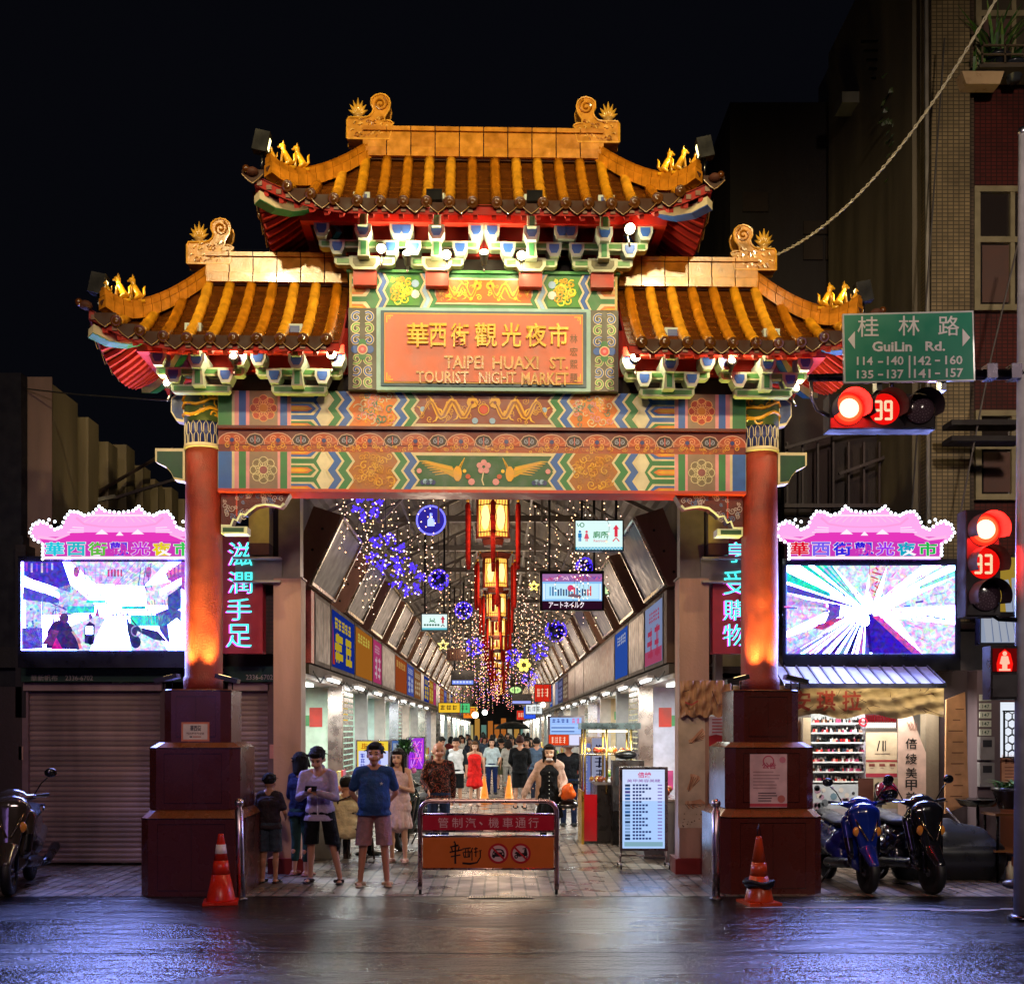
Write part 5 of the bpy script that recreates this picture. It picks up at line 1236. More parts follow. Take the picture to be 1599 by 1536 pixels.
def d_left(cv):
    hx = ledhx
    x0,y0,x1,y1 = 33,877,336,1015; r = random.Random(3)
    def poly(pts, col, l=2): cv.poly([(clampc(a,x0,x1),clampc(b_,y0,y1)) for a,b_ in pts], col, l)
    cv.rect(x0,y0,x1,y1,(.50,.56,1),0)
    W=(.52,.58,1)
    poly([(37,877),(98,877),(110,912),(110,925),(37,900)],hx('4a3cc0'),1); poly([(36,898),(92,925),(92,935),(36,910)],W,2); poly([(36,915),(92,933),(92,942),(36,936)],hx('5a58c8'),2)
    for k in range(6): cv.rect(40+k*8,879,43+k*8,889+r.uniform(0,8),hx('c8b8f0') if k%2 else hx('a050d0'),2)
    poly([(34,980),(66,980),(66,1012),(34,1014)],hx('5a4cc8'),1); poly([(40,925),(65,930),(65,1010),(40,1000)],hx('c0d0f8'),1); cv.line([(36,926),(36,1012)],1.5,hx('7468d0'),3); cv.line([(66,930),(66,1012)],1.5,hx('6a78d8'),3)
    for k in range(14): cv.disc(42+r.uniform(0,20),950+r.uniform(0,32),2,hx(r.choice(['6ab0e8','4a68c8','d8a8e0'])),3,6)
    for k in range(26): cv.line([(70+r.uniform(0,30),936+r.uniform(0,45)),(78+r.uniform(0,30),938+r.uniform(0,45))],r.uniform(.6,2),hx(r.choice(['8090e0','b0c0f0','e0b0d8','4a50b0'])),3)
    for (sx, f) in ((115,1),(236,-1)):
        for k in range(3): cv.line([(sx+f*k*8,880+k*3),(sx+f*(k*8+4),905+k*4),(sx+f*(k*8-2),920+k*3)],1.5,hx('6a78c0'),3); 
        cv.disc(sx+f*4,893,5,hx('c060a8'),3,8,9)
    for k in range(5): cv.rect(168+k*5,889,171+k*5,900,hx('c05088'),3); cv.line([(170+k*4,915),(171+k*4,922)],1.2,hx('b07090'),3)
    for y in (915,960): cv.line([(172,y),(190,y-3)],1,hx('d898b8'),3)
    for (a,b_,c,d) in ((105,946,148,957),(190,946,228,951),(204,960,266,977),(135,937,165,941)): cv.rect(a,b_,c,d,hx('48d8d8'),3)
    # shapes of people and scooters in the filmed street
    poly([(72,1012),(74,985),(82,972),(92,968),(108,972),(116,990),(124,1010),(124,1014)],hx('3a2c70'),4); cv.disc(100,965,7,hx('5a3c80'),5,12,8); poly([(80,1014),(88,995),(98,1014)],hx('d0289c'),5); cv.line([(113,985),(122,998),(126,1012)],4,hx('d898a8'),5); poly([(66,1005),(80,982),(92,985),(84,1008)],hx('7a3c8c'),4)
    poly([(132,1004),(132,978),(140,970),(148,975),(147,1006)],hx('34306c'),4); cv.rect(134,978,145,990,W,5); cv.disc(141,962,3.4,hx('8a58b0'),5,8,5); cv.disc(141,1000,4,hx('181848'),5,8,7)
    poly([(148,962),(152,946),(156,962)],hx('a850b8'),4)
    for k in range(14): cv.rect(160+k*3.4,952+r.uniform(0,4),161.6+k*3.4,958+r.uniform(1,6),hx(r.choice(['3c3c78','a04878','5a60b0'])),4)
    poly([(196,955),(202,972),(214,978),(246,985),(262,1002),(240,998),(215,985),(206,1010),(199,985)],hx('3c3c7c'),4); cv.disc(212,1002,8,hx('2a3068'),4,12,10); cv.ring(213,985,8,2,hx('90a8e0'),5); cv.line([(198,958),(224,990)],2,hx('283070'),5)
    poly([(243,958),(262,950),(283,953),(283,1000),(262,1002),(250,985)],hx('5460b0'),3); poly([(262,975),(276,965),(283,972),(283,1005),(266,1008)],(.52,.58,1),4)
    poly([(283,877),(336,877),(336,960),(300,930),(262,905),(258,895)],hx('b05cc0'),2); poly([(262,930),(283,915),(283,950),(262,960)],hx('4a58a8'),3); poly([(250,920),(283,902),(283,912),(250,930)],W,3)
    for k in range(4): cv.rect(262+k*6,888-k*3,265+k*6,902-k*3,hx('f090d0'),4)
    for pts,c_ in ((((110,877),(262,877),(225,915),(150,912)),'dcd8ff'),(((66,925),(110,912),(150,945),(110,960),(66,960)),'c8d4fc'),(((225,915),(283,905),(283,945),(230,945)),'e8dcfc'),(((92,985),(150,960),(165,965),(140,1015),(120,1015)),'d4dcff'),(((205,975),(245,990),(262,1015),(200,1015)),'dce4ff')): poly(list(pts),hx(c_),1)
    for k in range(16):                                       # roof lattice and lamps of the filmed arcade
        x = 112+k*9; cv.line([(x,878),(150+(x-150)*.5+(k%3),905+r.uniform(0,12))],.9,hx(r.choice(['a8b8f0','c8a8d8','90a0e0'])),2)
    for k in range(9): cv.line([(120+k*3,886+k*4),(225-k*2,884+k*4.4)],.7,hx(r.choice(['b8c4f4','d0c0ec'])),2)
    for k in range(60): cv.disc(r.uniform(108,270),r.uniform(925,975),r.uniform(.7,2.2),hx(r.choice(['d8c0f0','a0c8f8','f0b8d8','8890e0','c8e8f0'])),2,6)
    for k in range(10): cv.rect(100+k*2,955+r.uniform(0,3),101.4+k*2,968+r.uniform(0,6),hx(r.choice(['5058b0','8060b8','3c4088'])),3)
    for k in range(12): cv.line([(225+k*4,940+r.uniform(-4,4)),(229+k*4,972+r.uniform(-6,6))],1.1,hx(r.choice(['7080d0','c890d8','4858a8'])),3)
    poly([(150,1015),(165,965),(195,965),(205,1015)],W,2)
def d_right(cv):
    hx = ledhx
    x0,y0,x1,y1 = 1229,883,1491,1020; vx, vy = 1352, 952
    cv.rect(x0,y0,x1,y1,(.52,.58,1),0); r = random.Random(9)
    def ray(a, b_, col, r0=.12, l=2, r1=1):      # wedge between two edge points
        pts = [(vx+(a[0]-vx)*r0, vy+(a[1]-vy)*r0),(vx+(a[0]-vx)*r1, vy+(a[1]-vy)*r1),(vx+(b_[0]-vx)*r1, vy+(b_[1]-vy)*r1),(vx+(b_[0]-vx)*r0, vy+(b_[1]-vy)*r0)]
        cv.poly([(clampc(p[0],x0,x1),clampc(p[1],y0,y1)) for p in pts], col, l)
    TQ=hx('30dcc8')
    ray((1250,883),(1262,883),TQ,.2,2); ray((1272,883),(1300,883),TQ,.1,2); ray((1280,883),(1285,883),hx('c8f8f8'),.2,3); ray((1229,893),(1229,908),TQ,.45,2); ray((1229,912),(1229,925),hx('5a4cb8'),.05,2); ray((1229,930),(1229,945),hx('c0a8e0'),.5,3); ray((1290,883),(1296,883),hx('b0f0f0'),.15,3)
    cv.poly([(1292,940),(1313,945),(1311,962),(1288,972),(1295,955)],hx('6a58c0'),3); cv.line([(1230,987),(1290,972),(1318,958)],1.5,hx('404060'),4); cv.poly([(1268,980),(1300,966),(1325,962),(1300,975),(1285,983)],hx('c04888'),4)
    for k,(a,b_,c_) in enumerate(((1229,1236,'b8a8f0'),(1340,1347,'c078d0'),(1350,1358,'6050c8'),(1238,1250,'9a90e0'),(1256,1264,'d8a0e0'),(1266,1272,'e8e8ff'),(1274,1284,'7a58c0'),(1288,1294,'ffffff'),(1296,1304,'3c2c80'),(1310,1318,'8a98e8'),(1322,1330,'2a2468'),(1332,1336,'d0c0f8'))): ray((a,1020),(b_,1020),hx(c_),.15,3+k%3)
    cv.poly([(1350,958),(1362,958),(1425,1020),(1362,1020)],hx('3c22b0'),4); cv.poly([(1362,962),(1372,960),(1440,1020),(1425,1020)],hx('d05cb0'),5); cv.poly([(1350,965),(1356,965),(1362,1019),(1358,1019)],hx('2c188c'),6)
    cv.disc(1352,968,6,(.52,.58,1),6,10,10)
    cv.poly([(1358,883),(1385,883),(1364,940),(1357,925)],hx('f0d8e0'),2)
    for k in range(9): cv.line([(1360+r.uniform(0,16-k*1.4),886+k*7),(1366+r.uniform(0,14-k*1.4),890+k*7)],2.4-k*.15,hx('d03a60'),4)
    cv.line([(1358,883),(1357,925)],.8,hx('803040'),4); cv.line([(1385,883),(1366,925)],.8,hx('803040'),4)
    for pts,c_ in (((1229,925),(1300,950),(1229,985)),'e0d8ff'),(((1300,883),(1360,883),(1350,935)),'d8f0fc'),(((1385,883),(1440,883),(1375,935)),'ece0fc'),(((1491,900),(1491,945),(1390,950)),'dce8ff'),(((1400,965),(1491,975),(1491,1020),(1440,1020)),'e4e0ff'),(((1229,995),(1320,962),(1240,1020),(1229,1020)),'d4d8fc'): cv.poly(list(pts),hx(c_),1)
    for k in range(80):
        a = r.uniform(0,360); q = r.uniform(24,95); x, y = vx+q*math.cos(R(a))*1.2, vy+q*math.sin(R(a))*.75
        if x0+4 < x < x1-10 and y0+4 < y < y1-6: cv.line([(x,y),(x+(x-vx)*.16,y+(y-vy)*.16)],r.uniform(1,3),hx(r.choice(['b0a4f0','d890d8','88c8f0','7068d8','e0b0e8','6058c0'])),3)
    ray((1491,890),(1491,900),hx('98e8e0'),.6,2); ray((1470,883),(1480,883),hx('c0f4f0'),.5,2); cv.line([(1415,960),(1450,962),(1486,967)],1.4,hx('50506a'),4)
    for k in range(26): cv.disc(1310+r.uniform(0,90),944+r.uniform(0,16),r.uniform(.6,1.6),hx(r.choice(['303060','8060c0','d05088','4a4a90'])),6,6)
led('l','big LED screen showing a bright street scene with people, left of the gate',33,877,336,1015,14.25,d_left,(28,868,342,1042))
led('r','big LED screen with turquoise and violet motion streaks, right of the gate',1229,883,1491,1020,14.25,d_right,(1222,872,1500,1046))
# coloured marquee signs above the screens
def marquee(px0, label, cols, k=1.0):
    t = thing('marquee_sign', label, 'neon sign', (0,0,0)); Y = 14.15
    half = [(0,873),(-119,873),(-119,850),(-132,843),(-139,832),(-134,820),(-124,814),(-112,818),(-100,827),(-90,823),(-84,809),(-76,799),(-64,800),(-54,805),(-40,801),(-31,791),(-22,798),(0,801)]
    out = [(px0+a,b_) for a,b_ in half]+[(px0-a,b_) for a,b_ in half[-2:0:-1]]
    f0 = plane_px(Y, .003); m = MB(); q = [f0(a,b_,0) for a,b_ in out]; m.xz([(p.x,p.z) for p in q], Y, Y+.14, hx('5a1040'), 'plastic'); m.build('sign_body', t)
    m = MB(); cv = CV(m, f0, 'e1'); cv.poly(out, (1,.42,.88), 1)
    cv.poly([(px0-117,871),(px0-117,850),(px0-128,838),(px0-90,838),(px0-74,831),(px0+74,831),(px0+90,838),(px0+128,838),(px0+117,850),(px0+117,871)], (.80,.04,.50), 2)
    for s in (-1,1):
        cv.line([(px0+s*68,808),(px0+s*56,818),(px0+s*30,822),(px0,823)],[4,3,2.5,2],(1,.35,.75),4); cv.line([(px0+s*128,838),(px0+s*100,842),(px0+s*78,834)],[5,4,2],(1,.5,.85),4)
        for j in range(5): cv.line([(px0+s*(6+j*9),806),(px0+s*(12+j*11),815)],1.4,(1,.55,.85),4)
        for j in range(3): cv.line([(px0+s*56,824+j*3.4),(px0+s*(74+j*4),823+j*4)],1.2,(1,.85,1),5)
        cv.poly([(px0+s*18,834),(px0+s*28,826),(px0+s*38,834)],(1,.9,1),5); cv.poly([(px0-6,836),(px0,829),(px0+6,836)],(1,.9,1),5)
    cv.rect(px0-60,806,px0+60,803,(1,.8,.95),3); cv.rect(px0-118,868,px0+118,872.5,(1,.95,1),6); m.build('lit_face', t)
    m = MB(); cv = CV(m, f0, 'e1'); cv.rect(px0-117,845,px0+117,868.5,(.62,.04,.48),7)
    for i,(ch,c_) in enumerate(zip('華西街觀光夜市', cols)):
        x = px0-116+i*33.4
        cv.text(ch,x-1,845.5,x+30,868,(1,.95,1),8,.05); cv.text(ch,x,846,x+29,867.5,c_[0],12,.03)
    m.build('lettering', t)
    m = MB(); path = out[1:] ; pts = []
    for a,b_ in zip(path, path[1:]):
        L_ = math.hypot(b_[0]-a[0], b_[1]-a[1]); n = max(1, round(L_/6.5))
        for j in range(n): pts.append((a[0]+(b_[0]-a[0])*j/n, a[1]+(b_[1]-a[1])*j/n))
    for (a,b_) in pts: p = f0(a,b_,0); m.ball(p+Vector((0,-.03,0)), .020, (.85,.93,1), 'bulb', 6)
    for s in (-1,1):
        for j in range(4): p = f0(px0+s*(100+j*9), 812+abs(j-1)*3, 0); m.ball(p+Vector((0,-.03,0)), .02, (.85,.93,1), 'bulb', 6)
    m.build('border_bulbs', t)
C_ = lambda *a: [(hx(c),) for c in a]
marquee(187, 'magenta temple shaped light sign above the left LED screen', C_('1cc8e0','2ab8c8','60c040','5a30e0','c830d8','e8d020','38c850'))
marquee(1350, 'magenta temple shaped light sign above the right LED screen', C_('e01030','7a60f0','2a28e0','2a1cd8','a030f0','10a8c8','18b848'))
light('AREA', P(187,835,13.9), 26, (.95,.55,1), 1.8, sy=.5, aim=P(187,1100,10), name='marquee_light'); light('AREA', P(1350,835,13.9), 26, (.95,.55,1), 1.8, sy=.5, aim=P(1350,1100,10), name='marquee_light')
# red boards with tube-lit characters
def neonboard(x0,y0,x1,y1,chs,boxes,label,Y=14.0):
    t = thing('neon_board', label, 'neon sign', (0,0,0)); m = MB(); bx(m,x0,y0,x1,y1,Y,.2,hx('a01c30'),'paint'); m.build('board', t); m = MB(); f0 = plane_px(Y,.004); cv = CV(m,f0,'neon')
    for ch,(a,b_,c,d) in zip(chs, boxes):
        cv.text(ch,a-2,b_+1,c-2,d+1,(.62,.08,.75),2,-.01); cv.text(ch,a,b_,c,d,(.05,.62,.62),8,.0)
    m.build('neon_characters', t); m = MB(); bx(m,x1,y0+20,x1+28,y1,Y+.25,.1,hx('3a1420'),'mosaic'); m.build('side_panel', t)
neonboard(347,838,410,1020,'滋潤手足',((357,846,394,883),(357,892,394,926),(354,934,393,968),(354,974,393,1010)),'red board with four turquoise neon characters right of the left column')
neonboard(1113,838,1160,1020,'享受購物',((1132,846,1168,878),(1130,890,1168,928),(1130,936,1168,968),(1130,974,1166,1008)),'red board with turquoise neon characters partly hidden by the right column')

# right nail shop
t = thing('nail_shop', 'small nail shop with a crumpled cloth banner and polish shelves right of the gate', 'shop', (0,0,0))
m = MB(); bx(m,1446,1090,1466,1360,YS-.02,.2,hx('9a8a74'),'dirty'); bx(m,1254,1120,1266,1355,YS-.02,.15,hx('b09c80'),'dirty'); bx(m,1466,1046,1528,1360,YS,.3,hx('4a3c40'),'dirty'); m.box(2.95,9.0,16.2,16.4,0,3.3,hx('b8aca0'),'paint'); bx(m,1100,1040,1500,1070,YS+.3,.2,hx('3a3030'),'dirty'); bx(m,1254,1290,1446,1358,YS+.02,.1,hx('9a8a80'),'dirty'); m.box(2.95,3.05,14.8,16.2,0,3.3,hx('8a8480'),'dirty'); m.build('wall', t)
m = MB()                                                        # sheet metal canopy
a = P(1225,1068,13.7); b_ = P(1477,1068,13.7); zt = P(0,1042,14.6).z; n = 13
for i in range(n):
    xa = a.x+(b_.x-a.x)*i/n; xb = a.x+(b_.x-a.x)*(i+1)/n-.02
    m.quad([(xa,13.7,a.z),(xb,13.7,a.z),(xb,14.65,zt+.16),(xa,14.65,zt+.16)], hx('a8a09c') if i%2 else hx('98908c'), 'dirty'); m.tube([(xb+.01,13.7,a.z+.01),(xb+.01,14.65,zt+.17)], .014, hx('4a3c38'), 'paint', 4)
m.box(a.x,b_.x,13.68,13.71,a.z-.05,a.z+.01,hx('b8b8c8'),'steel'); m.build('canopy', t)
def banner(name, x0, y0, x1, y1, Y, col, seed, parent, drape=8):
    m = MB(); rr = random.Random(seed); nx, nz = 46, 12; V = []; ph = [rr.uniform(0,6) for _ in range(6)]
    for j in range(nz+1):
        for i in range(nx+1):
            px = x0+(x1-x0)*i/nx; py = y0+(y1-y0)*j/nz+(drape*.5*math.sin(i*.55+ph[5])*j/nz)
            d = .035*math.sin(i*.9+ph[0]+j*.5)+.03*math.sin(j*1.3+i*.4+ph[1])+.02*math.sin(i*2.1-j*1.1+ph[2])+rr.uniform(-.006,.006)
            V.append(P(px,py,Y+d))
    n_ = nx+1; m.add(V, [(j*n_+i,(j+1)*n_+i,(j+1)*n_+i+1,j*n_+i+1) for j in range(nz) for i in range(nx)], col, 'matte', True)
    return m
m = banner('banner',1128,1070,1474,1118,13.95,hx('b4a078'),3,t); cv = CV(m, plane_px(13.86,.002))
for ch,x in zip('安琪拉',(1236,1275,1315)): cv.text(ch,x,1078,x+30,1110,hx('8a2a18'),2,.02)
rr = random.Random(2)
for _ in range(26):
    x, y = rr.uniform(1230,1465), rr.uniform(1074,1114); cv.line([(x,y),(x+rr.uniform(-14,14),y+rr.uniform(-8,8)),(x+rr.uniform(-20,20),y+rr.uniform(-8,8))], [.5,1.4,.4], hx('4a3018'), 2)
m.build('cloth_banner', t)
m = banner('b2',1062,1062,1142,1118,13.85,hx('b88c6c'),8,t,5); cv = CV(m, plane_px(13.77,.002)); cv.line([(1112,1078),(1120,1100),(1132,1098)],1.4,hx('5a3424'),1); cv.line([(1070,1096),(1080,1100),(1090,1094)],2.4,hx('a83c34'),1); cv.line([(1066,1080),(1076,1077)],1.4,hx('4a2c20'),1)
m.build('face_banner', t)
m = MB(); rr = random.Random(31)                                   # polish shelves
bx(m,1266,1112,1350,1296,YS+.45,.05,hx('8f9496'),'paint')
for j in range(9):
    y = 1128+j*15.2; bx(m,1267,y,1349,y+2.2,YS+.2,.2,hx('d8dcdc'),'paint'); x = 1269
    while x < 1346:
        w_ = rr.uniform(2.0,3.4); h = rr.uniform(6,10.5); c_ = hx(rr.choice(['181818','2a2a30','802030','d0d0d0','a04060','503020','c8a090','303848','b03030','1a1a1a']))
        if rr.random() < .9:
            a = P(x,y,YS+.26); b_ = P(x+w_,y-h,YS+.26); m.box(a.x,b_.x,YS+.24,YS+.29,a.z,a.z+(b_.z-a.z)*.55,c_,'gloss'); m.box(a.x+(b_.x-a.x)*.25,b_.x-(b_.x-a.x)*.25,YS+.25,YS+.28,a.z+(b_.z-a.z)*.55,b_.z,hx('161616') if rr.random() < .7 else hx('d8d8d8'),'plastic')
        x += w_+.5
m.build('polish_shelf', t)
m = MB(); cv = CV(m, plane_px(YS+.12,.003)); bx(m,1266,1288,1400,1290,YS+.12,.02,hx('707070'))
cv.rect(1350,1114,1401,1136,hx('301014'),0); 
for k in range(17): cv.rect(1352+k*2.8,1116,1354+k*2.8,1127,hx('d01828'),1,'dim'); cv.rect(1352+k*2.8,1128,1354+k*2.8,1136,hx('c8c8c8'),1)
cv.ring(1348,1127,6,2.6,(1,.06,.1),2,mt='e1'); cv.disc(1348,1127,2.4,(1,.3,.3),2,mt='e1')
cv.rect(1352,1143,1401,1213,hx('c0ac90'),1); cv.rect(1352,1186,1401,1189,hx('9a3a3c'),2); cv.rect(1352,1207,1401,1213,hx('a03040'),2)
cv.text('/1',1369,1156,1380,1172,hx('202020'),2,.01); cv.rect(1382,1156,1383.4,1172,hx('202020'),2)
for k in range(3): cv.rect(1357+k*16,1192,1366+k*16,1196,hx('7a3a34'),2); cv.rect(1359+k*16,1198,1364+k*16,1199,hx('8a7a70'),2)
cv.rect(1366,1176,1390,1177,hx('6a5a50'),2); cv.rect(1340,1215,1364,1262,hx('4a2418'),1); cv.rect(1364,1215,1402,1262,hx('a8987c'),1); cv.poly([(1364,1250),(1366,1224),(1372,1220),(1376,1232),(1372,1240),(1380,1248),(1376,1262),(1364,1262)],hx('1c1614'),2)
cv.rect(1266,1262,1400,1290,hx('b8b0b8'),1); cv.rect(1264,1224,1340,1262,hx('bcc4cc'),1)
for k in range(18): cv.disc(rr.uniform(1268,1336),rr.uniform(1228,1258),rr.uniform(2,6),hx(rr.choice(['d8d0c8','707880','a8889c','303038','6a8a9c'])),2,8)
cv.poly([(1240,1124),(1252,1124),(1252,1158),(1240,1158)],hx('c89880'),1); m.build('window_posters', t)
m = MB(); cv = CV(m, plane_px(YS-.1,.003)); a = MB(); cv.poly([(1402,1118),(1425,1118),(1436,1150),(1446,1175),(1446,1290),(1402,1290)],hx('d8b8a8'),0)
for ch,y in zip('倍綾美甲美容',(1152,1176,1198,1217,1236,1256)): cv.text(ch,1414,y,1432,y+17,hx('14120f'),2,.015)
for k in range(6): cv.line([(1416+k*3,1126+k%2*3),(1422+k*2,1140)],1,hx('8a5c4c'),2)
m.build('vertical_banner', t)
light('AREA', (5.0,14.45,2.35), 52, (1,.95,.85), 1.6, sy=.3, aim=(5.0,15.1,0), name='shop_light'); light('AREA', (5.0,13.72,2.40), 7, (1,.80,.50), 2.0, sy=.06, aim=(5.0,13.98,2.1), name='shop_light')
light('AREA', (3.3,15.3,2.4), 18, (.9,.9,1), .6, aim=(3.0,14.9,0), name='shop_light')
# menu board, meters, far right shop front
m = MB(); f0 = plane_px(14.3,.004); cv = CV(m,f0); pts = [(1478,1092),(1507,1080),(1513,1255),(1476,1270)]; q = [f0(a,b_,0) for a,b_ in pts]; m.xz([(p.x,p.z) for p in q],14.3,14.34,hx('c89468'),'paint')
rr = random.Random(6)
for k in range(9): cv.rect(1481+rr.uniform(0,14),1106+k*17,1481+rr.uniform(16,26),1107.6+k*17,hx('7a5238'),1)
solo(m,'menu_board','tall leaning tan price board right of the vertical white banner','board')
t = thing('meter_wall','narrow purple grey wall with number plates and meter boxes at the right','wall',(0,0,0)); m = MB(); bx(m,1526,1046,1562,1380,14.4,.6,hx('6a5a60'),'dirty'); m.build('wall_face',t)
for k,s_ in enumerate(('14','147','147','147','147')):
    m = MB(); bx(m,1530,1084+k*13.5,1548,1094+k*13.5,14.38,.02,hx('c8ccbc')); CV(m,plane_px(14.378,.002)).text(s_,1534,1086+k*13.5,1545,1092+k*13.5,hx('2a4a3c'),1,.01); m.build('number_plate',t)
for (y0,y1) in ((1150,1186),(1190,1228)): m = MB(); bx(m,1531,y0,1553,y1,14.3,.1,hx('8a8688'),'paint'); bx(m,1535,y0+5,1549,y0+16,14.295,.01,hx('3a3a40'),'gloss'); m.build('meter_box',t)
t = thing('lattice_window','lit white shop window behind a dark hexagon lattice at the right edge','window',(0,0,0)); m = MB(); cv = CV(m,plane_px(14.6,.004),'e1'); cv.rect(1562,1096,1640,1182,(.8,.85,.95),0); m.build('lit_pane',t)
m = MB(); f0 = plane_px(14.5,.004)
for k in range(6):
    for j in range(6):
        cx_, cy_ = 1574+k*13+(6.5 if j%2 else 0), 1118+j*12; m.tube([f0(cx_+7.2*math.cos(R(60*i+30)),cy_+7.2*math.sin(R(60*i+30)),0) for i in range(7)],.007,hx('141418'),'plastic',4)
for y in (1110,1182): m.tube([f0(1566,y,0),f0(1640,y,0)],.014,hx('141418'),'plastic',4)
m.tube([f0(1568,1110,0),f0(1568,1182,0)],.014,hx('141418'),'plastic',4); m.build('lattice',t)
m = MB(); bx(m,1562,1182,1660,1380,14.62,.2,hx('8a4a2c'),'dirty'); cv = CV(m,plane_px(14.6,.003)); cv.rect(1564,1178,1600,1226,hx('d09878'),0); glyphs(cv,1568,1184,1596,1192,3,hx('6a3a2c'),rr,1)
for k in range(5): cv.rect(1569,1197+k*5,1594,1198.4+k*5,hx('8a5a48'),1)
bx(m,1562,1046,1660,1096,14.62,.2,hx('4a1c20'),'dirty'); solo(m,'low_shop','orange brown low shop front with a paper notice at the right edge','shop')
m = MB(); cv = CV(m,plane_px(14.1,.003),'dim'); bx(m,1530,868,1660,1006,14.11,.15,hx('26262e'),'plastic'); cv.rect(1562,870,1640,962,hx('d8b040'),0); cv.rect(1532,962,1640,1003,hx('c8d8f8'),1); cv.rect(1530,955,1640,963,hx('181820'),4,'plastic')
for k in range(5):
    x = 1572+k*12; cv.line([(x+6,962),(x+2,925),(x-1,905-k*3)],[13,11,7],hx('d0dcf4'),2+k%2); cv.line([(x+11,960),(x+7,925)],1,hx('6a80b0'),4)
for k in range(8): cv.line([(1545+k*12,1002),(1541+k*11,964)],[10,11],hx('e0e8fa'),2); cv.line([(1552+k*12,1002),(1548+k*11,966)],1,hx('7488b8'),3)
cv.ring(1590,884,20,2,hx('302818'),3,a0=200,a1=340); solo(m,'glove_sign','lit sign picturing white gloved fingers on yellow at the right edge','sign')

# ================================================================ BUILDINGS ON THE RIGHT
YB = 14.8
t = thing('apartment_building','tall apartment building with tan mosaic column and red brown tiled walls at the right edge','building',(0,0,0))
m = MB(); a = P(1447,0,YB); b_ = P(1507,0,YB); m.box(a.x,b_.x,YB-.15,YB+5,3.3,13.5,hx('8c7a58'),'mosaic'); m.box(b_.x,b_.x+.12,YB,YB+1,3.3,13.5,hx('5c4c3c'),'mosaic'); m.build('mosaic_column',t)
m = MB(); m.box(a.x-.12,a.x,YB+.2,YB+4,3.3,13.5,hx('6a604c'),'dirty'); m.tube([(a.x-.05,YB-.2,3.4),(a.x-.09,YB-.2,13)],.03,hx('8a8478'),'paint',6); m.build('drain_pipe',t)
m = MB(); m.box(b_.x+.12,b_.x+3,YB+.12,YB+1,3.3,13.5,hx('5a1f18'),'mosaic'); m.build('wall',t)
def window(x0,y0,x1,y1,kind):
    f_ = MB(); fr = hx('8a7f60')
    bx(f_,x0,y0,x1,y0+9,YB+.02,.15,fr); bx(f_,x0,y1-9,x1,y1,YB+.02,.15,fr); bx(f_,x0,y0,x0+9,y1,YB+.025,.15,fr); mid = (y0+y1)/2-18; bx(f_,x0+9,mid,x1,mid+9,YB+.03,.12,fr)
    for x in range(int(x0)+56,int(x1),60): bx(f_,x,y0+9,x+7,y1-9,YB+.035,.1,fr)
    o = f_.build('window',t); g = MB(); bx(g,x0+9,y0+9,x1,y1-9,YB+.09,.01,hx('2c2624') if kind else hx('4a4236'),'glass'); bx(g,x0+12,mid+14,x0+54,y1-12,YB+.085,.002,hx('5a4038'),'matte'); g.build('pane',o)
window(1524,-40,1680,108,0); window(1522,290,1680,484,1); window(1524,640,1680,780,1); window(1524,-330,1680,-160,1)
m = MB(); z = P(0,128,YB).z
for k in range(3): m.box(b_.x+.05,b_.x+2.6,YB-.4,YB-.375,z+k*.12,z+.02+k*.12,hx('5a4c3c'),'paint')
for k in range(9): m.box(b_.x+.05+k*.3,b_.x+.07+k*.3,YB-.4,YB-.38,z,z+.26,hx('5a4c3c'),'paint')
m.box(b_.x+.02,b_.x+2.6,YB-.4,YB,z-.04,z,hx('4a4034'),'dirty'); m.build('balcony_rail',t)
m = MB()
for (y,z_) in ((680,0),(655,0)): bx(m,1486,y,1600,y+8,13.9,.3,hx('201a1c'),'matte')
m.build('ledge',t)
def planter(px,py,Y,lab,wide=.3,col='b89870',tall=.35,n=40,pot='box',spread=.5):
    p = P(px,py,Y); q = thing('potted_plant',lab,'plant',p); m = MB()
    if pot == 'box': m.xz([(-wide*.8,0),(wide*.8,0),(wide,.17),(-wide,.17)],-.1,.1,hx(col),'plastic')
    else: m.lathe([(wide*.7,0),(wide,.22),(wide*1.08,.22),(wide*1.08,.26),(wide*.9,.25)],(0,0,0),hx(col),'plastic',16)
    m.build('pot',q); m = MB(); rr = random.Random(int(px)); 
    for k in range(n):
        a = rr.uniform(0,2*pi); l = tall*rr.uniform(.6,1.2); o = Vector((rr.uniform(-wide,wide)*.6,rr.uniform(-.05,.05),.18)); d = Vector((math.cos(a)*spread,math.sin(a)*spread,1)).normalized(); s = Vector((-math.sin(a),math.cos(a),0))*.018
        mid_ = o+d*l*.55+Vector((0,0,.02)); tip = o+d*l+Vector((math.cos(a)*.08,math.sin(a)*.08,-.06)); c_ = hx(rr.choice(['2f5a24','44702c','28461e','5a7a34']))
        m.add([o-s*.5,o+s*.5,mid_+s,tip,mid_-s],[(0,1,2,4),(4,2,3)],c_,'leaf')
    m.build('foliage',q); return q
planter(1530,138,YB-.25,'plant in a tan trough on the balcony rail high at the right',.28,'c0a27c',.3,30)
planter(1556,120,YB-.2,'spiky plant in a dark pot on the balcony high at the right',.16,'20242c',.75,40,'round',.6)
planter(1583,128,YB-.2,'small plant pot at the right end of the balcony',.12,'30343c',.3,24,'round')
planter(1580,1262,13.4,'leafy potted plant on the stand at the right edge',.22,'2a2624',.3,70,'round',1.0)
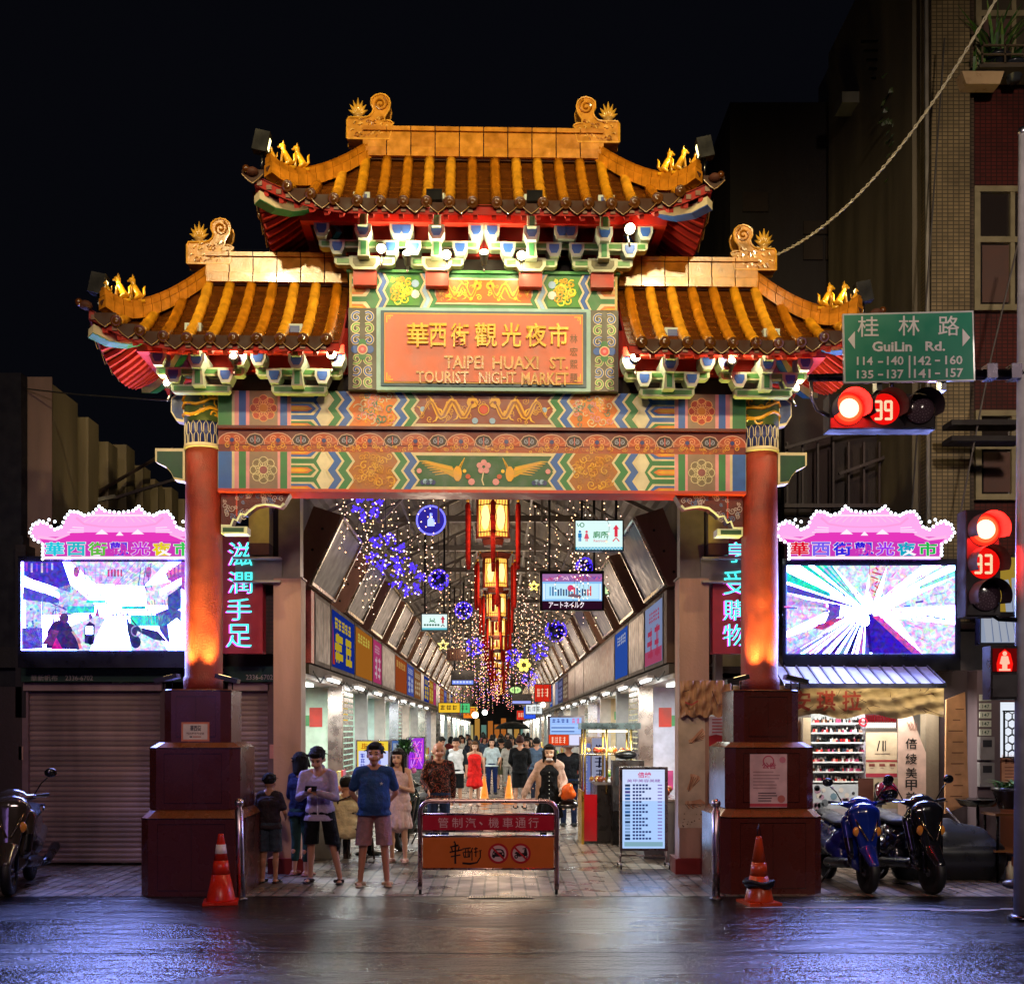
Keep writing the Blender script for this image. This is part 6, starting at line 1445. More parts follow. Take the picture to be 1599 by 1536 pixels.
# recess with pipes and creeper between the blocks
t = thing('recessed_building','dark recessed block with mosaic strips and pipes left of the tan mosaic column','building',(0,0,0))
def strip(x0,y0,x1,y1,Y,col,mt='mosaic'): mm = MB(); bx(mm,x0,y0,x1,y1,Y,.3,hx(col),mt); return mm.build('mosaic_strip',t)
m = MB(); bx(m,1386,-60,1450,1046,16.6,2,hx('2c1c1a'),'dirty'); m.build('wall',t)
strip(1384,105,1408,260,16.2,'6a6250'); strip(1386,265,1405,480,16.1,'5c5646'); strip(1420,50,1447,205,16.3,'5a3c1c'); strip(1423,215,1437,330,16.3,'6a4420'); strip(1384,-60,1398,60,16.2,'5a5244')
m = MB()
for (x,y0,y1) in ((1410,360,480),(1430,330,520),(1418,500,700)): m = MB(); m.tube([P(x,y0,16),P(x-3,(y0+y1)/2,15.9),P(x+2,y1,16)],.03,hx('6a625c'),'paint',6); m.build('pipe',t)
m = MB()
for k in range(5): m.tube([P(1345+k*4,66+k*14,16.5),P(1400,64+k*15,16.2)],.02,hx('4a4a46'),'steel',4)
bx(m,1315,143,1378,160,17.2,.4,hx('6a675e'),'dirty'); m.build('clothes_rack',t)
m = MB(); rr = random.Random(15)
for k in range(260):
    p = P(1412+rr.gauss(0,14),185+rr.gauss(0,34),15.9+rr.uniform(-.2,.2)); a = rr.uniform(0,6); s = .05; m.add([p,p+Vector((s,0,s*.6)),p+Vector((s*1.2*math.cos(a),0,-s)),p+Vector((-s*.3,.02,-s))],[(0,1,2,3)],hx(rr.choice(['2c3c1a','3c4c22','1e2c14'])),'leaf')
m.tube([P(1412,250,16),P(1416,190,16),P(1406,150,16)],.02,hx('3a2c1c'),'matte',5); solo(m,'climbing_plant','creeper growing on the recessed block high at the right','plant')
t = thing('air_conditioner','pale air conditioner box on the wall below the horizontal traffic light','air conditioner',(0,0,0)); m = MB(); bx(m,1420,733,1453,802,15.6,.4,hx('9a9290'),'paint'); m.build('casing',t); m = MB()
for k in range(9): bx(m,1424,739+k*6.6,1449,741+k*6.6,15.58,.015,hx('4a4444'))
m.build('grille',t)
m = MB(); m.box(P(1140,0,19).x,P(1390,0,19).x+3,19,22,0,P(0,160,19).z,hx('1c1414'),'dirty'); t = thing('dark_apartment_block','very dark apartment block with faint windows behind the right roof of the gate','building',(0,0,0)); m.build('wall',t)
for (x0,y0,x1,y1) in ((1255,345,1318,365),(1255,370,1285,405),(1290,370,1318,405),(1160,300,1200,330),(1330,180,1370,225),(1290,190,1310,230)): m = MB(); bx(m,x0,y0,x1,y1,18.95,.06,hx('3a322e'),'gloss'); m.build('window',t)
m = MB(); bx(m,1225,600,1300,870,16.5,.2,hx('2c1a1c'),'dirty')
for k in range(9): bx(m,1228+k*24,690,1231+k*24,790,16.2,.05,hx('3a2a2c'))
bx(m,1225,786,1450,792,16.15,.1,hx('3a2a2c')); bx(m,1300,640,1450,870,16.4,.2,hx('241618'),'dirty'); bx(m,1352,800,1380,862,16.3,.1,hx('5a4a4a')); m.T = None
for (p1,p2) in (((1225,700),(1330,670)),((1330,670),(1420,660)),((1310,740),(1420,700))): m.tube([P(*p1,16.1),P(*p2,16.1)],.03,hx('3a2c2e'),'paint',4)
solo(m,'balcony_structure','dark balcony wall and railings above the right marquee sign','building')
# twisted overhead cable
def sag(p,q,s,n=24): return [p+(q-p)*(i/n)+Vector((0,0,-s*4*(i/n)*(1-i/n))) for i in range(n+1)]
m = MB(); pa, pb = P(1212,398,12.8), P(1560,-10,11.2); c0 = sag(pa,pb,.42)
for k in range(2): m.tube([p+Vector((.012*math.cos(i*1.9+k*pi),0,.012*math.sin(i*1.9+k*pi))) for i,p in enumerate(sag(pa,pb,.42,70))],.009,hx('b0a890'),'plastic',5)
solo(m,'overhead_cable','pale twisted cable sweeping up to the right from the gate','cable')
m = MB(); m.tube(sag(P(1475,60,14.2),P(1418,880,14.4),.0),.012,hx('3a3430'),'rubber',5); m.tube([P(1592,370,13.8),P(1545,570,13.9),P(1500,800,14)],.012,hx('4a4240'),'rubber',5); solo(m,'wall_cable','thin dark cables hanging down the apartment facade','cable')

# ================================================================ TRAFFIC POLE
YP = 10.6
t = thing('traffic_pole','grey traffic pole at the right edge with an arm reaching left','pole',(0,0,0)); m = MB()
x = P(1597,0,YP).x; m.tube([(x,YP,0),(x,YP,P(0,208,YP).z)],[.085,.04],hx('9a98a0'),'paint',14); m.ball((x,YP,P(0,206,YP).z),.05,hx('a8a8b0'),'steel'); m.lathe([(.14,0),(.14,.03),(.1,.05)],(x,YP,0),hx('606068'),'steel',14); m.build('pole',t)
m = MB(); m.tube([P(1600,584,YP),P(1262,590,YP)],[.055,.035],hx('4a4048'),'steel',10); m.tube([P(1266,588,YP),P(1268,622,YP),P(1276,640,YP),P(1296,650,YP)],.018,hx('8a8088'),'steel',8)
for q in (1545,1583): m.obox(P(q,582,YP),(.10,.14,.14),hx('5a5460'),'steel')
m.tube([P(1392,598,YP),P(1392,616,YP)],.022,hx('6a6068'),'steel',6); m.build('arm',t)
m = MB(); m.tube([P(1597,968,YP),P(1560,966,YP),P(1535,950,YP)],.025,hx('2a2a30'),'steel',8); m.build('bracket',t)
t = thing('street_name_sign','green street name sign with white writing on the traffic arm','sign',(0,0,0)); m = MB(); f0 = plane_px(YP-.14,.003)
q = [f0(a,b_,0) for a,b_ in ((1316,490),(1520,485),(1523,594),(1318,598))]; m.xz([(p.x,p.z) for p in q],YP-.14,YP-.11,hx('c8ccd0'),'gloss'); cv = CV(m,f0,'sign'); mat('sign',.35,var=.06)
cv.poly([(1318,492.5),(1518,487.5),(1520.5,592),(1320.5,595.5)],hx('0f8068'),1)
WH = hx('d8d8dc')
for ch,x in zip('桂林路',(1339,1403,1465)): cv.text(ch,x,494 if x < 1400 else 493,x+33,526 if x < 1400 else 524,WH,3,.006)
cv.poly([(1324,530),(1335,517),(1335,545)],WH,3); cv.poly([(1515,527),(1503,513),(1503,541)],WH,3)
cv.text('GuiLin',1362,533,1424,549,WH,3,.03); cv.text('Rd.',1445,533,1476,548,WH,3,.03)
for (s_,a,b_,c,d) in (('114',1338,557,1363,570),('140',1385,556,1411,570),('142',1427,556,1454,570),('160',1476,555,1503,569),('135',1338,578,1364,591),('137',1385,577,1411,591),('141',1427,576,1453,590),('157',1477,575,1504,589)): cv.text(s_,a,b_,c,d,WH,3,.02)
for (x,y) in ((1371,565),(1460,563),(1371,585),(1460,583)): cv.rect(x,y-1.3,x+8,y+1.3,WH,3)
cv.rect(1419,555,1421.5,590,WH,3); m.build('sign_plate',t)
m = MB()
for q in (1370,1470): m.obox(P(q,588,YP-.05),(.05,.12,.3),hx('6a6a70'),'steel')
m.build('clamp',t)
def digits(cv, s_, x, y, w_, h, col, lay):
    seg = {'3':'abgcd','9':'abcdfg'}
    for i,ch in enumerate(s_):
        a = x+i*(w_+6.5); S = {'a':[(a,y),(a+w_,y)],'b':[(a+w_,y),(a+w_,y+h/2)],'c':[(a+w_,y+h/2),(a+w_,y+h)],'d':[(a,y+h),(a+w_,y+h)],'e':[(a,y+h/2),(a,y+h)],'f':[(a,y),(a,y+h/2)],'g':[(a,y+h/2),(a+w_,y+h/2)]}
        for k in seg[ch]:
            (p0,q0),(p1,q1) = S[k]; n = 5 if k in 'bcef' else 4
            for j in range(n): cv.disc(p0+(p1-p0)*(j+.5)/n+(0 if k not in 'adg' else 0),q0+(q1-q0)*(j+.5)/n,2.3,col,lay,8)
mat('red1', emit=1.6); mat('redlamp', emit=9.)
def signal(label, x0, y0, x1, y1, lenses, num, horizontal):
    t = thing('traffic_signal', label, 'traffic light', (0,0,0)); Y = YP-.02; m = MB(); f0 = plane_px(Y,.003)
    bx(m,x0,y0,x1,y1,Y,.2,hx('1a1418'),'matte'); bx(m,x0+2,y0+2,x1-2,y1-2,Y-.02,.02,hx('201a1e'),'matte'); m.build('signal_case',t)
    for i,(cx_,cy_) in enumerate(lenses):
        p = f0(cx_,cy_,0); r = .152; l = MB(); vz = MB()
        V = []
        n = 22
        for j in range(n+1):
            a = R(-28+236*j/n)
            V.append(p+Vector((r*1.05*math.cos(a),-.02,r*1.05*math.sin(a)))); V.append(p+Vector((r*1.08*math.cos(a),-.24,r*1.08*math.sin(a)-.015)))
        vz.add(V,[(2*j,2*j+1,2*j+3,2*j+2) for j in range(n)],hx('4a3a3e'),'matte',True); vz.build('visor',t)
        l.T = Matrix.Translation(p+Vector((0,-.025,0))) @ Matrix.Rotation(R(90),4,'X')
        if i == 0: l.lathe([(r,0),(r*.84,.02)],(0,0,0),(1,.01,.004),'e4',24); l.lathe([(r*.84,.021),(r*.5,.035),(.001,.04)],(0,0,0),(1,.04,.012),'e4',24); l.lathe([(r*.62,.034),(.001,.042)],(0,0,0),(1,.42,.24),'e4',24)
        elif i == 1: l.lathe([(r,0),(.001,.004)],(0,0,0),(.85,.006,.004),'e1',24)
        else: l.lathe([(r,0),(r*.9,.02),(r*.5,.035),(.001,.04)],(0,0,0),hx('4a3a44'),'gloss',24)
        l.T = None
        if i == 1: cv = CV(l,plane_px(Y-.04,.003),'e1'); digits(cv,num,cx_-12.5,cy_-13,9.5,27,(1,.70,.42),2)
        if i == 2:
            cv = CV(l,plane_px(Y-.07,.002),'plastic')
            for q in range(60): a = q*2.4; rr_ = 2.6*math.sqrt(q); cv.disc(cx_+rr_*math.cos(a),cy_+rr_*math.sin(a),.8,hx('6a5864'),1,5)
        l.build('lens',t)
    p = f0(*lenses[0],0); light('POINT', p+Vector((0,-.12,0)), 80, (1,.012,.008), .05, name='signal_light')
    return t
signal('horizontal traffic light with a bright red lamp and the number 39',1295,615,1461,670,((1323,640),(1379,640),(1434,640)),'39',True)
signal('vertical traffic light with a bright red lamp and the number 33',1508,796,1562,962,((1535,828),(1535,880),(1537,931)),'33',False)
t = thing('pedestrian_signal','pedestrian signal with a standing red figure below the vertical traffic light','traffic light',(0,0,0)); m = MB(); bx(m,1547,1008,1600,1092,YP-.02,.18,hx('1c171b'),'plastic'); m.build('signal_case',t)
m = MB(); cv = CV(m,plane_px(YP-.03,.003),'e1'); cv.rect(1550,1012,1588,1048,(.10,.002,.002),0); cv.poly([(1569,1013),(1578,1020),(1582,1036),(1580,1048),(1557,1048),(1556,1036),(1560,1020)],(1,.01,.006),1); W=(1,.55,.38); cv.disc(1569,1020,3.6,W,2,12); cv.poly([(1564,1024),(1574,1024),(1577,1036),(1573,1037),(1573,1046),(1565,1046),(1565,1037),(1561,1036)],W,2); cv.rect(1560,1044,1578,1047,W,2); m.build('red_figure',t)
m = MB(); cv = CV(m,plane_px(YP-.03,.003)); cv.rect(1550,1053,1592,1088,hx('2a2226'),0); m.build('dark_lens',t)
# ================================================================ CONES, BOLLARDS, BARRIER, LIGHT BOXES, STALL
def cone(px, base_y, top_y, label, ring=False, tilt=0, spike=False):
    Y = GY(base_y)-.1; t = thing('traffic_cone', label, 'cone', (P(px,0,Y).x, Y, .0)); h = (base_y-top_y)/F*Y; m = MB()
    c = hx('e03018') if not ring else hx('c8481c'); n = 24
    m.obox((0,0,.015),(.36,.36,.03),c,'plastic'); m.lathe([(.155,.03),(.15,.05),(.148,.06),(.095,h*.42)],(0,0,0),c,'plastic',n); m.lathe([(.075,h*.62),(.032,h*.97),(.028,h)],(0,0,0),c,'plastic',n); m.lathe([(.095,h*.42),(.075,h*.62)],(0,0,0),c,'plastic',n)
    m.build('cone_body', t)
    if not ring: m = MB(); m.lathe([(.0665,h*.68),(.0505,h*.85)],(0,0,0),hx('e8d8d0'),'plastic',n); m.build('reflective_band', t)
    else:
        m = MB()
        for k in range(3): m.tube([((.13+.01*k)*math.cos(i*pi/12+k),(.13+.01*k)*math.sin(i*pi/12+k),.20+.018*k+.012*math.sin(i*.9+k)) for i in range(25)],.022,hx('0c0c0c'),'rubber',7)
        m.build('rubber_hose', t); m = MB(); m.tube([(.02,0,h),(.012,0,h+.08),(-.0,0,h+.13),(-.012,0,h+.08),(-.02,0,h)],.004,hx('404040'),'steel',5); m.build('wire_loop', t)
    t.rotation_euler = (0, R(tilt), .2)
cone(345,1407,1299,'bright red traffic cone with a white band beside the left plinth')
cone(1185,1408,1303,'worn orange traffic cone with a black hose wound round it beside the right plinth',True)
def bollard(px, base_y, top_y, label, lean=0):
    Y = GY(base_y)-.0; t = thing('bollard', label, 'bollard', (P(px,0,Y).x, Y, 0)); h = (base_y-top_y)/F*Y; m = MB()
    m.lathe([(.045,0),(.045,h-.13),(.03,h-.12),(.03,h-.09)],(0,0,0),hx('c8b8c0'),'steel',18); m.lathe([(.07,0),(.07,.015),(.045,.03)],(0,0,0),hx('807c80'),'steel',18); m.build('post', t)
    m = MB(); m.ball((0,0,h-.05),.052,hx('d8ccd0'),'steel',18); m.build('ball_cap', t); t.rotation_euler = (0,R(lean),0)
bollard(377,1404,1246,'stainless steel bollard with a ball cap beside the left plinth',-1.5); bollard(1118,1403,1247,'stainless steel bollard with a ball cap beside the right plinth')

# rolling barrier
Y = 12.18; s_ = F/Y; bxm = (656+869)/2; t = thing('barrier', 'chrome tube barrier on castors with a red and an orange board forbidding cars and scooters', 'barrier', (P(bxm,0,Y).x, Y, 0)); hw = (869-656)/2/s_
Z = lambda py: H-(py-CY)/s_
m = MB(); r = .13; zt = Z(1250)
path = [(-hw,0,.10)]+[(-hw,0,zt-r)]+[(-hw+r-r*math.cos(R(a)),0,zt-r+r*math.sin(R(a))) for a in range(15,91,15)]+[(hw-r+r*math.sin(R(a)),0,zt-r+r*math.cos(R(a))) for a in range(0,91,15)]+[(hw,0,.10)]
m.tube(path,.026,hx('d8b4b0'),'steel',12)
for py in (1271,1297,1305,1356): m.tube([(-hw,0,Z(py)),(hw,0,Z(py))],.014,hx('d8b8b0'),'steel',10)
m.build('tube_frame', t)
loc = Vector(t.location)
def flat(Yw, lay=.002): 
    f0 = plane_px(Yw, lay); return lambda a, b_, l=0: f0(a,b_,l)-loc
m = MB(); m.box(-hw+.03,hw-.03,-.006,.006,Z(1296),Z(1272),hx('c41434'),'sign'); cv = CV(m, flat(Y-.008),'sign')
chs = '管制汽、機車通行'; xs = [684,706,727,748,763,785,805,825]
for ch,x in zip(chs,xs):
    if ch == '、': cv.line([(x+1,1283),(x+5,1287)],2,hx('f0c8cc'),1)
    else: cv.text(ch,x,1276,x+16,1292,hx('f0c8cc'),1,.0)
m.build('red_board', t)
m = MB(); m.box(-hw+.03,hw-.03,-.006,.006,Z(1355),Z(1307),hx('dd7428'),'sign'); cv = CV(m, flat(Y-.008),'sign'); bk = hx('200c0c')
for pts,w_ in ((((703,1322),(716,1319)),[2,3]),(((709,1313),(711,1316)),[3,2]),(((702,1330),(722,1326)),[2.4,2]),(((711,1316),(711,1348)),[2.4,3,2.4][:2]),(((704,1337),(719,1334)),[2,2]),(((705,1323),(707,1330)),[2,1.6]),(((717,1321),(715,1329)),[2,1.6]),
    (((722,1325),(735,1323)),[2,2]),(((724,1330),(734,1329)),[1.6,1.6]),(((723,1330),(725,1338)),[1.8,1.8]),(((734,1329),(733,1338)),[1.8,1.8]),(((727,1325),(727,1337)),[1.6,1.6]),(((731,1325),(731,1337)),[1.6,1.6]),(((725,1338),(734,1337)),[1.6,1.6]),
    (((738,1323),(735,1330)),[1.8,1.4]),(((737,1328),(737,1343)),[1.8,1.8]),(((740,1325),(746,1324)),[1.6,1.6]),(((740,1330),(747,1329)),[1.6,1.6]),(((743,1322),(743,1337)),[1.6,1.6]),(((748,1328),(752,1327)),[1.6,1.6]),(((750,1328),(750,1338),(745,1346),(734,1348),(722,1347)),[1.8,2,2.2,3.2,3])): cv.line(list(pts),w_,bk,2)
for x in (778,813):
    cv.disc(x,1332,16,hx('c01020'),1,28); cv.disc(x,1332,12.6,hx('e0c0c0'),2,28)
cv.poly([(769,1332),(771,1327),(774,1325),(782,1325),(786,1327),(788,1332),(788,1337),(768,1337)],bk,3); cv.poly([(772,1330),(774,1327),(782,1327),(785,1330)],hx('e0c0c0'),4)
for x in (771,785): cv.disc(x,1337,2.2,bk,4,8); cv.disc(x,1332.5,1.2,hx('e0c0c0'),4,6)
for x in (806,821): cv.disc(x,1337,3,bk,3,10); cv.disc(x,1337,1.2,hx('e0c0c0'),4,8)
cv.poly([(803,1332),(806,1329),(813,1331),(818,1331),(819,1325),(822,1324),(824,1334),(821,1336),(810,1337),(806,1333)],bk,3); cv.line([(816,1325),(822,1323)],1.4,bk,3)
for x in (778,813): cv.line([(x-9,1323),(x+9,1341)],2.8,hx('c01020'),6)
m.build('orange_board', t)
for s in (-1,1):
    w_ = MB(); w_.tube([(s*hw,0,.12),(s*hw,0,.07)],.012,hx('a0a0a0'),'steel',8); w_.obox((s*hw,.01,.10),(.05,.09,.05),hx('b0a8a8'),'chrome',(R(20),0,0)); fk = w_.build('castor', t)
    w_ = MB(); w_.T = Matrix.Translation((s*hw,.03,.05)) @ Matrix.Rotation(R(90),4,'Y'); w_.lathe([(.03,-.016),(.05,-.014),(.05,.014),(.03,.016)],(0,0,0),hx('141414'),'rubber',16); w_.build('wheel', fk)

# lit boards standing in the arcade
def lightbox(name,label,x0,y0,x1,y1,Y,draw,legs=True,case='8a8084',emit='e1'):
    a = P(x0,y1,Y); b_ = P(x1,y0,Y); t = thing(name,label,'sign',((a.x+b_.x)/2,Y,0)); w_ = (b_.x-a.x)/2; m = MB()
    m.box(-w_,w_,0,.1,a.z,b_.z,hx(case),'steel'); m.build('case',t); L0 = Vector(t.location)
    if legs:
        m = MB()
        for s in (-1,1): m.tube([(s*w_*.92,.05,a.z),(s*w_*.98,.05,.06)],.014,hx('a09498'),'steel',6); m.tube([(s*w_,-.16,.06),(s*w_,.26,.06)],.014,hx('a09498'),'steel',6)
        m.tube([(-w_,.05,.16),(w_,.05,.16)],.012,hx('a09498'),'steel',6); m.build('stand',t)
        for s in (-1,1):
            for q in (-.15,.25): m = MB(); m.ball((s*w_,q,.03),.03,hx('141414'),'rubber',8,(.5,1,1)); m.build('wheel',t)
    f0 = plane_px(Y,.002); m = MB(); cv = CV(m, lambda p,q,l: f0(p,q,l+1)-L0, emit); draw(cv); m.build('lit_face',t); return t
def d_menu(cv):
    cv.rect(972,1201,1038,1324,(.42,.62,1),0); cv.rect(972,1201,1038,1250,(.62,.72,1),1); rr = random.Random(4)
    cv.text('倍綾',996,1205,1017,1214,hx('d0407a'),3,.02,'e1'); cv.text('美甲美容美睫',979,1216,1031,1221,hx('9060b0'),3,.01,'e1')
    for k in range(17):
        y = 1224+k*5.2
        cv.rect(976,y,984,y+3.6,hx(rr.choice(['2a5a9a','203860','7a9ac8','4a3a80'])),2)
        for j in range(rr.choice((3,4,5,6))): cv.rect(988+j*5,y,991.6+j*5,y+3,hx('1c2c70'),2)
        cv.rect(1027,y+.5,1034,y+2.5,hx('8a7ac8'),2)
    cv.rect(975,1314,1035,1321,hx('80a8b8'),2)
lightbox('menu_light_box','tall bright blue price light box on a wheeled stand in front of the right pillar',968,1197,1043,1328,14.5,d_menu)
def d_y(cv):
    cv.rect(558,1157,606,1200,hx('f0d040'),0); cv.rect(560,1172,606,1240,hx('c8d0ff'),1); glyphs(cv,563,1160,602,1169,3,hx('c87810'),random.Random(2),2); glyphs(cv,562,1176,570,1200,3,hx('3848c0'),random.Random(3),2,True); cv.disc(588,1190,7,hx('8088e0'),2)
lightbox('menu_board','yellow and white lit menu board behind the man in the blue T shirt',556,1155,609,1240,18.6,d_y,False)
def d_b(cv):
    cv.rect(612,1156,634,1220,hx('6a98f0'),0); cv.rect(614,1160,632,1170,hx('d0e0ff'),1); cv.rect(615,1176,631,1200,hx('90b8ff'),1)
lightbox('blue_light_box','pale blue lit panel behind the long haired woman',610,1154,636,1222,19.5,d_b,False,emit='dim')
def d_p(cv):
    cv.rect(638,1152,662,1200,hx('a030e0'),0); rr = random.Random(2)
    for k in range(26): cv.line([(640+rr.uniform(0,20),1154+rr.uniform(0,44)),(642+rr.uniform(0,18),1156+rr.uniform(0,42))],1,hx(rr.choice(['f0a0ff','6018a0','ff60d0'])),1)
lightbox('purple_screen','purple glowing screen behind the potted flowers',636,1150,664,1202,20,d_p,False)
def d_r(cv):
    cv.rect(859,1120,908,1146,(.35,.55,1),0); cv.rect(857,1147,888,1163,hx('e04018'),0); cv.rect(889,1147,908,1163,hx('e0e0ff'),0); glyphs(cv,862,1122,890,1128,4,hx('2038a0'),random.Random(2),1); glyphs(cv,893,1121,906,1129,2,hx('f04080'),random.Random(5),1)
    for k in range(2): cv.rect(861,1132+k*6,903,1134+k*6,hx('b0d0ff'),1); cv.rect(861,1135+k*6,897,1136.5+k*6,hx('3050a0'),2)
    glyphs(cv,861,1150,884,1160,4,hx('ffe0c0'),random.Random(7),1)
lightbox('notice_light_box','blue lit notice board with a red strip above the man in black',855,1117,912,1166,20.5,d_r,False)
def d_v(cv):
    cv.rect(907,1160,922,1250,hx('90a0f0'),0); cv.rect(924,1152,948,1250,hx('c8ccf0'),0); glyphs(cv,910,1164,918,1246,6,hx('f0f4ff'),random.Random(2),1,True); glyphs(cv,928,1162,942,1240,4,hx('20203c'),random.Random(5),1,True)
lightbox('vertical_light_box','pair of upright lit panels with dark strokes behind the food stall',905,1150,950,1253,19.2,d_v,False,emit='dim')
def d_w(cv): cv.rect(1138,1158,1150,1240,hx('7890f8'),0); cv.rect(1120,1190,1132,1300,hx('88a0ff'),0); 
def d_w(cv):
    cv.rect(1121,1200,1136,1300,hx('90a8ff'),0)
    for k in range(12): cv.rect(1124,1205+k*7.5,1132,1207+k*7.5,hx('5068c8'),1)
lightbox('small_light_box','pale violet lit price panel between the right pillar and the right plinth',1119,1196,1138,1302,14.4,d_w,False,emit='dim')
m = MB(); cv = CV(m,plane_px(14.62,.003)); cv.rect(1103,1118,1145,1170,hx('e0d8d4'),0); cv.poly([(1103,1150),(1118,1146),(1145,1152),(1145,1166),(1103,1168)],hx('a81820'),1)
for k in range(5): cv.rect(1112,1122+k*5,1140,1124+k*5,hx('c05050'),1)
cv.rect(1103,1170,1119,1330,hx('c8b8b0'),0)
for k in range(3): cv.disc(1111,1180+k*15,5,hx('b0504a'),1,10,6); 
cv.disc(1110,1240,9,hx('702028'),1,12,16); cv.disc(1111,1275,8,hx('d05060'),1,12,18); solo(m,'salon_poster','narrow red and white beauty posters beside the right pillar','poster')
light('AREA', P(1006,1262,14.3), 3, (.40,.55,1), .6, sy=1, aim=P(1006,1400,12), name='light_box_light')

# food stall
t = thing('food_stall','food stall with a glass display case, grey machine and red side panel on the right','stall',(1.70,17.6,0)); m = MB(); m.box(-.1,.75,0,1.1,.0,.95,hx('4a4644'),'steel'); m.box(-.14,.79,-.04,1.14,.95,.99,hx('a8a8a8'),'steel'); m.build('counter',t)
m = MB(); m.box(-.32,-.11,-.08,.7,.05,.80,hx('a01018'),'gloss'); m.box(-.36,-.32,-.1,.72,.0,.85,hx('c8a040'),'steel'); m.build('side_panel',t)
m = MB()
for x in (-.30,.05,.45): m.tube([(x,0,.8),(x,0,1.85)],.018,hx('c8a860'),'steel',6); m.tube([(x,.6,.8),(x,.6,1.85)],.018,hx('c8a860'),'steel',6)
m.box(-.36,.6,-.06,.66,1.85,1.95,hx('8aa0a0'),'steel'); m.box(-.33,.5,.0,.6,1.42,1.44,hx('c8c0a0'),'steel'); m.build('display_frame',t)
m = MB(); rr = random.Random(3)
for k in range(26): m.ball((rr.uniform(-.26,.45),rr.uniform(.1,.5),rr.choice((1.0,1.47))+.03),rr.uniform(.03,.06),hx(rr.choice(['d8a038','c8601c','e8c870','8a3a18','d03020'])),'gloss',8)
m.build('food',t); m = MB(); m.box(.12,.62,-.30,.0,.55,1.35,hx('6a6c6e'),'steel'); m.box(.16,.58,-.31,-.30,.95,1.25,hx('2c2e30'),'gloss'); m.box(.12,.62,-.28,.0,0,.55,hx('3c3a3a'),'steel'); m.build('machine',t)
m = MB(); m.ball((.35,-.1,1.44),.16,hx('101010'),'plastic',10,(1.2,1,.5)); m.build('black_bag',t)
m = MB(); m.box(-.2,.4,.1,.5,1.80,1.83,(1,.8,.4),'e4'); m.build('case_lamp',t); light('AREA',(1.8,17.9,1.78),8,(1,.75,.35),.5,aim=(1.8,17.9,0),name='case_light')
# round table and plants
def chair(x,y,rz,label):
    t = thing('dining_chair',label,'chair',(x,y,0),rz); wd = hx('2c1a14'); m = MB(); m.box(-.2,.2,-.2,.2,.43,.47,wd,'gloss'); m.build('seat',t)
    for a in (-1,1):
        for b_ in (-1,1): m = MB(); m.tube([(a*.17,b_*.17,.43),(a*.2,b_*.2,0)],.016,wd,'gloss',6); m.build('leg',t)
    m = MB(); m.tube([(-.18,.18,.45),(-.2,.22,.85),(0,.24,.92),(.2,.22,.85),(.18,.18,.45)],.016,wd,'gloss',6); m.tube([(-.19,.2,.68),(.19,.2,.68)],.012,wd,'gloss',6); m.build('backrest',t)
chair(-2.0,15.35,R(170),'dark wooden chair that the person in the pale shirt sits on')
t = thing('dining_table','small dark round table behind the man with the phone','table',(-1.9,16.1,0)); m = MB(); m.lathe([(.36,0),(.38,.02),(.36,.04)],(0,0,.70),hx('3c2418'),'gloss',22); m.build('table_top',t); m = MB(); m.lathe([(.22,0),(.2,.03),(.04,.06),(.035,.7)],(0,0,0),hx('1c1c1c'),'steel',14); m.build('pedestal',t)
p = P(633,1178,19); 
def bigplant(px,py,Y,r,label,seed,pot=True):
    c = P(px,py,Y); t = thing('potted_plant',label,'plant',(c.x,c.y,0)); m = MB()
    m.lathe([(.16,0),(.2,.35),(.22,.36),(.2,.37)],(0,0,0),hx('30241c'),'plastic',16); m.tube([(0,0,.3),(0,0,c.z-.1)],.04,hx('3a2c1c'),'matte',6); m.build('pot',t); m = MB(); rr = random.Random(seed)
    for k in range(150):
        a = rr.uniform(0,2*pi); el = rr.uniform(.1,1.4); d = Vector((math.cos(a)*math.cos(el),math.sin(a)*math.cos(el),math.sin(el))); l = r*rr.uniform(.8,1.3); o = Vector((0,0,c.z-.15)); s = Vector((-math.sin(a),math.cos(a),0))*.022
        mid_ = o+d*l*.6+Vector((0,0,.04)); tip = o+d*l-Vector((0,0,.06)); m.add([o-s*.4,o+s*.4,mid_+s,tip,mid_-s],[(0,1,2,4),(4,2,3)],hx(rr.choice(['1c3a1c','2c5228','16301a','3c6a30'])),'leaf')
    m.build('foliage',t); m = MB()
    for k in range(12): m.ball((rr.uniform(-.16,.16),-.1+rr.uniform(-.1,.1),c.z-.55+rr.uniform(-.15,.2)),rr.uniform(.03,.06),hx(rr.choice(['e08020','d060a0','f0a040'])),'leaf',7)
    m.build('flowers',t)
bigplant(632,1165,19.3,.34,'tall dark green plant with orange flowers beside the long haired woman',3)
# mop bucket, stool stand, tarp covered scooter, orange cones afar
t = thing('bucket','grey rectangular mop bucket with a mop leaning in it at the right','bucket',(P(1545,0,13.6).x,13.6,0)); m = MB(); m.xy([(-.2,-.14),(.2,-.14),(.2,.14),(-.2,.14)],.0,.02,hx('40404a'),'plastic'); m.xz([(-.18,0),(.18,0),(.21,.28),(-.21,.28)],-.15,.15,hx('3c3c48'),'plastic'); m.box(-.225,.225,-.165,.165,.28,.31,hx('585862'),'plastic'); m.build('tub',t)
m = MB(); m.tube([(.02,0,.25),(-.52,.05,.86)],.012,hx('c8c8c8'),'steel',8); m.build('mop_handle',t)
t = thing('plant_stand','low wooden table with a dark bowl and a bottle beneath at the right edge','table',(P(1583,0,13.4).x,13.35,0)); m = MB(); m.box(-.34,.4,-.2,.2,.80,.83,hx('6a4428'),'gloss'); m.box(-.34,.4,-.2,.2,.36,.385,hx('8a5c34'),'gloss'); m.build('table_top',t)
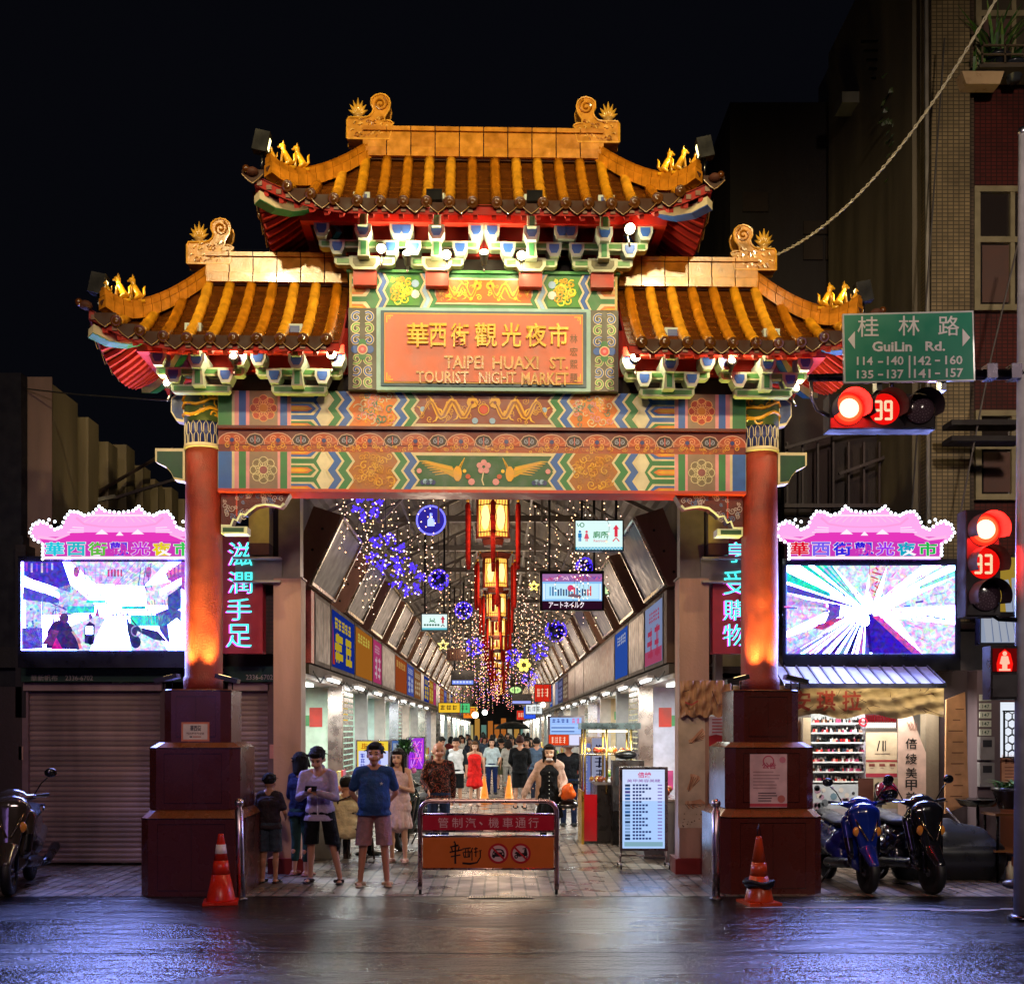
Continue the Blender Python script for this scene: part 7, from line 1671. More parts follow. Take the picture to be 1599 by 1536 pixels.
for a in (-.3,.36): m = MB(); m.tube([(a,-.17,.83),(a,-.17,0)],.016,hx('141414'),'steel',6); m.tube([(a,.17,.83),(a,.17,0)],.016,hx('141414'),'steel',6); m.build('leg',t)
m = MB(); m.lathe([(.0,0),(.045,.0),(.045,.17),(.02,.21),(.018,.25)],(P(1583,0,13.35).x-.12,13.2,.0),hx('c8c0a0'),'plastic',12); solo(m,'bottle','pale plastic bottle standing under the stand at the right edge','bottle')
m = MB(); m.lathe([(.0,0),(.2,.02),(.27,.10),(.28,.11),(.24,.10),(.0,.05)],(P(1535,0,13.6).x,13.75,.86),hx('0c0c0e'),'gloss',24); m.tube([(P(1535,0,13.6).x,13.75,0),(P(1535,0,13.6).x,13.75,.87)],.02,hx('2a2a2c'),'steel',8); m.lathe([(.16,0),(.15,.02),(.02,.03)],(P(1535,0,13.6).x,13.75,0),hx('2a2a2c'),'steel',14); solo(m,'basin_stand','black basin on a thin stand behind the mop bucket','basin')
m = MB()
for (a,b_,r1,r2,sx) in (((-.45,0,.28),(.45,0,.28),.27,.27,1),((-.1,0,.5),(.35,0,.48),.24,.18,1),((-.5,0,.15),(.5,0,.15),.2,.2,1),((-.2,0,.62),(0,0,.66),.12,.1,1)): m.caps(a,b_,r1,r2,sy=1.0)
o = remesh(m,'covered_scooter',.03,lambda c: hx('1c1e22') if c.z < .42 else hx('3c4046'),'plastic'); o.location = (P(1487,0,13.3).x,13.45,.0); tag(o,'low scooter under a shiny black rain cover between the black scooter and the bucket','scooter')
for (px,lab) in ((756,'orange cone standing among the far walkers in the arcade'),(795,'orange box shaped cone low behind the far walkers')):
    t = thing('traffic_cone',lab,'cone',(P(px,0,27).x,27,0)); m = MB(); m.lathe([(.2,0),(.2,.03),(.13,.04),(.03,.7)],(0,0,0),hx('f08a30'),'plastic',16); m.build('cone_body',t)

# ================================================================ SCOOTERS
def scooter(label, loc, rz, body, dark, extra=None, helmet=None, k=1.0):
    t = thing('scooter', label, 'scooter', loc, rz); t.scale = (k,k,k); bc, dc = hx(body), hx(dark)
    for (y, r, nm) in ((-.62,.235,'front_wheel'),(.62,.235,'rear_wheel')):
        m = MB(); m.T = Matrix.Translation((0,y,r)) @ Matrix.Rotation(R(90),4,'Y'); m.lathe([(r-.075,-.045),(r-.02,-.05),(r,-.025),(r,.025),(r-.02,.05),(r-.075,.045),(r-.075,-.045)],(0,0,0),hx('0c0c0d'),'rubber',28); w_ = m.build(nm,t)
        m = MB(); m.T = Matrix.Translation((0,y,r)) @ Matrix.Rotation(R(90),4,'Y'); m.lathe([(r-.07,-.03),(r-.085,-.032),(r-.09,.0),(r-.085,.032),(r-.07,.03)],(0,0,0),hx('8a8a90'),'steel',28); m.lathe([(.045,-.05),(.05,0),(.045,.05)],(0,0,0),hx('6a6a70'),'steel',14)
        for q in range(5):
            a = q*2*pi/5; m.T = Matrix.Translation((0,y,r)) @ Matrix.Rotation(R(90),4,'Y'); m.tube([(.04*math.cos(a),.04*math.sin(a),0),((r-.08)*math.cos(a+.15),(r-.08)*math.sin(a+.15),0)],.014,hx('7a7a80'),'steel',6)
        m.build('rim',w_)
    m = MB(); 
    for s in (-1,1): m.tube([(s*.07,-.62,.235),(s*.07,-.55,.5),(s*.06,-.45,.66)],.02,hx('404044'),'steel',8)
    m.build('fork',t)
    m = MB(); m.caps((0,-.80,.34),(0,-.62,.50),.04,.07,sx=1.5); m.caps((0,-.62,.50),(0,-.44,.50),.075,.06,sx=1.3); o = remesh(m,'front_fender',.014,bc,'carpaint',t)
    m = MB()                                                    # front shield: tapering beak
    m.caps((0,-.62,.52),(0,-.52,.90),.07,.13,sx=1.5,sy=.75); m.caps((-.13,-.50,.45),(-.16,-.42,.80),.07,.08,sy=.7); m.caps((.13,-.50,.45),(.16,-.42,.80),.07,.08,sy=.7); m.caps((0,-.45,.35),(0,-.40,.85),.13,.15,sx=1.3,sy=.5)
    remesh(m,'front_shield',.014,lambda c: bc if abs(c.x) < .13 or c.z > .62 else dc,'carpaint',t)
    m = MB(); m.caps((-.14,-.40,.32),(-.14,.2,.26),.06,.07,sx=1); m.caps((.14,-.40,.32),(.14,.2,.26),.06,.07); m.caps((0,-.38,.30),(0,.3,.25),.08,.1,sx=1.6,sy=.7); remesh(m,'floorboard',.02,dc,'plastic',t)
    m = MB(); m.caps((0,.10,.55),(0,.80,.66),.15,.10,sx=1.1); m.caps((-.1,.15,.45),(-.09,.72,.55),.12,.09); m.caps((.1,.15,.45),(.09,.72,.55),.12,.09); m.caps((0,.08,.35),(0,.2,.62),.14,.14,sx=1.1,sy=.8); remesh(m,'rear_body',.016,bc,'carpaint',t)
    m = MB(); m.caps((0,.06,.74),(0,.42,.78),.09,.10,sx=1.6,sy=.55); m.caps((0,.42,.79),(0,.72,.83),.10,.08,sx=1.3,sy=.55); remesh(m,'seat',.014,hx('101012'),'rubber',t)
    m = MB(); m.tube([(-.11,.82,.78),(-.11,.92,.83),(.11,.92,.83),(.11,.82,.78)],.012,hx('909096'),'chrome',6); m.build('grab_rail',t)
    m = MB(); m.caps((0,-.47,.92),(0,-.40,1.00),.10,.10,sx=1.5,sy=.8); m.caps((-.1,-.42,.98),(-.2,-.36,1.0),.05,.03); m.caps((.1,-.42,.98),(.2,-.36,1.0),.05,.03); remesh(m,'handlebar_cowl',.013,bc,'carpaint',t)
    for s in (-1,1):
        m = MB(); m.tube([(s*.16,-.36,1.0),(s*.34,-.30,1.02)],.017,hx('141416'),'rubber',8); hb = m.build('grip',t)
        m = MB(); m.tube([(s*.2,-.40,1.0),(s*.33,-.37,1.0)],.007,hx('a0a0a0'),'steel',5); m.build('brake_lever',hb)
        m = MB(); m.tube([(s*.2,-.36,1.02),(s*.27,-.36,1.14),(s*.33,-.34,1.20)],.007,hx('202022'),'steel',6); m.ball((s*.36,-.34,1.25),.065,hx('161618'),'gloss',14,(1,.35,.75)); m.lathe([(.055,-.0),(.001,.001)],(0,0,0),hx('707880'),'chrome',12) if False else None; m.build('mirror',t)
        m = MB(); m.ball((s*.12,-.60,.70),.045,hx('d88a30') if s else 0,'gloss',10,(1.1,.5,1.3)); m.build('indicator',t)
    m = MB(); m.ball((0,-.545,.90),.085,hx('c8ccd0'),'glass',16,(1.2,.5,.8)); m.ball((0,-.53,.90),.095,hx('1a1a1c'),'gloss',16,(1.2,.45,.8)); m.build('headlight',t)
    m = MB()
    for s in (-1,1): m.tube([(s*.02,-.69,.60),(s*.10,-.63,.76),(s*.15,-.56,.88)],[.008,.014,.006],hx('c8b080'),'chrome',6)
    m.build('chrome_trim',t)
    m = MB(); m.obox((0,-.68,.58),(.2,.01,.1),hx('c8c8c0'),'paint',(R(-15),0,0)) if extra else m.obox((0,.98,.45),(.2,.01,.1),hx('c8c8c0'),'paint'); m.build('number_plate',t)
    m = MB(); m.tube([(.17,.25,.22),(.2,.5,.24),(.22,.95,.34)],[.03,.05,.06],hx('3a3a3c'),'steel',12); m.build('exhaust',t)
    m = MB(); m.obox((-.12,.62,.24),(.12,.36,.16),hx('3a3a3c'),'steel'); m.build('engine_case',t); m = MB(); m.tube([(-.1,.2,.2),(-.22,.26,.0)],.012,hx('505054'),'steel',6); m.build('side_stand',t)
    m = MB(); m.ball((0,.93,.62),.06,hx('a01010'),'gloss',12,(1.6,.5,.8)); m.build('tail_light',t)
    if helmet:
        h = MB(); h.ball((0,0,0),.135,hx(helmet),'carpaint',20,(.95,1.1,.95)); h.ball((0,-.03,-.02),.128,hx('181818'),'gloss',16,(.9,1.1,.7)); o = solo(h,'helmet','glossy pink red helmet resting on the handlebar of the black scooter','helmet')
        q = Matrix.Translation(Vector(loc)) @ Matrix.Rotation(rz,4,'Z') @ Vector((-.26,-.10,1.12)); o.location = q
    return t
scooter('dark grey scooter with gold glints parked at the left edge', (P(40,0,12.9).x, 12.75, 0), R(14), '3a322c','101012', k=1.08)
scooter('glossy blue scooter parked right of the right plinth', (P(1322,0,12.9).x, 12.9, 0), R(4), '10267c','0c0e18', k=.99)
scooter('glossy black scooter parked right of the blue scooter', (P(1408,0,12.9).x, 12.85, 0), R(8), '15161a','0a0a0c', helmet='b01838', k=1.02)
scooter('dark scooter parked in the arcade beside the man in the floral shirt', (P(652,0,17.2).x, 17.2, 0), R(-20), '26302e','101012')
# ================================================================ PEOPLE
import bmesh
def trim(o, z, skip=False):
    if z is None or skip: return o
    bm = bmesh.new(); bm.from_mesh(o.data)
    low = [v for v in bm.verts if abs(v.co.x) < .25]                       # cut a straight hem, sleeves are left alone
    g = [f for f in bm.faces if abs(f.calc_center_median().x) < .235]
    gs = set(g); es = {e for f in g for e in f.edges}; vs = {v for f in g for v in f.verts}
    bmesh.ops.bisect_plane(bm, geom=list(vs)+list(es)+g, plane_co=(0,0,z), plane_no=(0,0,-1), clear_outer=True)
    bm.to_mesh(o.data); bm.free(); return o
SKN = hx('b98468'); SKNL = hx('d0a084')
def person(label, px, base_y, h, rz=0., arms='down', top=('tee','2c4a78'), bottom=('shorts','8a6a6c'), shoes='3a2a24', hair=('short','14100e'), vox=.011, legs=(.0,.0), lean=0., sit=False, fem=False, belly=0., skin=SKN, extra=None, head=(0,0), Y=None, group=None, cat='person', pat=None):
    Y = Y or GY(base_y); k = h/1.79; t = thing('person', label, cat, (P(px,0,Y).x, Y, 0), rz, group); t.scale = (k,k,k)
    V = Vector; sw = .155 if fem else .185; hw_ = .095
    hipz = .47 if sit else .92; dz = hipz-.92
    J = {}
    for s,n in ((-1,'l'),(1,'r')):
        J['sh'+n] = V((s*sw,0,1.385+dz)); J['hp'+n] = V((s*hw_,0,.91+dz))
        a = legs[0 if s < 0 else 1]                           # a = sideways/forward step of the foot
        ox, oy = a if isinstance(a, tuple) else (a, 0)
        J['an'+n] = V((s*.105+ox, .02+oy, .085)); J['kn'+n] = V((s*.10+ox*.5, -.015+oy*.5, .49))
        if sit: J['kn'+n] = V((s*.13,-.42,.47)); J['an'+n] = V((s*.13,-.40,.08))
    def arm(s, e, w_): n = 'l' if s < 0 else 'r'; J['el'+n] = V((s*e[0],e[1],e[2]+dz)); J['wr'+n] = V((s*w_[0],w_[1],w_[2]+dz))
    A = {'down':((.245,.02,1.12),(.26,-.03,.87)),'phone':((.235,-.03,1.10),(.07,-.26,1.18)),'back':((.27,.07,1.13),(.13,.17,.95)),'forward':((.24,-.04,1.12),(.18,-.24,1.02)),'bag':((.25,.02,1.12),(.20,-.16,.98)),'swing':((.25,.10,1.13),(.25,.10,.88))}
    al = arms if isinstance(arms, tuple) else (arms, arms)
    for s, q in ((-1,al[0]),(1,al[1])): arm(s, *(A[q] if isinstance(q, str) else q))
    for n in ('shl','shr','ell','elr','wrl','wrr'): J[n].y -= lean*.3
    hy = -lean*.35; HD = V((head[0], -.015+hy, 1.585+dz)); NK = V((0,.01-lean*.3,1.45+dz))
    # ---- body: one surface
    m = MB(); c = lambda *a, **q: m.caps(*a, **q)
    c(NK-V((0,0,.06)), NK+V((0,-.005,.07)), .058, .052)
    hd = Matrix.Translation(HD) @ Matrix.Rotation(head[1],4,'Z') @ Matrix.Rotation(lean*1.4,4,'X') @ Matrix.Scale(1.12,4)
    m.T = hd
    m.ball((0,.012,.03),.098,SKN,n=18,sc=(.86,1.03,1.05)); m.caps((0,-.03,-.02),(0,-.05,-.075),.066,.036,sx=.95); m.caps((0,-.083,.012),(0,-.102,-.022),.010,.014,n=8)
    for s in (-1,1): m.ball((s*.084,.012,-.005),.026,SKN,n=8,sc=(.4,.8,1.2)); m.ball((s*.035,-.072,-.03),.026,SKN,n=8); m.ball((s*.03,-.076,.034),.022,SKN,n=8,sc=(1.3,.7,.6))
    m.caps((-.018,-.088,-.052),(.018,-.088,-.052),.010,.010,n=8)
    m.T = None
    chz = 1.27+dz
    c((-.07,.005-lean*.2,chz),(.07,.005-lean*.2,chz),.115,.115,sy=1.0); c((0,0,chz-.02),(0,0,1.0+dz),.125,.115,sx=1.15,sy=.8); c((-.06,0,.94+dz),(.06,0,.94+dz),.11,.11)
    for n,s in (('l',-1),('r',1)):
        c(V((s*.05,.0,1.42+dz-0)), J['sh'+n], .06, .058); c(J['sh'+n], J['el'+n], .050, .038); c(J['el'+n], J['wr'+n], .038, .025)
        d = (J['wr'+n]-J['el'+n]).normalized(); W_ = J['wr'+n]; f_ = V((0,-.25,0)) if d.z < -.5 else V((-s*.4,0,.1)); hdv = (d+f_*.4).normalized(); sd = hdv.cross(V((s,0,0)) if abs(hdv.x) < .8 else V((0,0,1))).normalized()
        pc = W_+hdv*.05; c(W_, pc+hdv*.02, .026, .034, sx=1.0, sy=.55, side=tuple(sd))
        for i,(o_,l_) in enumerate(((-.027,.062),(-.009,.074),(.009,.070),(.027,.054))):
            b0 = pc+hdv*.03+sd*o_; cur = hdv.cross(sd)*(.25*s); b1 = b0+(hdv+cur*.4).normalized()*l_*.5; b2 = b1+(hdv+cur*1.6).normalized()*l_*.5; m.tube([b0,b1,b2],[.0095,.009,.0075],SKN,n=7)
        th = W_+hdv*.015-sd*.028; m.tube([th,th+hdv*.03-sd*.018,th+hdv*.055-sd*.016],[.012,.011,.009],SKN,n=7)
        c(J['hp'+n], J['kn'+n], .088 if not fem else .08, .054); c(J['kn'+n], J['an'+n], .052, .034)
        cf = J['kn'+n]*.65+J['an'+n]*.35+V((0,.022,0)); c(cf, cf-V((0,0,.08)), .048, .036)
        A_ = J['an'+n]; c(A_+V((0,.03,-.045)), A_+V((s*.02,-.13,-.055)), .034, .028, sx=1.15, sy=.75)
    inv = hd.inverted(); hairc = hx(hair[1])
    def facecol(p):
        q = inv @ V(p)
        if abs(q.x) < .09 and -.12 < q.z < .14 and q.y < 0:
            if abs(q.z+.053) < .0065 and abs(q.x) < .022 and q.y < -.06: return hx('8a4038')
            if abs(q.z-.012) < .0065 and .018 < abs(q.x) < .046 and q.y < -.05: return hx('1c1210')
            if abs(q.z-.035) < .005 and .015 < abs(q.x) < .05 and q.y < -.05: return hairc
        return skin
    remesh(m,'body',vox if vox > .008 else .008,facecol,'skin',t,3)
    # ---- clothes
    kind, col = top; cc = hx(col) if isinstance(col, str) else col; mt = 'cloth'
    cfn = cc
    if pat: cfn = lambda p: hx(pat[int((math.sin(p.x*71+3+2*math.sin(p.z*23))+math.sin(p.z*67+p.x*19)+math.sin(p.y*29+p.z*37+p.x*41))*1.5+10)%len(pat)])
    m = MB(); g = .016; c = m.caps
    long_ = kind in ('shirt','jacket'); tank = kind in ('tank','dress')
    c((-.07,.005-lean*.2,chz),(.07,.005-lean*.2,chz),.115+g,.115+g); c((-.10,0,1.36+dz-.0),(.10,0,1.36+dz),.07,.07); hem = {'tee':.90,'shirt':.88,'jacket':.84,'tank':.9,'dress':.88,'crop':1.0}[kind]+dz
    if sit: hem = .5
    c((0,-.0-belly*.3,chz-.02),(0,-belly,hem+.10),.135,.122+belly*.6,sx=1.36,sy=1.0); c((-.075,-belly*.4,hem+.10),(.075,-belly*.4,hem+.10),.118,.118); c((-.082,-belly*.3,hem-.04),(.082,-belly*.3,hem-.04),.131,.131)
    for n,s in (('l',-1),('r',1)):
        if tank: c(V((s*.07,0,1.40+dz)), V((s*.10,0,1.30+dz)), .05, .06); continue
        c(V((s*.07,0,1.405+dz)), J['sh'+n], .068, .066)
        if long_: c(J['sh'+n], J['el'+n], .064, .054); c(J['el'+n], J['wr'+n], .054, .042)
        else: e = J['sh'+n]+(J['el'+n]-J['sh'+n])*.72; c(J['sh'+n], e, .065, .062)
    if kind == 'jacket': c((0,.02,1.42+dz),(0,.01,1.47+dz),.072,.064)
    if kind == 'dress':
        for a in range(12): q = a*pi/6; e = V((math.cos(q)*.19,math.sin(q)*.17,.56)); c((math.cos(q)*.07,math.sin(q)*.05,.98), e, .07, .045)
        c((0,0,.95),(0,0,.62),.13,.17,sx=1.1)
    remesh(m,{'tee':'t_shirt','shirt':'shirt','jacket':'jacket','tank':'top','dress':'dress','crop':'t_shirt'}[kind],max(vox,.010),cfn,mt,t,3,) if False else trim(remesh(m,{'tee':'t_shirt','shirt':'shirt','jacket':'jacket','tank':'top','dress':'dress','crop':'t_shirt'}[kind],max(vox,.010),cfn,mt,t,3), hem-.035 if kind != 'dress' else None, sit)
    bk, bc_ = bottom
    if bk:
        m = MB(); c = m.caps; c((-.065,0,.93+dz),(.065,0,.93+dz),.117,.117)
        for n,s in (('l',-1),('r',1)):
            hp, kn, an = J['hp'+n], J['kn'+n], J['an'+n]
            if bk == 'shorts': e = hp+(kn-hp)*1.0; c(hp, e, .097, .102)
            elif bk == 'hotpants': e = hp+(kn-hp)*.35; c(hp, e, .10, .095)
            elif bk == 'trousers': c(hp, kn, .10, .072); c(kn, an, .072, .056)
            elif bk == 'capri': c(hp, kn, .10, .068); c(kn, kn+(an-kn)*.62, .068, .058)
            elif bk == 'skirt': c(hp, hp+(kn-hp)*.8, .11, .13)
        if bk == 'skirt': c((0,0,.9),(0,0,.62),.13,.18,sx=1.2)
        trim(remesh(m,{'shorts':'shorts','hotpants':'shorts','trousers':'trousers','capri':'leggings','skirt':'skirt'}[bk],max(vox,.011),hx(bc_),'cloth',t,3), .505 if bk == 'shorts' else None, sit)
    for n,s in (('l',-1),('r',1)):
        m = MB(); A_ = J['an'+n]; m.caps(A_+V((0,.04,-.068)),A_+V((s*.02,-.145,-.068)),.038,.036,hx(shoes),'rubber',sx=1.2,sy=.42,n=12); m.caps(A_+V((-.045,-.06,-.045)),A_+V((.05,-.06,-.045)),.024,.024,hx(shoes),'rubber',n=8)
        if not isinstance(shoes,str) or bk == 'trousers': m.caps(A_+V((0,.03,-.04)),A_+V((s*.02,-.12,-.05)),.042,.034,hx(shoes),'rubber',n=10)
        m.build('shoe',t)
    hs = hair[0]; m = MB(); m.T = hd
    if hs != 'bald':
        m.ball((0,.019,.050),.104,hairc,n=18,sc=(.89,1.03,.98)); m.caps((-.045,-.062,.095),(.045,-.062,.095),.022,.022)
        if vox <= .011:
            hr = random.Random(int(px))
            for q in range(90):                            # tufts
                a = hr.uniform(0,2*pi); e = hr.uniform(-.1,1.45); d = Vector((math.cos(a)*math.cos(e),math.sin(a)*math.cos(e),math.sin(e)))
                if d.y < -.3 and d.z < .45: continue
                o_ = Vector((0,.028,.050))+Vector((d.x*.085,d.y*.097,d.z*.094)); fl = Vector((d.x*.02+hr.uniform(-.02,.02),-.012+hr.uniform(-.02,.02),-.022+hr.uniform(-.01,.02))); m.caps(o_,o_+fl+d*.008,.010,.004,n=6)
        if hs in ('long','bob'):
            L_ = -.34 if hs == 'long' else -.10
            for s in (-1,1): m.caps((s*.07,.02,.03),(s*.085,.03,L_),.04,.028,sy=1.2); m.caps((s*.075,-.03,.03),(s*.10,-.035,L_+.06),.022,.014)
            m.caps((0,.07,.03),(0,.085,L_),.07,.05,sx=1.3,sy=.7)
        m.T = None
        def cut(p):
            return hairc
        o = remesh(m,'hair',.007 if vox <= .011 else .012,hairc,'hair',t,1)
        bpy.data.objects[o.name]
        # open the face: drop hair faces in front of it
        import bmesh
        bm = bmesh.new(); bm.from_mesh(o.data); dl = [f for f in bm.faces if (lambda q: q.y < -.035 and q.z < .060 and abs(q.x) < .070 or (hs in ('short','bald') and q.z < -.045) or (hs == 'short' and q.y < .0 and q.z < .01))(inv @ f.calc_center_median())]
        bmesh.ops.delete(bm, geom=dl, context='FACES'); bm.to_mesh(o.data); bm.free()
    else:
        m.ball((0,.045,.02),.092,hairc,n=16,sc=(.92,.85,.8)); m.T = None; m.build('hair',t)
    if extra: extra(t, J, HD, hd)
    return t
def ex_phone(t,J,HD,hd): m = MB(); p = (J['wrl']+J['wrr'])/2+Vector((0,-.07,.05)); m.obox(p,(.15,.012,.075),hx('101014'),'gloss',(R(-35),0,0)); o = m.build('phone'); o.matrix_world = Matrix.LocRotScale(Vector(t.location), t.rotation_euler, t.scale); tag(o,'black phone held in both hands by the man in the pale lilac jacket','phone')
def ex_zip(t,J,HD,hd): ex_phone(t,J,HD,hd); m = MB(); m.tube([(0,-.150,1.38),(0,-.150,1.25),(0,-.135,1.1),(0,-.125,.88)],.006,hx('e0d8e0'),'plastic',5); m.build('zip',t)
def ex_star(t,J,HD,hd): m = MB(); m.T = Matrix.Translation((.085,-.137,1.25)); m.xz([((.024 if i%2 == 0 else .009)*math.sin(i*pi/5),(.024 if i%2 == 0 else .009)*math.cos(i*pi/5)) for i in range(10)][::-1],-.004,.004,hx('d8dce0')); m.build('shirt_print',t)
person('boy in a dark grey T shirt seen from behind beside the left pillar',421,1378,1.36,R(170),('forward','forward'),('tee','352c34'),('shorts','3c4656'),'1c1414',fem=True)
person('woman in a navy top and green leggings standing behind the man with the phone',470,1366,1.60,R(150),'forward',('shirt','141c44'),('capri','26403e'),'9a5a54',hair=('bob','0e0c0e'),fem=True)
person('young man in a pale lilac windbreaker and black shorts looking down at his phone',500,1378,1.68,R(-6),'phone',('jacket','a898b4'),('shorts','0e0e12'),'281c18',legs=((-.03,.0),(.16,-.05)),lean=.35,extra=ex_zip)
person('person in a pale cream shirt sitting on a chair with back turned',541,1352,1.66,R(170),'forward',('tee','d8c8a0'),('trousers','2a2a30'),sit=True,Y=15.25,vox=.013)
person('man in a blue T shirt and mauve shorts standing with hands behind his back',584,1383,1.74,R(8),'back',('tee','2c4a7c'),('shorts','9a767a'),'b89a7c',legs=((-.06,-.02),(.05,-.04)),belly=.045,extra=ex_star,head=(.01,R(-12)))
person('young woman with very long hair in a short white dress holding her phone',622,1346,1.62,R(-12),('down','phone'),('dress','d8b8b4'),(None,None),'c89a88',hair=('long','1a1210'),fem=True,skin=SKNL,vox=.010)
person('older man with cropped hair in a dark red and black floral shirt',685,1330,1.70,R(12),('bag','swing'),('shirt','4a2420'),('trousers','1c2848'),hair=('bald','5a4038'),pat=['1c1012','241416','6a2c28','120c0e','1c1012','8a4a3c','241416'],skin=hx('9a6450'),vox=.011)
def ex_bag(t,J,HD,hd):
    m = MB(); 
    for k,(x,y,z,r) in enumerate(((.30,-.16,.98,.11),(.36,-.16,.92,.09),(.26,-.16,.90,.08),(.33,-.19,1.04,.07))): m.ball((x,y,z),r,hx('e8641c'),'plastic',9)
    o = remesh(m,'plastic_bag',.02,hx('e8601a'),'plastic',None,1); o.matrix_world = Matrix.LocRotScale(Vector(t.location), t.rotation_euler, t.scale); tag(o,'crumpled orange plastic bag on the arm of the woman in black','bag')
    m = MB(); m.caps((.22,-.10,.76),(.38,-.10,.76),.10,.10,hx('0c0c0e'),'gloss',sy=.5); m.tube([(.22,-.1,.84),(.15,-.06,1.1),(.15,0,1.42)],.01,hx('0c0c0e'),'rubber',5); o = m.build('handbag'); o.matrix_world = Matrix.LocRotScale(Vector(t.location), t.rotation_euler, t.scale); tag(o,'black handbag hanging below the orange plastic bag','bag')
    m = MB()
    for k in range(7): m.ball((0,-.150+.03*(k>3)*0,1.28-.07*k),.008,hx('d8d0c8'),'plastic',6)
    m.build('buttons',t); m = MB(); m.T = hd; m.caps((-.03,-.085,-.085),(.03,-.085,-.085),.022,.022,hx('d8d0d4'),'cloth'); m.build('face_mask',t)
    m = MB(); c = m.caps
    for s in (-1,1): c((s*.10,.01,1.42),(s*.175,.0,1.375),.085,.082); c((s*.13,-.02,1.36),(s*.17,.02,.78),.085,.08,sy=.9)
    c(J['shl'],J['ell'],.068,.06); c(J['ell'],J['wrl'],.06,.055); c(J['shr'],J['elr'],.068,.06); c(J['elr'],J['wrr'],.06,.05); c((0,.09,1.38),(0,.1,.80),.09,.1,sx=1.5,sy=.5); remesh(m,'cardigan',.013,hx('c09c8c'),'cloth',t,3)
person('woman in a black dress and beige cardigan with her mask pulled down carrying bags',858,1325,1.66,R(-4),(((.31,-.04,1.14),(.42,-.10,.91)),'bag'),('dress','0c0c10'),('capri','0c0c10'),'101014',hair=('long','140e0c'),fem=True,skin=SKNL,extra=ex_bag)
person('man in a black jacket and dark jeans walking away behind the woman with the bags',888,1290,1.72,R(175),'down',('shirt','0e0f14'),('trousers','14203c'),'0c0c0c',vox=.014)
person('young man in a white printed tank top, dark open shirt and black shorts',712,1262,1.70,R(-3),'down',('tee','e0dcdc'),('shorts','0c0c10'),'c8c0bc',vox=.014,extra=lambda t,J,HD,hd:(lambda m:(m.caps((-.15,.03,1.36),(-.16,.04,.92),.07,.08,hx('1c2024'),'cloth',sy=.8),m.caps((.15,.03,1.36),(.16,.04,.92),.07,.08,hx('1c2024'),'cloth',sy=.8),m.caps(J['shl'],J['ell'],.07,.06,hx('1c2024'),'cloth'),m.caps(J['shr'],J['elr'],.07,.06,hx('1c2024'),'cloth'),m.build('open_shirt',t)))(MB()))
person('woman in a bright red knee length dress walking beside the young man',741,1258,1.60,R(5),'down',('dress','e02420'),(None,None),'d8b8a8',hair=('bob','5a3a20'),fem=True,skin=SKNL,vox=.014,legs=((0,-.08),(0,.12)))
person('woman in a white top and dark blue trousers walking behind the red dress',768,1240,1.64,R(0),('down','bag'),('tee','b8c8cc'),('trousers','12204c'),'101014',hair=('bob','120e0c'),fem=True,skin=SKNL,vox=.014)
person('man in a black top and black shorts walking away in the middle of the arcade',812,1262,1.74,R(178),'forward',('shirt','0b0b0e'),('shorts','0b0b0e'),'1a1410',hair=('short','3a1a14'),vox=.014)
person('man in a slate blue shirt walking away beside the man in black shorts',838,1250,1.68,R(180),'down',('tee','4a5c70'),('trousers','1c2030'),'101014',vox=.014)
person('person in white trousers and white top between the far walkers',794,1238,1.60,R(180),'down',('tee','b8b4ac'),('capri','b0aca4'),'60504a',hair=('bob','1a1410'),fem=True,vox=.016)
person('person in olive clothes behind the woman in the white top',783,1232,1.62,R(180),'down',('tee','2c3024'),('shorts','5a5a40'),'101010',vox=.016)
person('man in a tan shirt stooping at the left shop behind the floral shirt man',684,1240,1.68,R(60),'forward',('tee','a08868'),('trousers','2a2a30'),'1a1410',lean=.3,vox=.016)
# far crowd
cr = []; rr = random.Random(44); CC = ['14141a','2a2c38','6a2020','b0a8a0','3c4a5c','c8c4bc','4a3a30','1c2c4c','802c40','505a48']
for i in range(7):
    o = person('far walker in the crowd at the end of the arcade, too distant to tell apart', 778, 1200, rr.uniform(1.55,1.74), R(rr.choice((0,180,10,170,-15))), 'down', (rr.choice(('tee','shirt')),rr.choice(CC)), (rr.choice(('trousers','shorts','capri')),rr.choice(('14141a','1c2440','4a4640','0c0c10'))), '141414', hair=(rr.choice(('short','bob','long')),'14100e'), fem=i%2==1, vox=.022, group='far crowd in the arcade', Y=30)
    cr.append(o)
slots = []
for i in range(34):
    Y = 31+i*1.25+rr.uniform(-.4,.4); slots.append((rr.uniform(-1.9,1.8), Y))
for i,(x,y) in enumerate(slots):
    o = cr[i] if i < 7 else dup(cr[i%7], rz=R(rr.choice((0,180,20,160,-20,200))))
    o.location = (x, y, 0)
# dark umbrella over the far crowd
t = thing('umbrella','dark open umbrella held above the far crowd','umbrella',(P(800,0,33).x,33,0)); m = MB(); m.lathe([(.55,1.85),(.42,1.98),(.2,2.06),(.001,2.08)],(0,0,0),hx('0e1412'),'cloth',10,sx=1,sy=1); m.build('canopy',t); m = MB(); m.tube([(0,0,1.0),(0,0,2.08)],.01,hx('404040'),'steel',6); m.build('shaft',t)
# foot and bag of someone stepping out of the picture at the right edge
t = thing('plastic_cover','corner of a grey plastic sheet lying on the road edge at the far right','sheet',(P(1605,1415,11.6).x,11.6,0)); m = MB(); rr = random.Random(3)
for k in range(5): m.ball((rr.uniform(-.12,.2),rr.uniform(-.1,.1),.04+.05*k),.11,hx('4a4448'),'plastic',8,(1.2,1,.5))
m.build('sheet_folds',t)
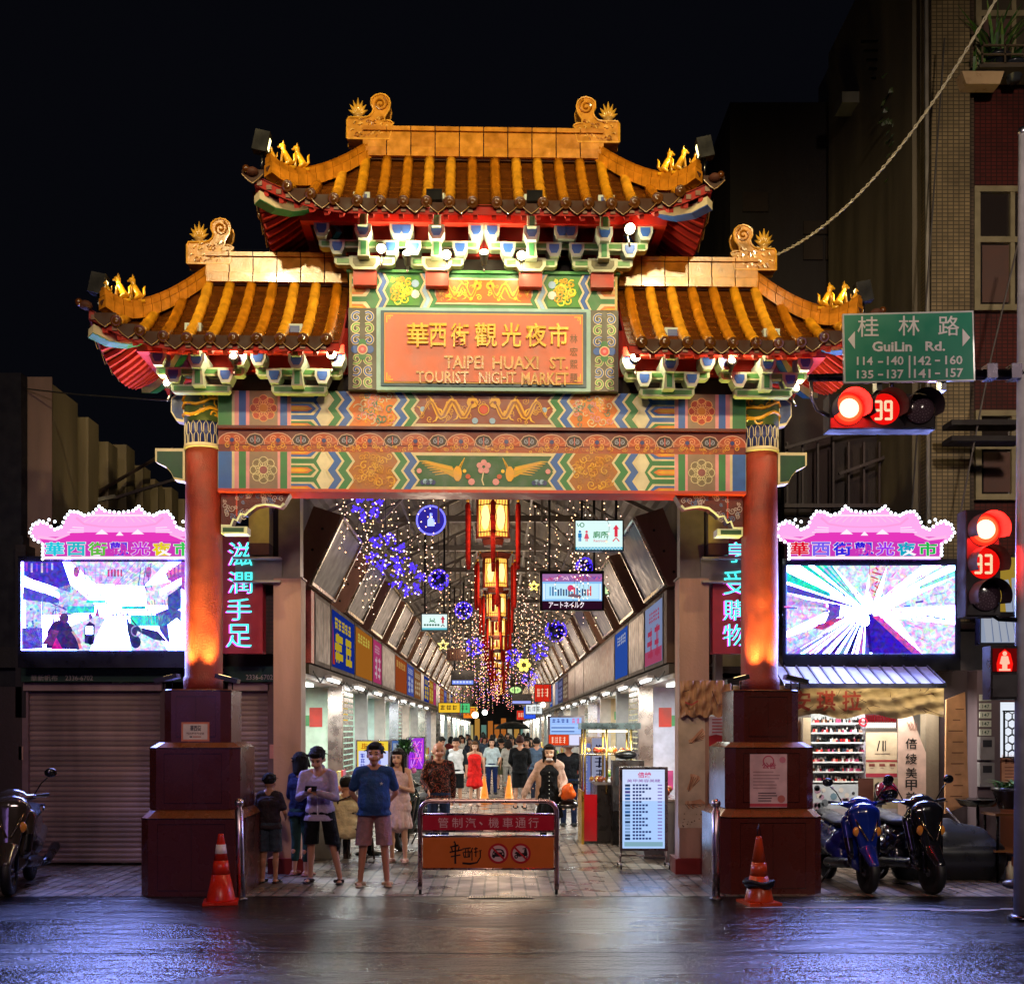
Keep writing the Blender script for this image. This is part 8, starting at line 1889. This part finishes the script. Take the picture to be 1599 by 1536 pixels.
# ---------------------------------------------------------------- street side lights: unseen street lamps and added fills
light('SPOT', (-4.5,-1.5,12.5), 4800, (1,.78,.38), .25, aim=(-.4,12.2,7.9), spot=40, blend=.8, name='unseen_street_spot')
light('SPOT', (4.5,-1.5,12.5), 4800, (1,.78,.38), .25, aim=(.2,12.2,7.9), spot=40, blend=.8, name='unseen_street_spot')
light('SPOT', (0,-3,9), 1700, (.97,.70,.64), .5, aim=(0,12.4,1.0), spot=72, blend=.9, name='unseen_street_spot')
light('SPOT', (4,0,9), 4300, (1,.80,.62), .4, aim=(9.6,15,7.0), spot=52, blend=.9, name='unseen_street_spot')  # added spot, only to brighten the apartment facade
light('SPOT', (-5,2,9), 420, (1,.78,.6), .4, aim=(-7,17,5.5), spot=50, blend=.9, name='unseen_street_spot')  # fill spot added for the left ribbed wall
light('AREA', (-7,-3,3.5), 50, (.55,.30,1), 3, sy=1.6, aim=(-3.5,12,.8), name='unseen_purple_fill')  # added unseen light that puts purple on the left plinth
light('SPOT', (0,-2.5,10), 1000, (1,.78,.50), .4, aim=(0,12.4,5.7), spot=40, blend=.8, name='unseen_street_spot')  # extra spot added to brighten the painted beams
light('SPOT', (8,3,8), 420, (1,.84,.72), .3, aim=(5.2,13,.6), spot=45, blend=.9, name='unseen_street_spot')  # right-side fill added for the parked scooters
for px in (187,1360): light('AREA', P(px,948,13.9), 260, (.28,.38,1), 2.2, sy=1.1, aim=P(px,1250,9), name='screen_glow')
light('SPOT', (7,4,6), 500, (1,.9,.8), .2, aim=(5,12.9,.7), spot=30, blend=.9, name='unseen_street_spot')  # second added fill, closer to the right scooters
light('SPOT', (-6,3,7), 330, (1,.76,.74), .3, aim=(-5,14.5,1.6), spot=42, blend=.9, name='unseen_street_spot')  # fill added to lighten the left shutter and portal
# ---------------------------------------------------------------- camera, world, render settings
cam = bpy.data.cameras.new('camera'); co = bpy.data.objects.new('camera', cam); COL.objects.link(co)
co.location = (0, 0, H); co.rotation_euler = (R(90), 0, 0)
cam.sensor_width = 36; cam.lens = F/1599*36; cam.shift_x = (799.5-CX)/1599; cam.shift_y = (CY-768)/1599
cam.clip_end = 600; cam.clip_start = .1
bpy.context.scene.camera = co
w = bpy.data.worlds.new('World'); bpy.context.scene.world = w; w.use_nodes = True
bg = w.node_tree.nodes['Background']; bg.inputs[0].default_value = (.30, .33, .55, 1); bg.inputs[1].default_value = .006
sc = bpy.context.scene
sc.view_settings.view_transform = 'Standard'; sc.view_settings.look = 'None'; sc.view_settings.exposure = 0; sc.view_settings.gamma = 1
sc.render.engine = 'CYCLES'; sc.cycles.use_denoising = True
sc.cycles.max_bounces = 5; sc.cycles.diffuse_bounces = 2; sc.cycles.glossy_bounces = 3; sc.cycles.transmission_bounces = 3
sc.cycles.sample_clamp_indirect = 4; sc.cycles.caustics_reflective = False; sc.cycles.caustics_refractive = False
sc.cycles.use_light_tree = True
